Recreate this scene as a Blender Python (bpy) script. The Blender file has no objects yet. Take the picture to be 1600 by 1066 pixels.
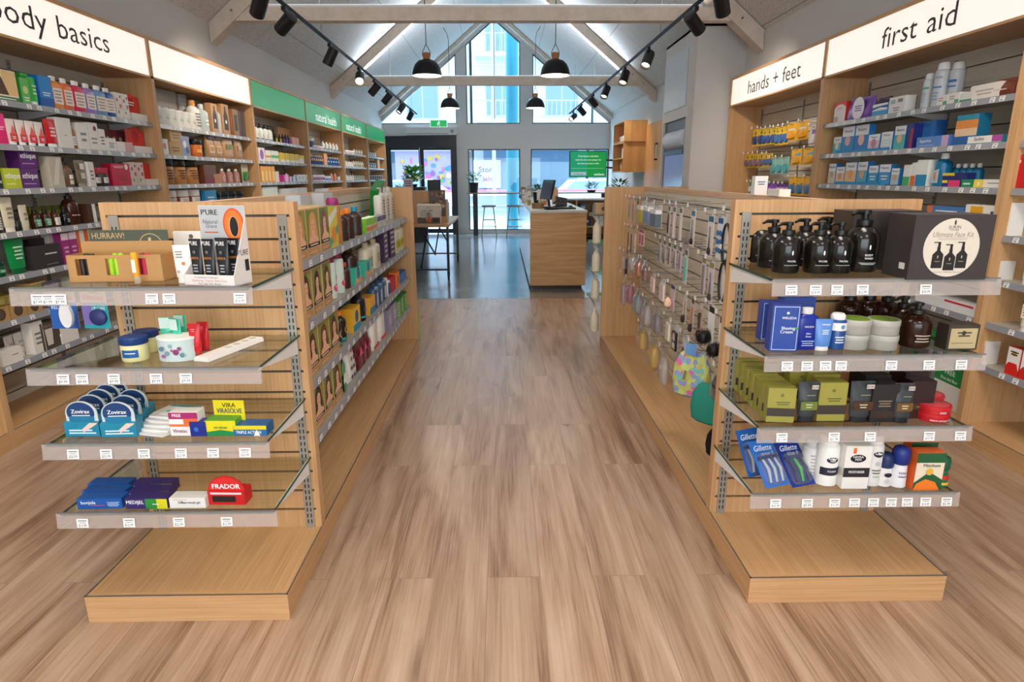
import bpy, math, random
from mathutils import Matrix, Vector
random.seed(7)
S = bpy.context.scene
# ---------------------------------------------------------------- camera
F_PX, PITCH, YAW, ROLL, CAM_H = 981.15, .2563, .0148, .0037, 1.474
cam_data = bpy.data.cameras.new('camera'); cam = bpy.data.objects.new('camera', cam_data)
S.collection.objects.link(cam); S.camera = cam
cam_data.sensor_fit = 'HORIZONTAL'; cam_data.sensor_width = 36; cam_data.lens = F_PX / 1600 * 36
cam_data.clip_start = .05; cam_data.clip_end = 200
_fw = Vector((math.sin(YAW) * math.cos(PITCH), math.cos(YAW) * math.cos(PITCH), -math.sin(PITCH)))
_r0 = Vector((math.cos(YAW), -math.sin(YAW), 0)); _u0 = _r0.cross(_fw)
_r = _r0 * math.cos(ROLL) - _u0 * math.sin(ROLL); _u = _r0 * math.sin(ROLL) + _u0 * math.cos(ROLL)
cam.matrix_world = Matrix(((_r.x, _u.x, -_fw.x, 0), (_r.y, _u.y, -_fw.y, 0), (_r.z, _u.z, -_fw.z, CAM_H), (0, 0, 0, 1)))
# ---------------------------------------------------------------- view, world and daylight
S.view_settings.view_transform = 'Standard'; S.view_settings.look = 'None'
S.view_settings.gamma = 1; S.view_settings.exposure = -0.1
S.view_settings.use_curve_mapping = False
S.cycles.transparent_max_bounces = 24; S.cycles.adaptive_threshold = .02
S.cycles.max_bounces = 7; S.cycles.diffuse_bounces = 4; S.cycles.sample_clamp_indirect = 4
world = bpy.data.worlds.new('overcast_sky'); S.world = world; world.use_nodes = True
wb = world.node_tree.nodes['Background']; wb.inputs[0].default_value = (.70, .85, 1.0, 1); wb.inputs[1].default_value = 3.8

def lamp(name, typ, loc, energy, col, **kw):
    d = bpy.data.lights.new(name, typ); d.energy = energy; d.color = col
    for k, v in kw.items():
        if k != 'aim': setattr(d, k, v)
    o = bpy.data.objects.new(name, d); S.collection.objects.link(o); o.location = loc
    if 'aim' in kw:
        o.rotation_euler = (Vector(kw['aim']) - Vector(loc)).to_track_quat('-Z', 'Y').to_euler()
    return o
# daylight entering through the street windows and the door glass
lamp('street_skylight', 'AREA', (-.1, 21.5, 9.5), 9000, (.62, .81, 1.0), shape='RECTANGLE', size=11, size_y=5, aim=(-.1, 13, 1.5))
# added warm fill: unseen ceiling panels over and behind the camera
FILLPANELS = [(-1.3, 1.9), (1.15, 1.9), (-1.3, -1.0), (1.15, -1.0)]
for _x, _y in FILLPANELS:
    lamp('ceiling_fill_light', 'AREA', (_x, _y, 3.235), 42, (1.0, .90, .80), shape='RECTANGLE', size=.58, size_y=1.18, aim=(_x, _y, 0))

# added frontal fill light in front of a made-up rear window
lamp('rear_fill_light', 'AREA', (-.1, -2.9, 1.55), 125, (1.0, .96, .92), shape='RECTANGLE', size=4.6, size_y=1.9, aim=(-.1, 6, 1.2))
# ---------------------------------------------------------------- materials
def lin(c): return c / 12.92 if c <= .04045 else ((c + .055) / 1.055) ** 2.4
def hexc(h):
    h = h.lstrip('#')
    return tuple(lin(int(h[i:i + 2], 16) / 255) for i in (0, 2, 4)) + (1,)
MATS = {}
def nm(name, rough=.5, metal=0, spec=.5):
    m = bpy.data.materials.new(name); m.use_nodes = True
    b = m.node_tree.nodes['Principled BSDF']
    b.inputs['Roughness'].default_value = rough; b.inputs['Metallic'].default_value = metal
    b.inputs['Specular IOR Level'].default_value = spec
    return m, m.node_tree.nodes, m.node_tree.links, b
def col(h, rough=.45, metal=0, spec=.4):
    k = ('c', h, rough, metal, spec)
    if k not in MATS:
        m, n, l, b = nm('paint_' + h, rough, metal, spec)
        tc = n.new('ShaderNodeTexCoord'); nz = n.new('ShaderNodeTexNoise'); nz.inputs['Scale'].default_value = 60
        mx = n.new('ShaderNodeMix'); mx.data_type = 'RGBA'; mx.blend_type = 'MULTIPLY'; mx.inputs[0].default_value = .08
        mx.inputs[6].default_value = hexc(h)
        l.new(tc.outputs['Object'], nz.inputs['Vector']); l.new(nz.outputs['Fac'], mx.inputs[7]); l.new(mx.outputs[2], b.inputs['Base Color'])
        MATS[k] = m
    return MATS[k]
def emis(h, s):
    k = ('e', h, s)
    if k not in MATS:
        m, n, l, b = nm('glowing_' + h, .4)
        b.inputs['Base Color'].default_value = tuple(q * .25 for q in hexc(h)[:3]) + (1,); b.inputs['Emission Color'].default_value = hexc(h); b.inputs['Emission Strength'].default_value = s
        MATS[k] = m
    return MATS[k]
def glassy(name, tint, fac=.12, rough=.03, dens=0):
    k = ('g', name)
    if k not in MATS:
        m = bpy.data.materials.new(name); m.use_nodes = True; n = m.node_tree.nodes; l = m.node_tree.links
        n.remove(n['Principled BSDF']); out = n['Material Output']
        t = n.new('ShaderNodeBsdfTransparent'); t.inputs[0].default_value = hexc(tint)
        g = n.new('ShaderNodeBsdfGlossy'); g.inputs['Roughness'].default_value = rough
        f = n.new('ShaderNodeLayerWeight'); f.inputs[0].default_value = .5
        pw = n.new('ShaderNodeMath'); pw.operation = 'POWER'; pw.inputs[1].default_value = 5; l.new(f.outputs['Facing'], pw.inputs[0])
        mp = n.new('ShaderNodeMath'); mp.operation = 'MULTIPLY_ADD'; mp.inputs[1].default_value = .7; mp.inputs[2].default_value = fac * .2
        mx = n.new('ShaderNodeMixShader'); l.new(pw.outputs[0], mp.inputs[0]); l.new(mp.outputs[0], mx.inputs[0]); l.new(t.outputs[0], mx.inputs[1]); l.new(g.outputs[0], mx.inputs[2])
        last = mx
        if dens:
            d = n.new('ShaderNodeBsdfDiffuse'); d.inputs[0].default_value = hexc(tint); m2 = n.new('ShaderNodeMixShader'); m2.inputs[0].default_value = dens
            l.new(mx.outputs[0], m2.inputs[1]); l.new(d.outputs[0], m2.inputs[2]); last = m2
        l.new(last.outputs[0], out.inputs[0])
        MATS[k] = m
    return MATS[k]
def ramp(n, pts):
    r = n.new('ShaderNodeValToRGB'); e = r.color_ramp.elements
    e[0].position, e[0].color = pts[0][0], hexc(pts[0][1]); e[1].position, e[1].color = pts[-1][0], hexc(pts[-1][1])
    for p, c in pts[1:-1]:
        x = e.new(p); x.color = hexc(c)
    return r
def wood(name, axis, c0, c1, c2, scale=1., rough=.45, big=.35, dist=.6, s2v=7.):
    # straight-grained laminate: noise stretched along the grain
    k = ('w', name)
    if k in MATS: return MATS[k]
    m, n, l, b = nm(name, rough, 0, .35)
    g = n.new('ShaderNodeNewGeometry'); mp = n.new('ShaderNodeMapping'); sc = [130 * scale] * 3; sc[axis] = 2.2
    mp.inputs['Scale'].default_value = sc; l.new(g.outputs['Position'], mp.inputs[0])
    a = n.new('ShaderNodeTexNoise'); a.inputs['Scale'].default_value = 1; a.inputs['Detail'].default_value = 3; l.new(mp.outputs[0], a.inputs['Vector'])
    mp2 = n.new('ShaderNodeMapping'); s2 = [s2v] * 3; s2[axis] = .9; mp2.inputs['Scale'].default_value = s2; l.new(g.outputs['Position'], mp2.inputs[0])
    a2 = n.new('ShaderNodeTexNoise'); a2.inputs['Scale'].default_value = 1; a2.inputs['Detail'].default_value = 4; a2.inputs['Distortion'].default_value = dist; l.new(mp2.outputs[0], a2.inputs['Vector'])
    mx = n.new('ShaderNodeMix'); mx.data_type = 'FLOAT'; mx.inputs[0].default_value = big; l.new(a.outputs['Fac'], mx.inputs[2]); l.new(a2.outputs['Fac'], mx.inputs[3])
    r = ramp(n, [(.28, c0), (.5, c1), (.72, c2)]); l.new(mx.outputs[0], r.inputs[0]); l.new(r.outputs[0], b.inputs['Base Color'])
    bp = n.new('ShaderNodeBump'); bp.inputs['Strength'].default_value = .08; bp.inputs['Distance'].default_value = .001; l.new(a.outputs['Fac'], bp.inputs['Height']); l.new(bp.outputs[0], b.inputs['Normal'])
    MATS[k] = m; return m
OAK = ('#B08658', '#C1976A', '#CDA67B')
M_OAKX = wood('oak_laminate_across', 0, *OAK); M_OAKY = wood('oak_laminate_along', 1, *OAK); M_OAKZ = wood('oak_laminate_upright', 2, *OAK)
M_PLY = wood('birch_plywood', 0, '#BC8B58', '#CFA06B', '#DFB583', .25, .4, .85, 2.5, 14.)
M_RAILWOOD = wood('pine_edge', 1, '#C09A78', '#D3AE8C', '#DFBF9F')
M_TIMBER = wood('whitewashed_timber', 1, '#C6B8A8', '#D2C5B6', '#DCD0C3', .15, .7, .7)
M_WHITE = col('DEDDDC', .6); M_WALL = col('CFCDCB', .8, 0, .2); M_BLACK = col('161618', .45); M_DARK = col('25272A', .4)
M_STEEL = col('8E8D8A', .35, .8); M_RAIL = col('8D8F96', .3, 0, .6); M_TAG = col('F2F2F0', .5); M_INK = col('1D1D20', .6)
M_GLASS = glassy('shelf_glass', '#F7FBF8', .2, .04); M_GEDGE = glassy('glass_green_edge', '#5F7A70', .3, .1, .45)
M_ACRYL = glassy('clear_acrylic_rail', '#EBE4E0', .5, .1, .25); M_WIN = glassy('window_glass', '#EEF7FA', .1, .0)
M_SHELFW = glassy('frosted_shelf_glass', '#DCD9CE', .3, .12, .42)
M_BACKW = wood('grey_slatwall_laminate', 1, '#C2BBAE', '#CFC8BB', '#D9D3C7', .4, .5, .3)
M_CREAM = wood('cream_slatwall_laminate', 1, '#D2C8B4', '#DDD4C1', '#E5DDCC', .3, .5, .3)

def floor_mat():
    m, n, l, b = nm('oak_vinyl_planks', .3, 0, .4)
    g = n.new('ShaderNodeNewGeometry'); mp = n.new('ShaderNodeMapping'); mp.inputs['Rotation'].default_value = (0, 0, math.pi / 2)
    mp.inputs['Location'].default_value = (0, .065, 0)
    l.new(g.outputs['Position'], mp.inputs[0])
    br = n.new('ShaderNodeTexBrick'); br.offset = .37; br.offset_frequency = 2; br.inputs['Scale'].default_value = 1
    br.inputs['Brick Width'].default_value = 1.52; br.inputs['Row Height'].default_value = .2; br.inputs['Mortar Size'].default_value = .0012
    br.inputs['Color1'].default_value = (0, 0, 0, 1); br.inputs['Color2'].default_value = (1, 1, 1, 1); br.inputs['Mortar'].default_value = (.5, .5, .5, 1); br.inputs['Bias'].default_value = 0
    l.new(mp.outputs[0], br.inputs['Vector'])
    # each plank shifts the grain
    cx = n.new('ShaderNodeVectorMath'); cx.operation = 'SCALE'; cx.inputs['Scale'].default_value = 13.7; l.new(br.outputs['Color'], cx.inputs[0])
    ad = n.new('ShaderNodeVectorMath'); ad.operation = 'ADD'; l.new(g.outputs['Position'], ad.inputs[0]); l.new(cx.outputs[0], ad.inputs[1])
    def noi(sx, sy, det, dist):
        q = n.new('ShaderNodeMapping'); q.inputs['Scale'].default_value = (sx, sy, 1); l.new(ad.outputs[0], q.inputs[0])
        t = n.new('ShaderNodeTexNoise'); t.inputs['Scale'].default_value = 1; t.inputs['Detail'].default_value = det; t.inputs['Distortion'].default_value = dist; l.new(q.outputs[0], t.inputs['Vector']); return t
    big = noi(7.5, .7, 6, 1.6); fine = noi(150, 3.2, 4, .3); blot = noi(1.4, .5, 3, .5)
    mx = n.new('ShaderNodeMix'); mx.data_type = 'FLOAT'; mx.inputs[0].default_value = .34; l.new(big.outputs['Fac'], mx.inputs[2]); l.new(fine.outputs['Fac'], mx.inputs[3])
    r = ramp(n, [(.29, '#5F4737'), (.38, '#84664F'), (.46, '#9C7E66'), (.56, '#AC9079'), (.72, '#BAA18B')]); l.new(mx.outputs[0], r.inputs[0])
    # knots
    kq = n.new('ShaderNodeMapping'); kq.inputs['Scale'].default_value = (3.6, .95, 1); l.new(ad.outputs[0], kq.inputs[0])
    vo = n.new('ShaderNodeTexVoronoi'); vo.inputs['Scale'].default_value = 1.; l.new(kq.outputs[0], vo.inputs['Vector'])
    kr = n.new('ShaderNodeValToRGB'); kr.color_ramp.elements[0].position = .015; kr.color_ramp.elements[0].color = (.22, .15, .11, 1); kr.color_ramp.elements[1].position = .16; kr.color_ramp.elements[1].color = (1, 1, 1, 1)
    l.new(vo.outputs['Distance'], kr.inputs[0])
    m1 = n.new('ShaderNodeMix'); m1.data_type = 'RGBA'; m1.blend_type = 'MULTIPLY'; m1.inputs[0].default_value = .85; l.new(r.outputs[0], m1.inputs[6]); l.new(kr.outputs[0], m1.inputs[7])
    pr = n.new('ShaderNodeMapRange'); pr.inputs[3].default_value = .93; pr.inputs[4].default_value = 1.05; l.new(br.outputs['Color'], pr.inputs[0])
    m2 = n.new('ShaderNodeMix'); m2.data_type = 'RGBA'; m2.blend_type = 'MULTIPLY'; m2.inputs[0].default_value = 1; l.new(m1.outputs[2], m2.inputs[6])
    cb = n.new('ShaderNodeCombineXYZ'); [l.new(pr.outputs[0], cb.inputs[i]) for i in range(3)]; l.new(cb.outputs[0], m2.inputs[7])
    m3 = n.new('ShaderNodeMix'); m3.data_type = 'RGBA'; m3.inputs[7].default_value = hexc('#84695A'); l.new(br.outputs['Fac'], m3.inputs[0]); l.new(m2.outputs[2], m3.inputs[6])
    l.new(m3.outputs[2], b.inputs['Base Color'])
    rr = n.new('ShaderNodeMapRange'); rr.inputs[3].default_value = .2; rr.inputs[4].default_value = .42; l.new(blot.outputs['Fac'], rr.inputs[0]); l.new(rr.outputs[0], b.inputs['Roughness'])
    bp = n.new('ShaderNodeBump'); bp.inputs['Strength'].default_value = .12; bp.inputs['Distance'].default_value = .002; l.new(fine.outputs['Fac'], bp.inputs['Height']); l.new(bp.outputs[0], b.inputs['Normal'])
    return m
def concrete_mat():
    m, n, l, b = nm('polished_concrete', .16, 0, .6)
    g = n.new('ShaderNodeNewGeometry'); a = n.new('ShaderNodeTexNoise'); a.inputs['Scale'].default_value = 55; a.inputs['Detail'].default_value = 3; l.new(g.outputs['Position'], a.inputs['Vector'])
    c = n.new('ShaderNodeTexNoise'); c.inputs['Scale'].default_value = 1.6; c.inputs['Detail'].default_value = 4; l.new(g.outputs['Position'], c.inputs['Vector'])
    mx = n.new('ShaderNodeMix'); mx.data_type = 'FLOAT'; mx.inputs[0].default_value = .4; l.new(a.outputs['Fac'], mx.inputs[2]); l.new(c.outputs['Fac'], mx.inputs[3])
    r = ramp(n, [(.38, '#545454'), (.5, '#6F6E6C'), (.62, '#8A8884')]); l.new(mx.outputs[0], r.inputs[0]); l.new(r.outputs[0], b.inputs['Base Color']); return m
def ceiling_mat():
    m, n, l, b = nm('flecked_ceiling_panels', .8, 0, .2)
    g = n.new('ShaderNodeNewGeometry'); mp = n.new('ShaderNodeMapping'); mp.inputs['Rotation'].default_value = (0, 0, math.pi / 2); l.new(g.outputs['Position'], mp.inputs[0])
    br = n.new('ShaderNodeTexBrick'); br.offset = 0.5; br.inputs['Scale'].default_value = 1; br.inputs['Brick Width'].default_value = 2.4; br.inputs['Row Height'].default_value = .92; br.inputs['Mortar Size'].default_value = .005
    br.inputs['Color1'].default_value = (1, 1, 1, 1); br.inputs['Color2'].default_value = (1, 1, 1, 1); br.inputs['Mortar'].default_value = (.55, .55, .56, 1); l.new(mp.outputs[0], br.inputs['Vector'])
    a = n.new('ShaderNodeTexNoise'); a.inputs['Scale'].default_value = 48; a.inputs['Detail'].default_value = 2; l.new(g.outputs['Position'], a.inputs['Vector'])
    r = ramp(n, [(.36, '#C6C3BF'), (.5, '#D3D1CE'), (.64, '#DDDBD8')]); l.new(a.outputs['Fac'], r.inputs[0])
    mx = n.new('ShaderNodeMix'); mx.data_type = 'RGBA'; mx.blend_type = 'MULTIPLY'; mx.inputs[0].default_value = 1; l.new(r.outputs[0], mx.inputs[6]); l.new(br.outputs['Color'], mx.inputs[7]); l.new(mx.outputs[2], b.inputs['Base Color']); return m
M_FLOOR = floor_mat(); M_CONC = concrete_mat(); M_CEIL = ceiling_mat()
def mat(x, rough=.42):
    return x if not isinstance(x, str) else col(x.lstrip('#'), rough)

# ---------------------------------------------------------------- mesh builder
FONT = None
TXT = {}
def text_polys(s):
    if s in TXT: return TXT[s]
    c = bpy.data.curves.new('t', 'FONT'); c.body = s; c.size = 1; c.resolution_u = 2; c.fill_mode = 'FRONT'
    o = bpy.data.objects.new('t', c); S.collection.objects.link(o); bpy.context.view_layer.update()
    me = bpy.data.meshes.new_from_object(o.evaluated_get(bpy.context.evaluated_depsgraph_get()))
    v = [(q.co.x, q.co.y) for q in me.vertices]; f = [tuple(p.vertices) for p in me.polygons]
    bpy.data.objects.remove(o); bpy.data.curves.remove(c); bpy.data.meshes.remove(me)
    x0 = min(a for a, b in v); x1 = max(a for a, b in v)
    TXT[s] = ([(a - (x0 + x1) / 2, b - .26) for a, b in v], f, x1 - x0); return TXT[s]
class MB:
    def __init__(s): s.v = []; s.f = []; s.m = []; s.sm = []; s.mats = []
    def mi(s, m):
        m = mat(m)
        if m not in s.mats: s.mats.append(m)
        return s.mats.index(m)
    def add(s, vs, fs, m, smooth=False):
        b = len(s.v); s.v += [tuple(q) for q in vs]; i = s.mi(m)
        for f in fs: s.f.append(tuple(b + k for k in f)); s.m.append(i); s.sm.append(smooth)
        return s
    def box(s, x0, x1, y0, y1, z0, z1, m):
        return s.add([(x, y, z) for z in (z0, z1) for y in (y0, y1) for x in (x0, x1)], [(0, 2, 3, 1), (4, 5, 7, 6), (0, 1, 5, 4), (2, 6, 7, 3), (0, 4, 6, 2), (1, 3, 7, 5)], m)
    def lathe(s, pr, m, seg=20, cx=0, cy=0, sx=1, sy=1, caps=True, z0=0):
        vs = []; fs = []; n = len(pr)
        for r, z in pr:
            for k in range(seg):
                a = 2 * math.pi * k / seg; vs.append((cx + r * sx * math.cos(a), cy + r * sy * math.sin(a), z0 + z))
        for i in range(n - 1):
            for k in range(seg):
                k2 = (k + 1) % seg; fs.append((i * seg + k, i * seg + k2, (i + 1) * seg + k2, (i + 1) * seg + k))
        s.add(vs, fs, m, True)
        if caps:
            b = len(s.v) - len(vs); mi = s.mi(m)
            s.f.append(tuple(b + k for k in reversed(range(seg)))); s.m.append(mi); s.sm.append(False)
            s.f.append(tuple(b + (n - 1) * seg + k for k in range(seg))); s.m.append(mi); s.sm.append(False)
        return s
    def tube(s, pts, r, m, seg=8, closed=False):
        pts = [Vector(p) for p in pts]; vs = []; fs = []; n = len(pts); up = None
        for i, p in enumerate(pts):
            t = (pts[min(i + 1, n - 1)] - pts[max(i - 1, 0)])
            if t.length < 1e-9: t = Vector((0, 0, 1))
            t.normalize(); ref = Vector((0, 0, 1)) if abs(t.z) < .9 else Vector((1, 0, 0))
            if up is None: up = t.cross(ref).normalized()
            up = (up - t * up.dot(t)).normalized(); w = t.cross(up); rr = r[i] if isinstance(r, (list, tuple)) else r
            for k in range(seg):
                a = 2 * math.pi * k / seg; vs.append(p + up * (math.cos(a) * rr) + w * (math.sin(a) * rr))
        for i in range(n - 1):
            for k in range(seg):
                k2 = (k + 1) % seg; fs.append((i * seg + k, i * seg + k2, (i + 1) * seg + k2, (i + 1) * seg + k))
        fs += [tuple(reversed(range(seg))), tuple((n - 1) * seg + k for k in range(seg))]
        return s.add(vs, fs, m, True)
    def rings(s, rg, m, smooth=True, caps=True):
        n = len(rg[0]); vs = [q for r in rg for q in r]; fs = []
        for i in range(len(rg) - 1):
            for k in range(n):
                k2 = (k + 1) % n; fs.append((i * n + k, i * n + k2, (i + 1) * n + k2, (i + 1) * n + k))
        s.add(vs, fs, m, smooth)
        if caps:
            b = len(s.v) - len(vs); mi = s.mi(m)
            s.f.append(tuple(b + k for k in reversed(range(n)))); s.f.append(tuple(b + len(vs) - n + k for k in range(n)))
            s.m += [mi, mi]; s.sm += [False, False]
        return s
    def prism(s, o, a0, a1, m, axis='y'):
        # outline o in the plane across the axis, extruded a0..a1
        def P(u, w, a): return (u, a, w) if axis == 'y' else ((a, u, w) if axis == 'x' else (u, w, a))
        n = len(o); vs = [P(u, w, a0) for u, w in o] + [P(u, w, a1) for u, w in o]
        fs = [tuple(range(n)), tuple(reversed(range(n, 2 * n)))] + [(k, k + n, (k + 1) % n + n, (k + 1) % n) for k in range(n)]
        return s.add(vs, fs, m)
    def rect(s, x0, x1, z0, z1, y, m, wrap=0, cy=0):
        if wrap:
            n = 8; xs = [x0 + (x1 - x0) * k / n for k in range(n + 1)]
            vs = [(x, cy - math.sqrt(max(wrap * wrap - x * x, 0)) - .0006, z) for z in (z0, z1) for x in xs]
            return s.add(vs, [(k, k + 1, k + n + 2, k + n + 1) for k in range(n)], m, True)
        return s.add([(x0, y, z0), (x1, y, z0), (x1, y, z1), (x0, y, z1)], [(0, 1, 2, 3)], m)
    def poly(s, pts, y, m): return s.add([(x, y, z) for x, z in pts], [tuple(range(len(pts)))], m)
    def ell(s, cx, cz, rx, rz, y, m, n=20, wrap=0, cy=0):
        p = [(cx + rx * math.cos(2 * math.pi * k / n), cz + rz * math.sin(2 * math.pi * k / n)) for k in range(n)]
        if wrap: return s.add([(x, cy - math.sqrt(max(wrap * wrap - x * x, 0)) - .0012, z) for x, z in p], [tuple(range(n))], m)
        return s.poly(p, y, m)
    def text(s, t, cx, cz, h, y, m, maxw=None, wrap=0, cy=0, fn=None, shear=0, bold=0):
        v, f, w = text_polys(t); k = h * 1.35; kx = k
        if maxw and w * k > maxw: kx = maxw / w
        q = [(cx + (a + shear * b) * kx, cz + b * k) for a, b in v]
        if fn: vs = [fn(a, b) for a, b in q]
        elif wrap: vs = [(a, cy - math.sqrt(max(wrap * wrap - a * a, 0)) - .0016, b) for a, b in q]
        else: vs = [(a, y, b) for a, b in q]
        s.add(vs, f, m)
        if bold:
            d = bold * h
            s.add([(p[0] + d, p[1] - .00003, p[2]) for p in vs], f, m)
        return s
    def xf(s, M):
        s.v = [tuple(M @ Vector(q)) for q in s.v]; return s
    def build(s, name, parent=None, sharp=True, me_only=False):
        me = bpy.data.meshes.new(name); me.from_pydata(s.v, [], s.f)
        for m in s.mats: me.materials.append(m)
        me.polygons.foreach_set('material_index', s.m); me.polygons.foreach_set('use_smooth', s.sm); me.update()
        if sharp and any(s.sm): me.set_sharp_from_angle(angle=math.radians(42))
        if me_only: return me
        return link(name, me, parent)
def link(name, me, parent=None):
    o = bpy.data.objects.new(name, me); S.collection.objects.link(o)
    if parent is not None: o.parent = parent
    return o
def thing(name, label, cat, loc=(0, 0, 0), rz=0, group=None):
    o = bpy.data.objects.new(name, None); S.collection.objects.link(o); o.location = loc; o.rotation_euler = (0, 0, rz); o.empty_display_size = .05
    o['label'] = label; o['category'] = cat
    if group: o['group'] = group
    return o
def tag(o, label, cat, group=None):
    o['label'] = label; o['category'] = cat
    if group: o['group'] = group
    return o
def struct(name, mb):
    o = mb.build(name); o['kind'] = 'structure'; return o
def dup(root, loc, rz=None, label=None, group=None):
    r = root.copy(); S.collection.objects.link(r); r.location = loc
    if rz is not None: r.rotation_euler = (0, 0, rz)
    if label: r['label'] = label
    if group: r['group'] = group
    for ch in list(root.children):
        c = ch.copy(); S.collection.objects.link(c); c.parent = r
        for g in list(ch.children):
            d = g.copy(); S.collection.objects.link(d); d.parent = c
    return r
# ================================================================ the room
PI = math.pi; H90 = PI / 2
YB = 16.95                                   # inner face of the street front
RX, RZ, RS = -.17, 5.42, .825                # ridge line and roof slope
def roof(x): return RZ - RS * abs(x - RX)
struct('floor', MB().box(-3.6, 3.3, -3.2, 7.72, -.1, 0, M_FLOOR))
struct('floor', MB().box(-3.6, 3.3, 7.72, 17.25, -.1, 0, M_CONC).box(-3.3, 3.05, 7.715, 7.735, 0, .002, M_STEEL))
mb = MB().box(-3.5, -3.25, -3.2, 17.1, 0, 3.1, M_WALL).box(-3.25, -3.05, -3.2, YB, 2.56, 3.1, M_WALL).box(-3.25, -3.05, 15.72, YB, 0, 2.56, M_WALL)
struct('wall_left', mb)
mb = MB().box(3.05, 3.3, -3.2, 17.1, 0, 3.1, M_WALL).box(2.8, 3.05, -3.2, 7.72, 2.56, 3.1, M_WALL).box(2.8, 3.05, 9.15, YB, 0, 3.05, M_WALL)
struct('wall_right', mb)
# boxed-out service column on the right, with the hatch opening left free
mb = MB(); bx0, by0, by1 = 2.235, 7.72, 9.15
mb.box(bx0, 3.05, by0, by0 + .06, 0, 3.14, M_WALL).box(bx0, 3.05, by1 - .06, by1, 0, 3.14, M_WALL)
mb.box(bx0, bx0 + .06, by0 + .06, by1 - .06, 0, 1.0, M_WALL).box(bx0, bx0 + .06, by0 + .06, by1 - .06, 2.17, 3.14, M_WALL)
mb.box(bx0, bx0 + .06, by0 + .06, 8.02, 1.0, 2.17, M_WALL).box(bx0, 3.05, by0, by1, 3.11, 3.14, M_WALL)
mb.box(bx0 + .2, bx0 + .24, 8.02, by1 - .06, 1.0, 2.17, M_DARK)
struct('wall_column', mb)
mb = MB().box(-3.5, 3.3, -3.2, -3.0, 0, .55, M_WALL).box(-3.5, 3.3, -3.2, -3.0, 2.55, 3.1, M_WALL).box(-3.5, -2.45, -3.2, -3.0, .55, 2.55, M_WALL).box(2.25, 3.3, -3.2, -3.0, .55, 2.55, M_WALL).prism([(-3.05, 3.0), (2.8, 3.0), (RX, RZ)], -3.2, -3.0, M_WALL)
struct('wall_rear', mb)
for s in (-1, 1):
    xe = -3.5 if s < 0 else 3.3
    struct('ceiling', MB().prism([(RX, RZ), (xe, roof(xe)), (xe, roof(xe) + .12), (RX, RZ + .12)], -3.2, 17.1, M_CEIL))
# street front wall: piers, bands and the raking strips round the gable glass
W = M_WALL; y0, y1 = YB, YB + .14
WL = lambda x: 5.24 - RS * abs(x - RX)       # raking top line of the gable windows
mb = MB()
mb.box(-3.25, -2.97, y0, y1, 0, 2.78, W).box(-1.16, -.87, y0, y1, 0, 2.16, W).box(.48, .755, y0, y1, 0, 2.16, W).box(2.78, 3.05, y0, y1, 0, 2.16, W)
mb.box(-.87, .48, y0, y1, 0, .09, W).box(.755, 2.78, y0, y1, 0, .09, W)
mb.box(-2.97, -1.16, y0, y1, 2.49, 2.78, W).box(-1.16, 3.05, y0, y1, 2.16, 2.78, W)
mb.prism([(-1.136, 2.78), (-.885, 2.78), (-.885, WL(-.885)), (-1.136, WL(-1.136))], y0, y1, W)
mb.prism([(.478, 2.78), (.79, 2.78), (.79, WL(.79)), (.478, WL(.478))], y0, y1, W)
mb.prism([(-3.25, 2.78), (-3.12, 2.78), (RX, 5.24), (RX, RZ + .1), (-3.25, roof(-3.25) + .1)], y0, y1, W)
mb.prism([(3.05, 2.78), (2.81, 2.78), (RX, 5.24), (RX, RZ + .1), (3.05, roof(3.05) + .1)], y0, y1, W)
struct('wall_street', mb)
def window(i, outline, fr=.035):
    o = bpy.data.objects.new('window_%d' % i, None); S.collection.objects.link(o); o['kind'] = 'structure'
    cx = sum(p[0] for p in outline) / len(outline); cz = sum(p[1] for p in outline) / len(outline)
    mb = MB(); n = len(outline); inn = []
    A = [Vector((p[0], p[1])) for p in outline]; area = sum(A[k].x * A[(k + 1) % n].y - A[(k + 1) % n].x * A[k].y for k in range(n))
    sg = 1 if area > 0 else -1
    for k in range(n):
        e0 = (A[k] - A[k - 1]).normalized(); e1 = (A[(k + 1) % n] - A[k]).normalized()
        n0 = Vector((-e0.y, e0.x)) * sg; n1 = Vector((-e1.y, e1.x)) * sg; b = (n0 + n1); b = b / b.dot(n0) if b.dot(n0) > .05 else n0
        inn.append(A[k] + b * fr)
    for k in range(n):
        k2 = (k + 1) % n; mb.prism([tuple(A[k]), tuple(A[k2]), tuple(inn[k2]), tuple(inn[k])], YB + .02, YB + .09, M_DARK)
    mb.build('window_frame', o)
    mb = MB(); mb.prism([tuple(p) for p in inn], YB + .05, YB + .056, M_WIN); mb.build('window_pane', o)
    return o
window(1, [(-.885, 2.78), (.478, 2.78), (.478, WL(.478)), (RX, 5.24), (-.885, WL(-.885))], .022)
window(2, [(-3.12, 2.78), (-1.136, 2.78), (-1.136, WL(-1.136)), (-3.12, WL(-3.12) + .02)], .022)
window(3, [(.79, 2.78), (2.81, 2.78), (2.81, WL(2.81) + .02), (.79, WL(.79))], .022)
window(4, [(-.87, .09), (.48, .09), (.48, 2.16), (-.87, 2.16)], .025)
window(5, [(.755, .09), (2.78, .09), (2.78, 2.16), (.755, 2.16)], .025)
o = bpy.data.objects.new('window_6', None); S.collection.objects.link(o); o['kind'] = 'structure'  # unseen rear window, added to go with the fill light
MB().box(-2.45, 2.25, -3.12, -3.06, .55, .6, M_DARK).box(-2.45, 2.25, -3.12, -3.06, 2.5, 2.55, M_DARK).box(-2.45, -2.4, -3.12, -3.06, .6, 2.5, M_DARK).box(2.2, 2.25, -3.12, -3.06, .6, 2.5, M_DARK).box(-.12, -.08, -3.12, -3.06, .6, 2.5, M_DARK).build('window_frame', o); MB().box(-2.4, 2.2, -3.095, -3.089, .6, 2.5, M_WIN).build('window_pane', o)
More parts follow.
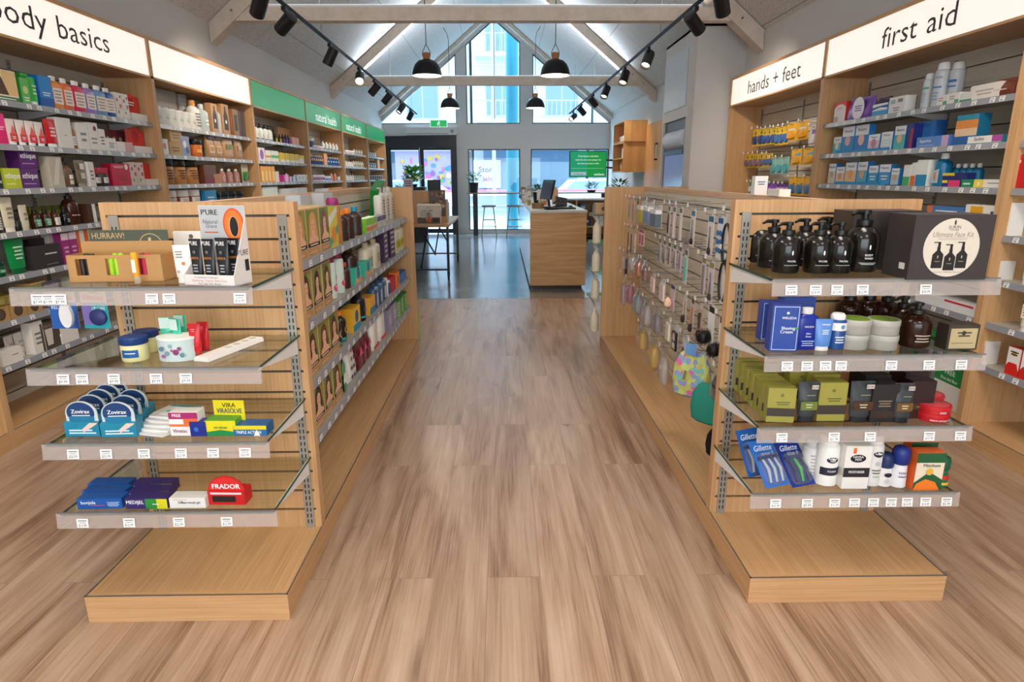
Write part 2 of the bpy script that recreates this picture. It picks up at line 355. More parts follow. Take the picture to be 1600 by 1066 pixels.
# sliding street door
o = bpy.data.objects.new('door_1', None); S.collection.objects.link(o); o['kind'] = 'structure'
M_FR = col('17202A', .35)
mb = MB().box(-2.97, -1.16, YB - .1, YB + .1, 2.2, 2.48, M_FR).box(-1.3, -1.16, YB - .08, YB + .1, 0, 2.2, M_FR).box(-2.97, -2.9, YB - .08, YB + .1, 0, 2.2, M_FR)
mb.build('door_frame', o)
for x0, x1, yy in ((-2.95, -2.12, YB - .02), (-2.12, -1.3, YB + .05)):
    lf = MB().box(x0, x0 + .10, yy - .02, yy + .02, .02, 2.2, M_FR).box(x1 - .02, x1, yy - .02, yy + .02, .02, 2.2, M_FR).box(x0 + .10, x1 - .02, yy - .02, yy + .02, 2.14, 2.2, M_FR).box(x0 + .10, x1 - .02, yy - .02, yy + .02, .02, .13, M_FR).build('door_leaf', o)
    MB().box(x0 + .10, x1 - .02, yy - .004, yy + .004, .13, 2.14, M_WIN).build('door_pane', lf)
for i, (x, ya, yb) in enumerate(((-3.05, 15.72, YB),)):
    struct('baseboard_left', MB().box(x, x + .015, ya, yb, 0, .1, M_WHITE))
struct('baseboard_right', MB().box(2.785, 2.8, 9.15, YB, 0, .1, M_WHITE))
struct('trim_1', MB().prism([(-3.03, 2.93), (RX, 5.29), (RX, 5.34), (-3.03, 2.98)], YB - .03, YB, M_WHITE).prism([(2.78, 2.86), (RX, 5.29), (RX, 5.34), (2.78, 2.91)], YB - .03, YB, M_WHITE))

# ---------------------------------------------------------------- trusses
def truss(y, label, foot=True):
    t = thing('roof_truss', label, 'roof truss', (0, y, 0), 0)
    w = .065
    if foot:
        z = 3.06; e0 = RX - (RZ - .1 - z) / RS; e1 = RX + (RZ - .1 - z) / RS
        MB().prism([(max(e0, -3.04), z), (min(e1, 2.79), z), (min(e1, 2.79) - .1, z + .13), (max(e0, -3.04) + .1, z + .13)], -w, w, M_TIMBER).build('tie_beam', t)
    dp = .2 if foot else .1
    for s in (-1, 1):
        xe = -3.045 if s < 0 else 2.795
        MB().prism([(RX, RZ - .01), (xe, roof(xe) - .01), (xe, roof(xe) - .01 - dp), (RX, RZ - .01 - dp)], -w * 1.3, w * 1.3, M_TIMBER).build('rafter', t)
        if foot:
            MB().tube([(xe - s * .25, -w * 1.3 - .004, roof(xe - s * .25) - .1), (xe - s * .25, -w * 1.3 + .004, roof(xe - s * .25) - .1)], .012, M_STEEL).tube([(xe - s * .45, -w * 1.3 - .004, roof(xe - s * .45) - .12), (xe - s * .45, -w * 1.3 + .004, roof(xe - s * .45) - .12)], .012, M_STEEL).build('bolt', t)
truss(7.3, 'pale timber roof truss with tie beam crossing above both ends of the spotlight tracks')
truss(12.1, 'pale timber roof truss crossing behind the two nearer pendant lamps')
truss(16.72, 'pale raking rafters against the gable windows, without a tie beam', False)
truss(2.5, 'pale timber roof truss above the near gondola ends')
struct('trim_2', MB().box(RX - .012, RX + .012, YB - .12, YB - .09, 2.9, 5.2, M_WHITE))

# ---------------------------------------------------------------- shop lights and added fill lights
def spot(x, y, label, aim, on=True, e=44):
    z = 2.93; t = thing('track_spotlight', label, 'spotlight', (x, y, z), 0)
    MB().box(-.018, .018, -.05, .05, -.035, 0, M_BLACK).tube([(0, 0, -.03), (0, 0, -.075)], .009, M_BLACK).build('adapter', t)
    d = Vector(aim).normalized(); c = Vector((0, 0, -.13)) ; q = d.to_track_quat('-Z', 'Y').to_matrix().to_4x4()
    M = Matrix.Translation(c) @ q
    h = MB().lathe([(.001, .10), (.05, .10), (.057, .095), (.06, .08), (.06, -.10), (.055, -.10), (.046, -.07)], M_BLACK, 20, caps=False).xf(M).build('lamp_head', t)
    MB().lathe([(.046, -.072), (.02, -.066), (.001, -.064)], emis('FFE9C4', 30 if on == 2 else 9) if on else col('3A3835', .3), 20, caps=False).xf(M).build('lens', h)
    p = Vector((x, y, z)) + c + d * .115
    lamp('track_spot_light', 'SPOT', p, e, (1, .84, .66), spot_size=1.35, spot_blend=.8, shadow_soft_size=.05, aim=p + d)
def track(x0, yA, x1, yB, label):
    t = thing('lighting_track', label, 'lighting track', (0, 0, 0), 0)
    MB().tube([(x0, yA, 2.95), (x1, yB, 2.95)], .024, col('0C0D10', .5, 0, .15), 4).build('rail', t)
    for y in (7.4, 12.2, 15.2):
        k = (y - yA) / (yB - yA); x = x0 + (x1 - x0) * k
        MB().tube([(x, y, 2.96), (x, y, roof(x) - .002)], .003, M_STEEL, 5).build('suspension_wire', t)
track(-1.80, -1.5, -2.05, 16.1, 'long black ceiling track of spotlights over the left side')
track(1.80, -1.5, 1.66, 16.1, 'long black ceiling track of spotlights over the right side')
tx = lambda s, y: (-1.80 - .25 * (y + 1.5) / 17.6) if s < 0 else (1.80 - .14 * (y + 1.5) / 17.6)
LSP = [(6.15, 'largest near spotlight on the left track, black drum turned to the wall', (-.8, .5, -.55), 1), (5.5, 'black spotlight cut by the top of the picture on the left track', (-.5, .6, -.6), 1),
       (7.75, 'second black spotlight on the left track, in front of the far rafter foot', (-.5, .1, -.85), 1), (9.35, 'brightly glaring spotlight on the left track facing the camera', (.1, -.75, -.55), 2),
       (10.5, 'black spotlight just past the glaring one on the left track', (-.7, .2, -.7), 1), (11.7, 'small black spotlight, fourth back along the left track', (-.7, .2, -.7), 1),
       (13.4, 'small grey-lit spotlight with visible lens on the left track', (-.5, -.4, -.75), 1), (14.9, 'last tiny black spotlight at the far end of the left track', (-.5, .3, -.8), 1)]
for y, lb, a, on in LSP: spot(tx(-1, y), y, lb, a, on)
RSP = [(6.15, 'largest near spotlight on the right track, black drum turned to the wall', (.75, .55, -.6), 1), (5.45, 'black spotlight cut by the top of the picture on the right track', (.4, .6, -.7), 1),
       (7.95, 'second spotlight on the right track with lens lit, beside the column', (-.35, -.45, -.8), 1), (9.35, 'third spotlight on the right track with bright lens', (-.3, -.45, -.8), 1),
       (10.9, 'fourth spotlight on the right track, lens just visible', (-.35, -.4, -.8), 1), (12.3, 'black spotlight turned right past the far tie beam', (.7, .3, -.7), 1),
       (13.9, 'small black spotlight turned right before the last one', (.7, .3, -.7), 1), (15.4, 'last spotlight of the right track with glowing lens', (-.6, -.6, -.5), 1)]
for y, lb, a, on in RSP: spot(tx(1, y), y, lb, a, on)
for k, y in enumerate((2.6, 0.2)):
    for s in (-1, 1):
        spot(tx(s, y), y, '%s spotlight overhead on the %s track, above the near shelf ends' % (('black', 'rear black')[k], 'left' if s < 0 else 'right'), (s * .5, .3, -.8), 1)
# added strips, hidden at tie-beam height, to brighten the ceiling
for y, z in ((7.3, 3.2), (12.1, 3.2), (2.5, 3.2), (-1.8, 3.2)):
    t = thing('ceiling_fill_strip', 'added slim white uplight strip on top of the %s tie beam' % {7.3: 'nearest visible', 12.1: 'far', 2.5: 'overhead', -1.8: 'rear'}[y], 'light strip', (RX, y, z - .01), 0)
    MB().box(-2.3, 2.3, -.03, .03, 0, .03, M_WHITE).build('housing', t); MB().box(-2.28, 2.28, -.02, .02, .03, .034, emis('F4F6FF', 3)).build('diffuser', t)
    lamp('fill_uplight', 'AREA', (RX, y, z + .03), 100 if y > 9 else 50, (.74, .86, 1.0) if y > 9 else (.92, .95, 1.0), shape='RECTANGLE', size=4.4, size_y=.08, aim=(RX, y, 6))
def pendant(x, y, label, bend):
    zr = 2.86 if y < 12 else 2.92; t = thing('pendant_lamp', label, 'pendant lamp', (x, y, zr), 0)
    MB().lathe([(.21, 0), (.208, .03), (.195, .09), (.165, .15), (.12, .195), (.06, .215), (.045, .22)], col('141517', .5, 0, .25), 28, caps=False).lathe([(.205, .004), (.203, .03), (.19, .088), (.16, .146), (.115, .19), (.04, .208), (.001, .208)], col('F4F1EC', .5), 28, caps=False).build('lamp_shade', t)
    MB().lathe([(.045, .215), (.05, .22), (.05, .30), (.046, .305)], wood('copper_wood', 2, '#8E5B33', '#A56A3D', '#B97B4B', .4), 20).build('lamp_holder', t)
    for s in (-1, 1): MB().tube([(s * .05, 0, .25), (s * .055, 0, .31), (s * .03, 0, .36), (0, 0, .42)], .005, M_BLACK, 6).build('bracket', t)
    zt = roof(x) - zr - .01
    pts = [(0, 0, .42), (0, 0, zt - .02)] if not bend else [(0, 0, .42), (0, 0, zt - .32), (-bend * .02, 0, zt - .22), (bend * -.10, 0, roof(x - bend * .1) - zr - .02)]
    MB().tube(pts, .006, M_BLACK, 6).build('cord', t)
    MB().lathe([(.001, -.028), (.03, -.02), (.045, .01), (.03, .045), (.001, .06)], emis('FFF2DC', 22), 18, caps=False, z0=.07).build('bulb', t)
    lamp('pendant_light', 'POINT', (x, y, zr + .005), 16, (1, .88, .72), shadow_soft_size=.06)
pendant(-1.05, 9.6, 'black dome pendant lamp hanging nearer on the left', 0)
pendant(.77, 9.6, 'black dome pendant lamp hanging nearer on the right', 0)
pendant(-1.12, 14.6, 'smaller-looking black dome pendant farther back on the left', 1)
pendant(.745, 14.6, 'smaller-looking black dome pendant farther back on the right', -1)
for k, (x, y) in enumerate(FILLPANELS):  # housings for the added overhead fill lamps
    t = thing('ceiling_fill_panel', 'added square-edged white fill light panel overhead, %s' % ('left, above the near shelves', 'right, above the near shelves', 'left, behind the camera', 'right, behind the camera')[k], 'ceiling light', (x, y, 3.25), 0)
    MB().box(-.32, .32, -.62, .62, 0, .05, M_WHITE).build('housing', t)
    for sx in (-1, 1): MB().tube([(sx * .25, 0, .05), (sx * .25, 0, roof(x + sx * .25) - 3.25)], .003, M_STEEL, 5).build('suspension_wire', t)

# ---------------------------------------------------------------- shelving builders
def slats(mb, x0, x1, z0, z1, y, m, pitch=.083, th=.02, gap=.009, first=None):
    # boards with their front face at y, dark metal grooves between
    z = z1; zz = []
    g = first if first is not None else z1 - .046
    while g > z0 + .02: zz.append(g); g -= pitch
    top = z1
    for g in zz:
        mb.box(x0, x1, y, y + th, g + gap / 2, top, m); top = g - gap / 2
    mb.box(x0, x1, y, y + th, z0, top, m)
    mb.box(x0, x1, y + th * .6, y + th + .004, z0, z1, col('5A5550', .4, .6))
    return mb
def upright(mb, x, z0, z1, y, w=.03):
    mb.box(x - w / 2, x + w / 2, y - .006, y, z0, z1, col('A09B92', .35, .4))
    z = z0 + .02
    while z < z1 - .03:
        for s in (-1, 1): mb.box(x + s * .007 - .0022, x + s * .007 + .0022, y - .0068, y - .006, z, z + .016, M_INK)
        z += .026
    return mb
TAGCACHE = {}
def price_tag(parent, x, y, z, txt=None, w=.037, h=.031):
    k = (txt, w)
    if k not in TAGCACHE:
        mb = MB().box(-w / 2, w / 2, -.0012, 0, -h / 2, h / 2, M_TAG)
        mb.rect(-w * .36, w * .36, h * .22, h * .34, -.0015, '#8A8A8A').rect(-w * .3, w * .3, h * .02, h * .1, -.0015, '#A5A5A5')
        if txt: mb.text(txt, 0, -h * .28, h * .30, -.0016, '#222222', w * .7)
        else: mb.rect(-w * .28, w * .2, -h * .34, -h * .14, -.0015, '#555555')
        TAGCACHE[k] = mb.build('price_tag', me_only=True)
    o = link('price_tag', TAGCACHE[k], parent); o.location = (x, y, z); o.rotation_euler = (random.uniform(-.03, .03) - .12, 0, 0); return o
def end_shelf(t, x0, x1, z, yb, depth, tags, tagx):
    # one glass shelf of an end cap; local front is -y, back at yb
    s = MB().box(x0, x1, yb - depth, yb, z - .008, z, M_GLASS).box(x0, x1, yb - depth - .0012, yb - depth, z - .008, z, M_GEDGE).box(x0, x0 + .0012, yb - depth, yb, z - .008, z, M_GEDGE).box(x1 - .0012, x1, yb - depth, yb, z - .008, z, M_GEDGE).build('glass_shelf', t)
    MB().prism([(yb - depth - .004, z + .002), (yb - depth - .001, z + .002), (yb - depth - .001, z - .012), (yb - depth - .006, z - .05), (yb - depth - .009, z - .05)], x0 - .012, x1 + .012, M_ACRYL, 'x').box(x0 - .008, x1 + .008, yb - depth - .0045, yb - depth, z + .001, z + .005, '#6B6B69').build('price_rail', s)
    for bx in (x0 + .012, x1 - .012):
        MB().prism([(yb, z - .01), (yb - depth + .06, z - .01), (yb - depth + .06, z - .02), (yb, z - .075)], bx - .0015, bx + .0015, M_WHITE, 'x').build('bracket', s)
    for tx_, tt in zip(tagx, tags): price_tag(s, tx_, yb - depth - .0095, z - .030, tt)
    return s
ENDTAGS_L = [(['$7.99', '$7.99', '$7.99', '$12.99', '$15.99', '$16.99'], [-1.383, -1.353, -1.317, -1.046, -0.995, -0.785]), (['$9.99', '$9.99', '$9.99', '$9.99', '$9.99'], [-1.354, -1.296, -1.199, -1.07, -0.979]), (['$20.99', '$20.99', '$24.99', '$22.99', '$17.99', '$20.99'], [-1.368, -1.264, -1.145, -1.028, -0.926, -0.825]), (['$13.99', '$12.99', '$22.99', '$12.99'], [-1.381, -1.23, -1.068, -0.912])]
ENDTAGS_R = [(['$14.99', '$14.99', '$15.99', '$22.99', '$34.99'], [0.908, 0.985, 1.053, 1.134, 1.335]), (['$17.99', '$20.99', '$16.99', '$12.99', '$25.99', '$15.99', '$14.99'], [0.922, 0.987, 1.047, 1.098, 1.263, 1.387, 1.493]), (['$11.99', '$11.99', '$11.99', '$17.99', '$13.99'], [0.931, 1.107, 1.229, 1.429, 1.535]), (['$15.99', '$9.99', '$11.99', '$10.99', '$10.99', '$7.99', '$10.99', '$14.49', '$5.99'], [0.935, 1.045, 1.14, 1.209, 1.275, 1.337, 1.393, 1.457, 1.53])]
SHZ = (1.155, .905, .655, .41)
def gondola(name, label, x0, x1, y0, y1, y2, T, aisle, endtags):
    # aisle = +1 when the walkway runs past its +X side
    cx = (x0 + x1) / 2; t = thing(name, label, 'display gondola', (cx, (y0 + y2) / 2, 0)); oy = -(y0 + y2) / 2
    X0, X1 = x0 - cx, x1 - cx; Y0, Y1, Y2 = y0 + oy, y1 + oy, y2 + oy
    hb = .1
    mb = MB().box(X0, X1, Y0, Y0 + .02, 0, hb, M_OAKX).box(X0, X0 + .02, Y0 + .02, Y2, 0, hb, M_OAKY).box(X1 - .02, X1, Y0 + .02, Y2, 0, hb, M_OAKY).box(X0 + .02, X1 - .02, Y0 + .02, Y2, .07, hb, M_OAKY)
    mb.build('base', t)
    e = .012
    MB().box(X0, X1, Y0, Y0 + .004, hb, hb + .003, M_STEEL).box(X1 - .004, X1, Y0, Y2, hb, hb + .003, M_STEEL).box(X0, X0 + .004, Y0, Y2, hb, hb + .003, M_STEEL).build('edge_trim', t)
    mb = MB(); slats(mb, X0 + .018, X1 - .018, hb, T, Y1, M_OAKZ, first=1.342 if T > 1.388 else 1.336); mb.build('end_panel', t)
    mb = MB().box(X0, X0 + .018, Y1 - .001, Y1 + .045, hb, T, M_OAKZ).box(X1 - .018, X1, Y1 - .001, Y1 + .045, hb, T, M_OAKZ).box(X0 + .018, X1 - .018, Y1 + .024, Y1 + .045, T - .02, T, M_OAKX); mb.build('end_frame', t)
    for ux in (X0 + .045, X1 - .045): upright(MB(), ux, hb, 1.345, Y1, .034).build('slotted_upright', t)
    MB().box(X0, X1, Y2 - .03, Y2, hb, T, M_OAKZ).build('far_panel', t)
    # spine: cream boards on both faces
    for s in (-1, 1):
        b = MB(); slats(b, Y1 + .05, Y2 - .03, hb, T - .03, -.02, M_CREAM, first=1.30, th=.012)
        M = Matrix.Rotation(H90 if s > 0 else -H90, 4, 'Z')
        if s < 0: b.v = [(-q[0], q[1], q[2]) for q in b.v]; b.f = [tuple(reversed(f)) for f in b.f]
        b.xf(M).build('spine_panel', t)
    MB().box(-.024, .024, Y1 + .045, Y2 - .03, T - .03, T, M_RAILWOOD).build('top_rail', t)
    for k, z in enumerate(SHZ):
        end_shelf(t, X0 - .03 if aisle > 0 else X0 - .005, X1 - .02 if aisle > 0 else X1 + .0, z, Y1, .42, endtags[k][0], [a - cx for a in endtags[k][1]])
    return t, cx, oy
GL = dict(x0=-1.425, x1=-.74, y0=1.86, y1=2.29, y2=5.36, T=1.39)
GR = dict(x0=.865, x1=1.565, y0=1.915, y1=2.367, y2=5.418, T=1.387)
gl, glx, gly = gondola('display_gondola', 'oak double-sided gondola left of the aisle, hair products along its side', aisle=1, endtags=ENDTAGS_L, **GL)
gr, grx, gry = gondola('display_gondola', 'oak double-sided gondola right of the aisle, accessories on hooks along its side', aisle=-1, endtags=ENDTAGS_R, **GR)
# side shelves of the left gondola (aisle side and back side), back-side shelves of the right one
def side_shelf(t, s, xin, xout, Y0, Y1, z, ntag, m=M_SHELFW):
    a, b = sorted((s * xin, s * xout))
    sh = MB().box(a, b, Y0, Y1, z - .008, z, m).build('shelf', t)
    mb = MB(); xo = s * xout
    mb.prism([(xo, z + .003), (xo + s * .004, z + .003), (xo + s * .010, z - .03), (xo + s * .006, z - .03)], Y0, Y1, M_RAIL)
    mb.build('price_rail', sh)
    for yy in (Y0 + .02, (Y0 + Y1) / 2, Y1 - .02):
        MB().prism([(s * xin, z - .01), (s * (xout - .04), z - .01), (s * (xout - .04), z - .018), (s * xin, z - .06)], yy - .0015, yy + .0015, M_WHITE).build('bracket', sh)
    for k in range(ntag):
        q = Y0 + (Y1 - Y0) * (k + .5 + random.uniform(-.2, .2)) / ntag
        o = price_tag(sh, xo + s * .0096, q, z - .0145, None, .036, .026); o.rotation_euler = (0, 0, s * H90)
    return sh
for z, n in zip(SHZ, (17, 20, 22, 24)):
    side_shelf(gl, 1, .022, .285, GL['y1'] + gly + .05, GL['y2'] + gly - .03, z - .008, n)
    side_shelf(gl, -1, .022, .285, GL['y1'] + gly + .05, GL['y2'] + gly - .03, z - .008, 8)
    side_shelf(gr, 1, .022, .285, GR['y1'] + gry + .05, GR['y2'] + gry - .03, z - .008, 8)
# ---------------------------------------------------------------- wall bays
def bay(side, ya, yb, zs, label, sign, txt=None, tpos=None, th=.1, tags=16, hooks=False, legend=None):
    # side -1: left wall (front faces +X); side +1: right wall
    X = -2.76 if side < 0 else 2.62; D = .40; w = yb - ya; rz = H90 if side < 0 else -H90
    t = thing('wall_shelving_bay', label, 'shelving bay', (X, (ya + yb) / 2, 0), rz)
    a, b = -w / 2, w / 2
    MB().box(a, a + .022, .0, D, 0, 2.25, M_OAKZ).build('side_panel', t); MB().box(b - .022, b, 0, D, 0, 2.25, M_OAKZ).build('side_panel', t)
    MB().box(a + .022, b - .022, .0, .02, 0, .1, M_OAKY).box(a + .022, b - .022, .02, D, .08, .1, M_OAKY).build('plinth', t)
    MB().box(a + .022, b - .022, 0, .003, .1, .103, M_STEEL).build('edge_trim', t)
    mb = MB(); slats(mb, a + .022, b - .022, .1, 2.25, D - .03, M_BACKW, pitch=.124, th=.015, first=2.14); mb.build('back_panel', t)
    mb = MB()
    for ux in (a + .06, 0, b - .06): upright(mb, ux, .12, 2.2, D - .03)
    mb.build('slotted_upright', t)
    hd = MB().box(a, b, .02, D, 2.235, 2.255, M_OAKY).box(a, b, 0, D, 2.52, 2.545, M_OAKY).box(a, a + .022, 0, .03, 2.235, 2.52, M_OAKZ).box(b - .022, b, 0, .03, 2.235, 2.52, M_OAKZ).box(a, b, 0, .02, 2.235, 2.25, M_OAKY).build('header_box', t)
    if sign == 'white': pm = emis('FFF3E6', .98)
    else: pm = emis('0A9E58', .62)
    sp = MB().box(a + .022, b - .022, .010, .02, 2.25, 2.52, pm).build('sign_panel', hd)
    if txt:
        c0, c1, zc = tpos
        wd = abs(c1 - c0); loc = (c0 + c1) / 2 - (ya + yb) / 2; lx = loc if side < 0 else -loc
        v, f, tw = text_polys(txt)
        k = wd / tw; ws = txt.split(); sp_ = text_polys('n n')[2] - 2 * text_polys('n')[2]; tot = sum(text_polys(q)[2] for q in ws) + sp_ * (len(ws) - 1); cur = lx - wd / 2; k = wd / tot
        for q_ in ws:
            v, f, tw = text_polys(q_); MB().add([(cur + (p + tw / 2) * k, .005, zc + q * min(k, .19)) for p, q in v], f, mat('#2B2A29') if sign == 'white' else emis('FFFFFF', .9)).build('sign_word', hd); cur += (tw + sp_) * k
    for k, z in enumerate(zs):
        sh = MB().box(a + .024, b - .024, .045, D - .03, z - .008, z, M_SHELFW).build('shelf', t)
        MB().prism([(.045, z + .003), (.040, z + .003), (.034, z - .032), (.039, z - .032)], a + .024, b - .024, M_RAIL, 'x').build('price_rail', sh)
        for ux in (a + .06, 0, b - .06): MB().prism([(D - .03, z - .01), (.1, z - .01), (.1, z - .02), (D - .03, z - .07)], ux - .0015, ux + .0015, M_WHITE, 'x').build('bracket', sh)
        for q in range(tags):
            price_tag(sh, a + .05 + (w - .1) * (q + .5 + random.uniform(-.3, .3)) / tags, .0365, z - .0145, None, .036, .026).rotation_euler = (.17 - .34, 0, 0)
    return t
LZ = (1.90, 1.66, 1.415, 1.175, .935, .69, .445); RZS = (1.88, 1.64, 1.403, 1.16, .925, .69, .45)
bay(-1, 1.28, 3.32, LZ, 'oak wall bay nearest the camera on the left, mostly out of frame', 'white', tags=10)
bay(-1, 3.32, 5.38, LZ, 'oak wall bay under the lit body basics sign', 'white', 'body basics', (3.78, 4.86, 2.375), .1, 15)
bay(-1, 5.38, 7.44, LZ, 'oak wall bay under the blank lit white sign', 'white', tags=12)
bay(-1, 7.44, 9.47, LZ, 'oak wall bay under the nearest, blank green sign', 'green', tags=11)
bay(-1, 9.47, 11.51, LZ, 'oak wall bay under the nearer green sign with lettering', 'green', 'natural health', (9.95, 11.15, 2.345), .1, 9)
bay(-1, 11.51, 13.59, LZ, 'oak wall bay under the farther green sign with lettering', 'green', 'natural health', (11.85, 13.05, 2.345), .1, 9)
bay(-1, 13.59, 15.66, LZ, 'oak wall bay under the farthest, blank green sign', 'green', tags=8)
bay(1, 5.45, 7.62, (1.16, .925, .69), 'oak wall bay with hooks under the hands + feet sign', 'white', 'hands + feet', (7.10, 5.88, 2.365), .1, 8)
bay(1, 3.35, 5.45, RZS, 'oak wall bay under the lit first aid sign', 'white', 'first aid', (4.67, 3.93, 2.365), .1, 15)
bay(1, 1.28, 3.35, RZS, 'oak wall bay nearest the camera on the right, at the picture edge', 'white', tags=10)
# ================================================================ goods
def deco(mb, dl, w, z0, h, yf, wrap=0, cy=0):
    # printed design on a front: everything in fractions of the width and height
    lay = 0
    for d in dl or ():
        lay += 1; y = yf - .0004 - .00022 * lay; k = d[0]; wr = (wrap + .00022 * lay) if wrap else 0
        X = lambda f: (f - .5) * w; Z = lambda f: z0 + f * h
        if k == 'r': mb.rect(X(d[1]), X(d[2]), Z(d[3]), Z(d[4]), y, d[5], wr, cy)
        elif k == 'e': mb.ell(X(d[1]), Z(d[2]), d[3] * w, d[3] * w * (d[5] if len(d) > 5 else 1), y, d[4], 20, wr, cy)
        elif k == 'p': mb.poly([(X(a), Z(b)) for a, b in d[1]], y, d[2])
        elif k == 't': mb.text(d[1], X(d[2]), Z(d[3]), d[4] * h, y - .0002, d[5], (d[6] if len(d) > 6 else .86) * w, wr, cy, bold=.03)
        elif k == 'k':
            n = d[1]
            for i in range(n):
                zz = Z(d[4] + (d[5] - d[4]) * (1 - (i + .5) / n)); t = (d[5] - d[4]) * h / n * .22
                cut = (.0, .18, .07, .25, .12)[i % 5] * (d[3] - d[2]) / 2
                mb.rect(X(d[2] + cut), X(d[3] - cut), zz - t, zz + t, y, d[6], wr, cy)
        elif k == 'f':   # portrait: background, hair, face, neck
            bg, hair, skin = d[1:4]; mb.rect(X(.04), X(.96), Z(.26), Z(.97), y, bg)
            mb.rect(X(.62), X(.96), Z(.5), Z(.97), y - .0001, '#8A8C3A')
            a = y - .0003
            hp = [(.5 + .26 * math.cos(q), .70 + .22 * math.sin(q)) for q in [math.pi * i / 8 for i in range(9)]]
            mb.poly([(X(u), Z(v)) for u, v in hp + [(.18, .45), (.12, .28), (.46, .28), (.80, .28), (.84, .45)]], a, hair)
            mb.poly([(X(u), Z(v)) for u, v in [(.38, .5), (.62, .5), (.66, .42), (.86, .36), (.9, .27), (.12, .27), (.2, .36), (.36, .42)]], a - .0002, skin)
            mb.ell(X(.5), Z(.63), .155 * w, .17 * h, a - .0003, skin, 18)
            mb.poly([(X(u), Z(v)) for u, v in [(.30, .66), (.34, .80), (.52, .86), (.68, .78), (.71, .64), (.62, .76), (.45, .77)]], a - .0004, hair)
            for e in (.43, .57): mb.ell(X(e), Z(.655), .028 * w, .012 * h, a - .0005, '#2A1B14', 8)
            mb.ell(X(.5), Z(.555), .045 * w, .014 * h, a - .0005, '#B4453F', 10); mb.ell(X(.5), Z(.605), .015 * w, .016 * h, a - .00045, '#B98060', 8)
            mb.rect(X(.04), X(.96), Z(.19), Z(.27), a - .0006, '#1E1612'); mb.rect(X(.2), X(.8), Z(.215), Z(.245), a - .0007, '#D8C7A8')
            mb.rect(X(.04), X(.96), Z(.02), Z(.17), a - .0006, '#B98B5D'); mb.rect(X(.12), X(.7), Z(.06), Z(.09), a - .0008, '#D9B58A')
    return mb
def supel(w, d, z, n=20, e=2.6):
    r = []
    for k in range(n):
        a = 2 * math.pi * k / n; c, s = math.cos(a), math.sin(a)
        r.append((math.copysign(abs(c) ** (2 / e), c) * w / 2, math.copysign(abs(s) ** (2 / e), s) * d / 2, z))
    return r
NAMES = dict(carton=('carton', 'box'), bottle=('bottle', 'bottle'), sqbottle=('bottle', 'bottle'), pump=('pump_bottle', 'bottle'), dropper=('dropper_bottle', 'bottle'), jar=('jar', 'jar'),
             tin=('tin', 'tin'), can=('spray_can', 'spray can'), tube=('squeeze_tube', 'tube'), rollon=('roll_on_bottle', 'bottle'), pouch=('pouch', 'pouch'), card=('blister_pack', 'blister pack'),
             tray=('counter_display', 'display box'), canister=('canister', 'canister'), facebox=('hair_colour_box', 'box'), archbox=('cold_sore_box', 'box'))
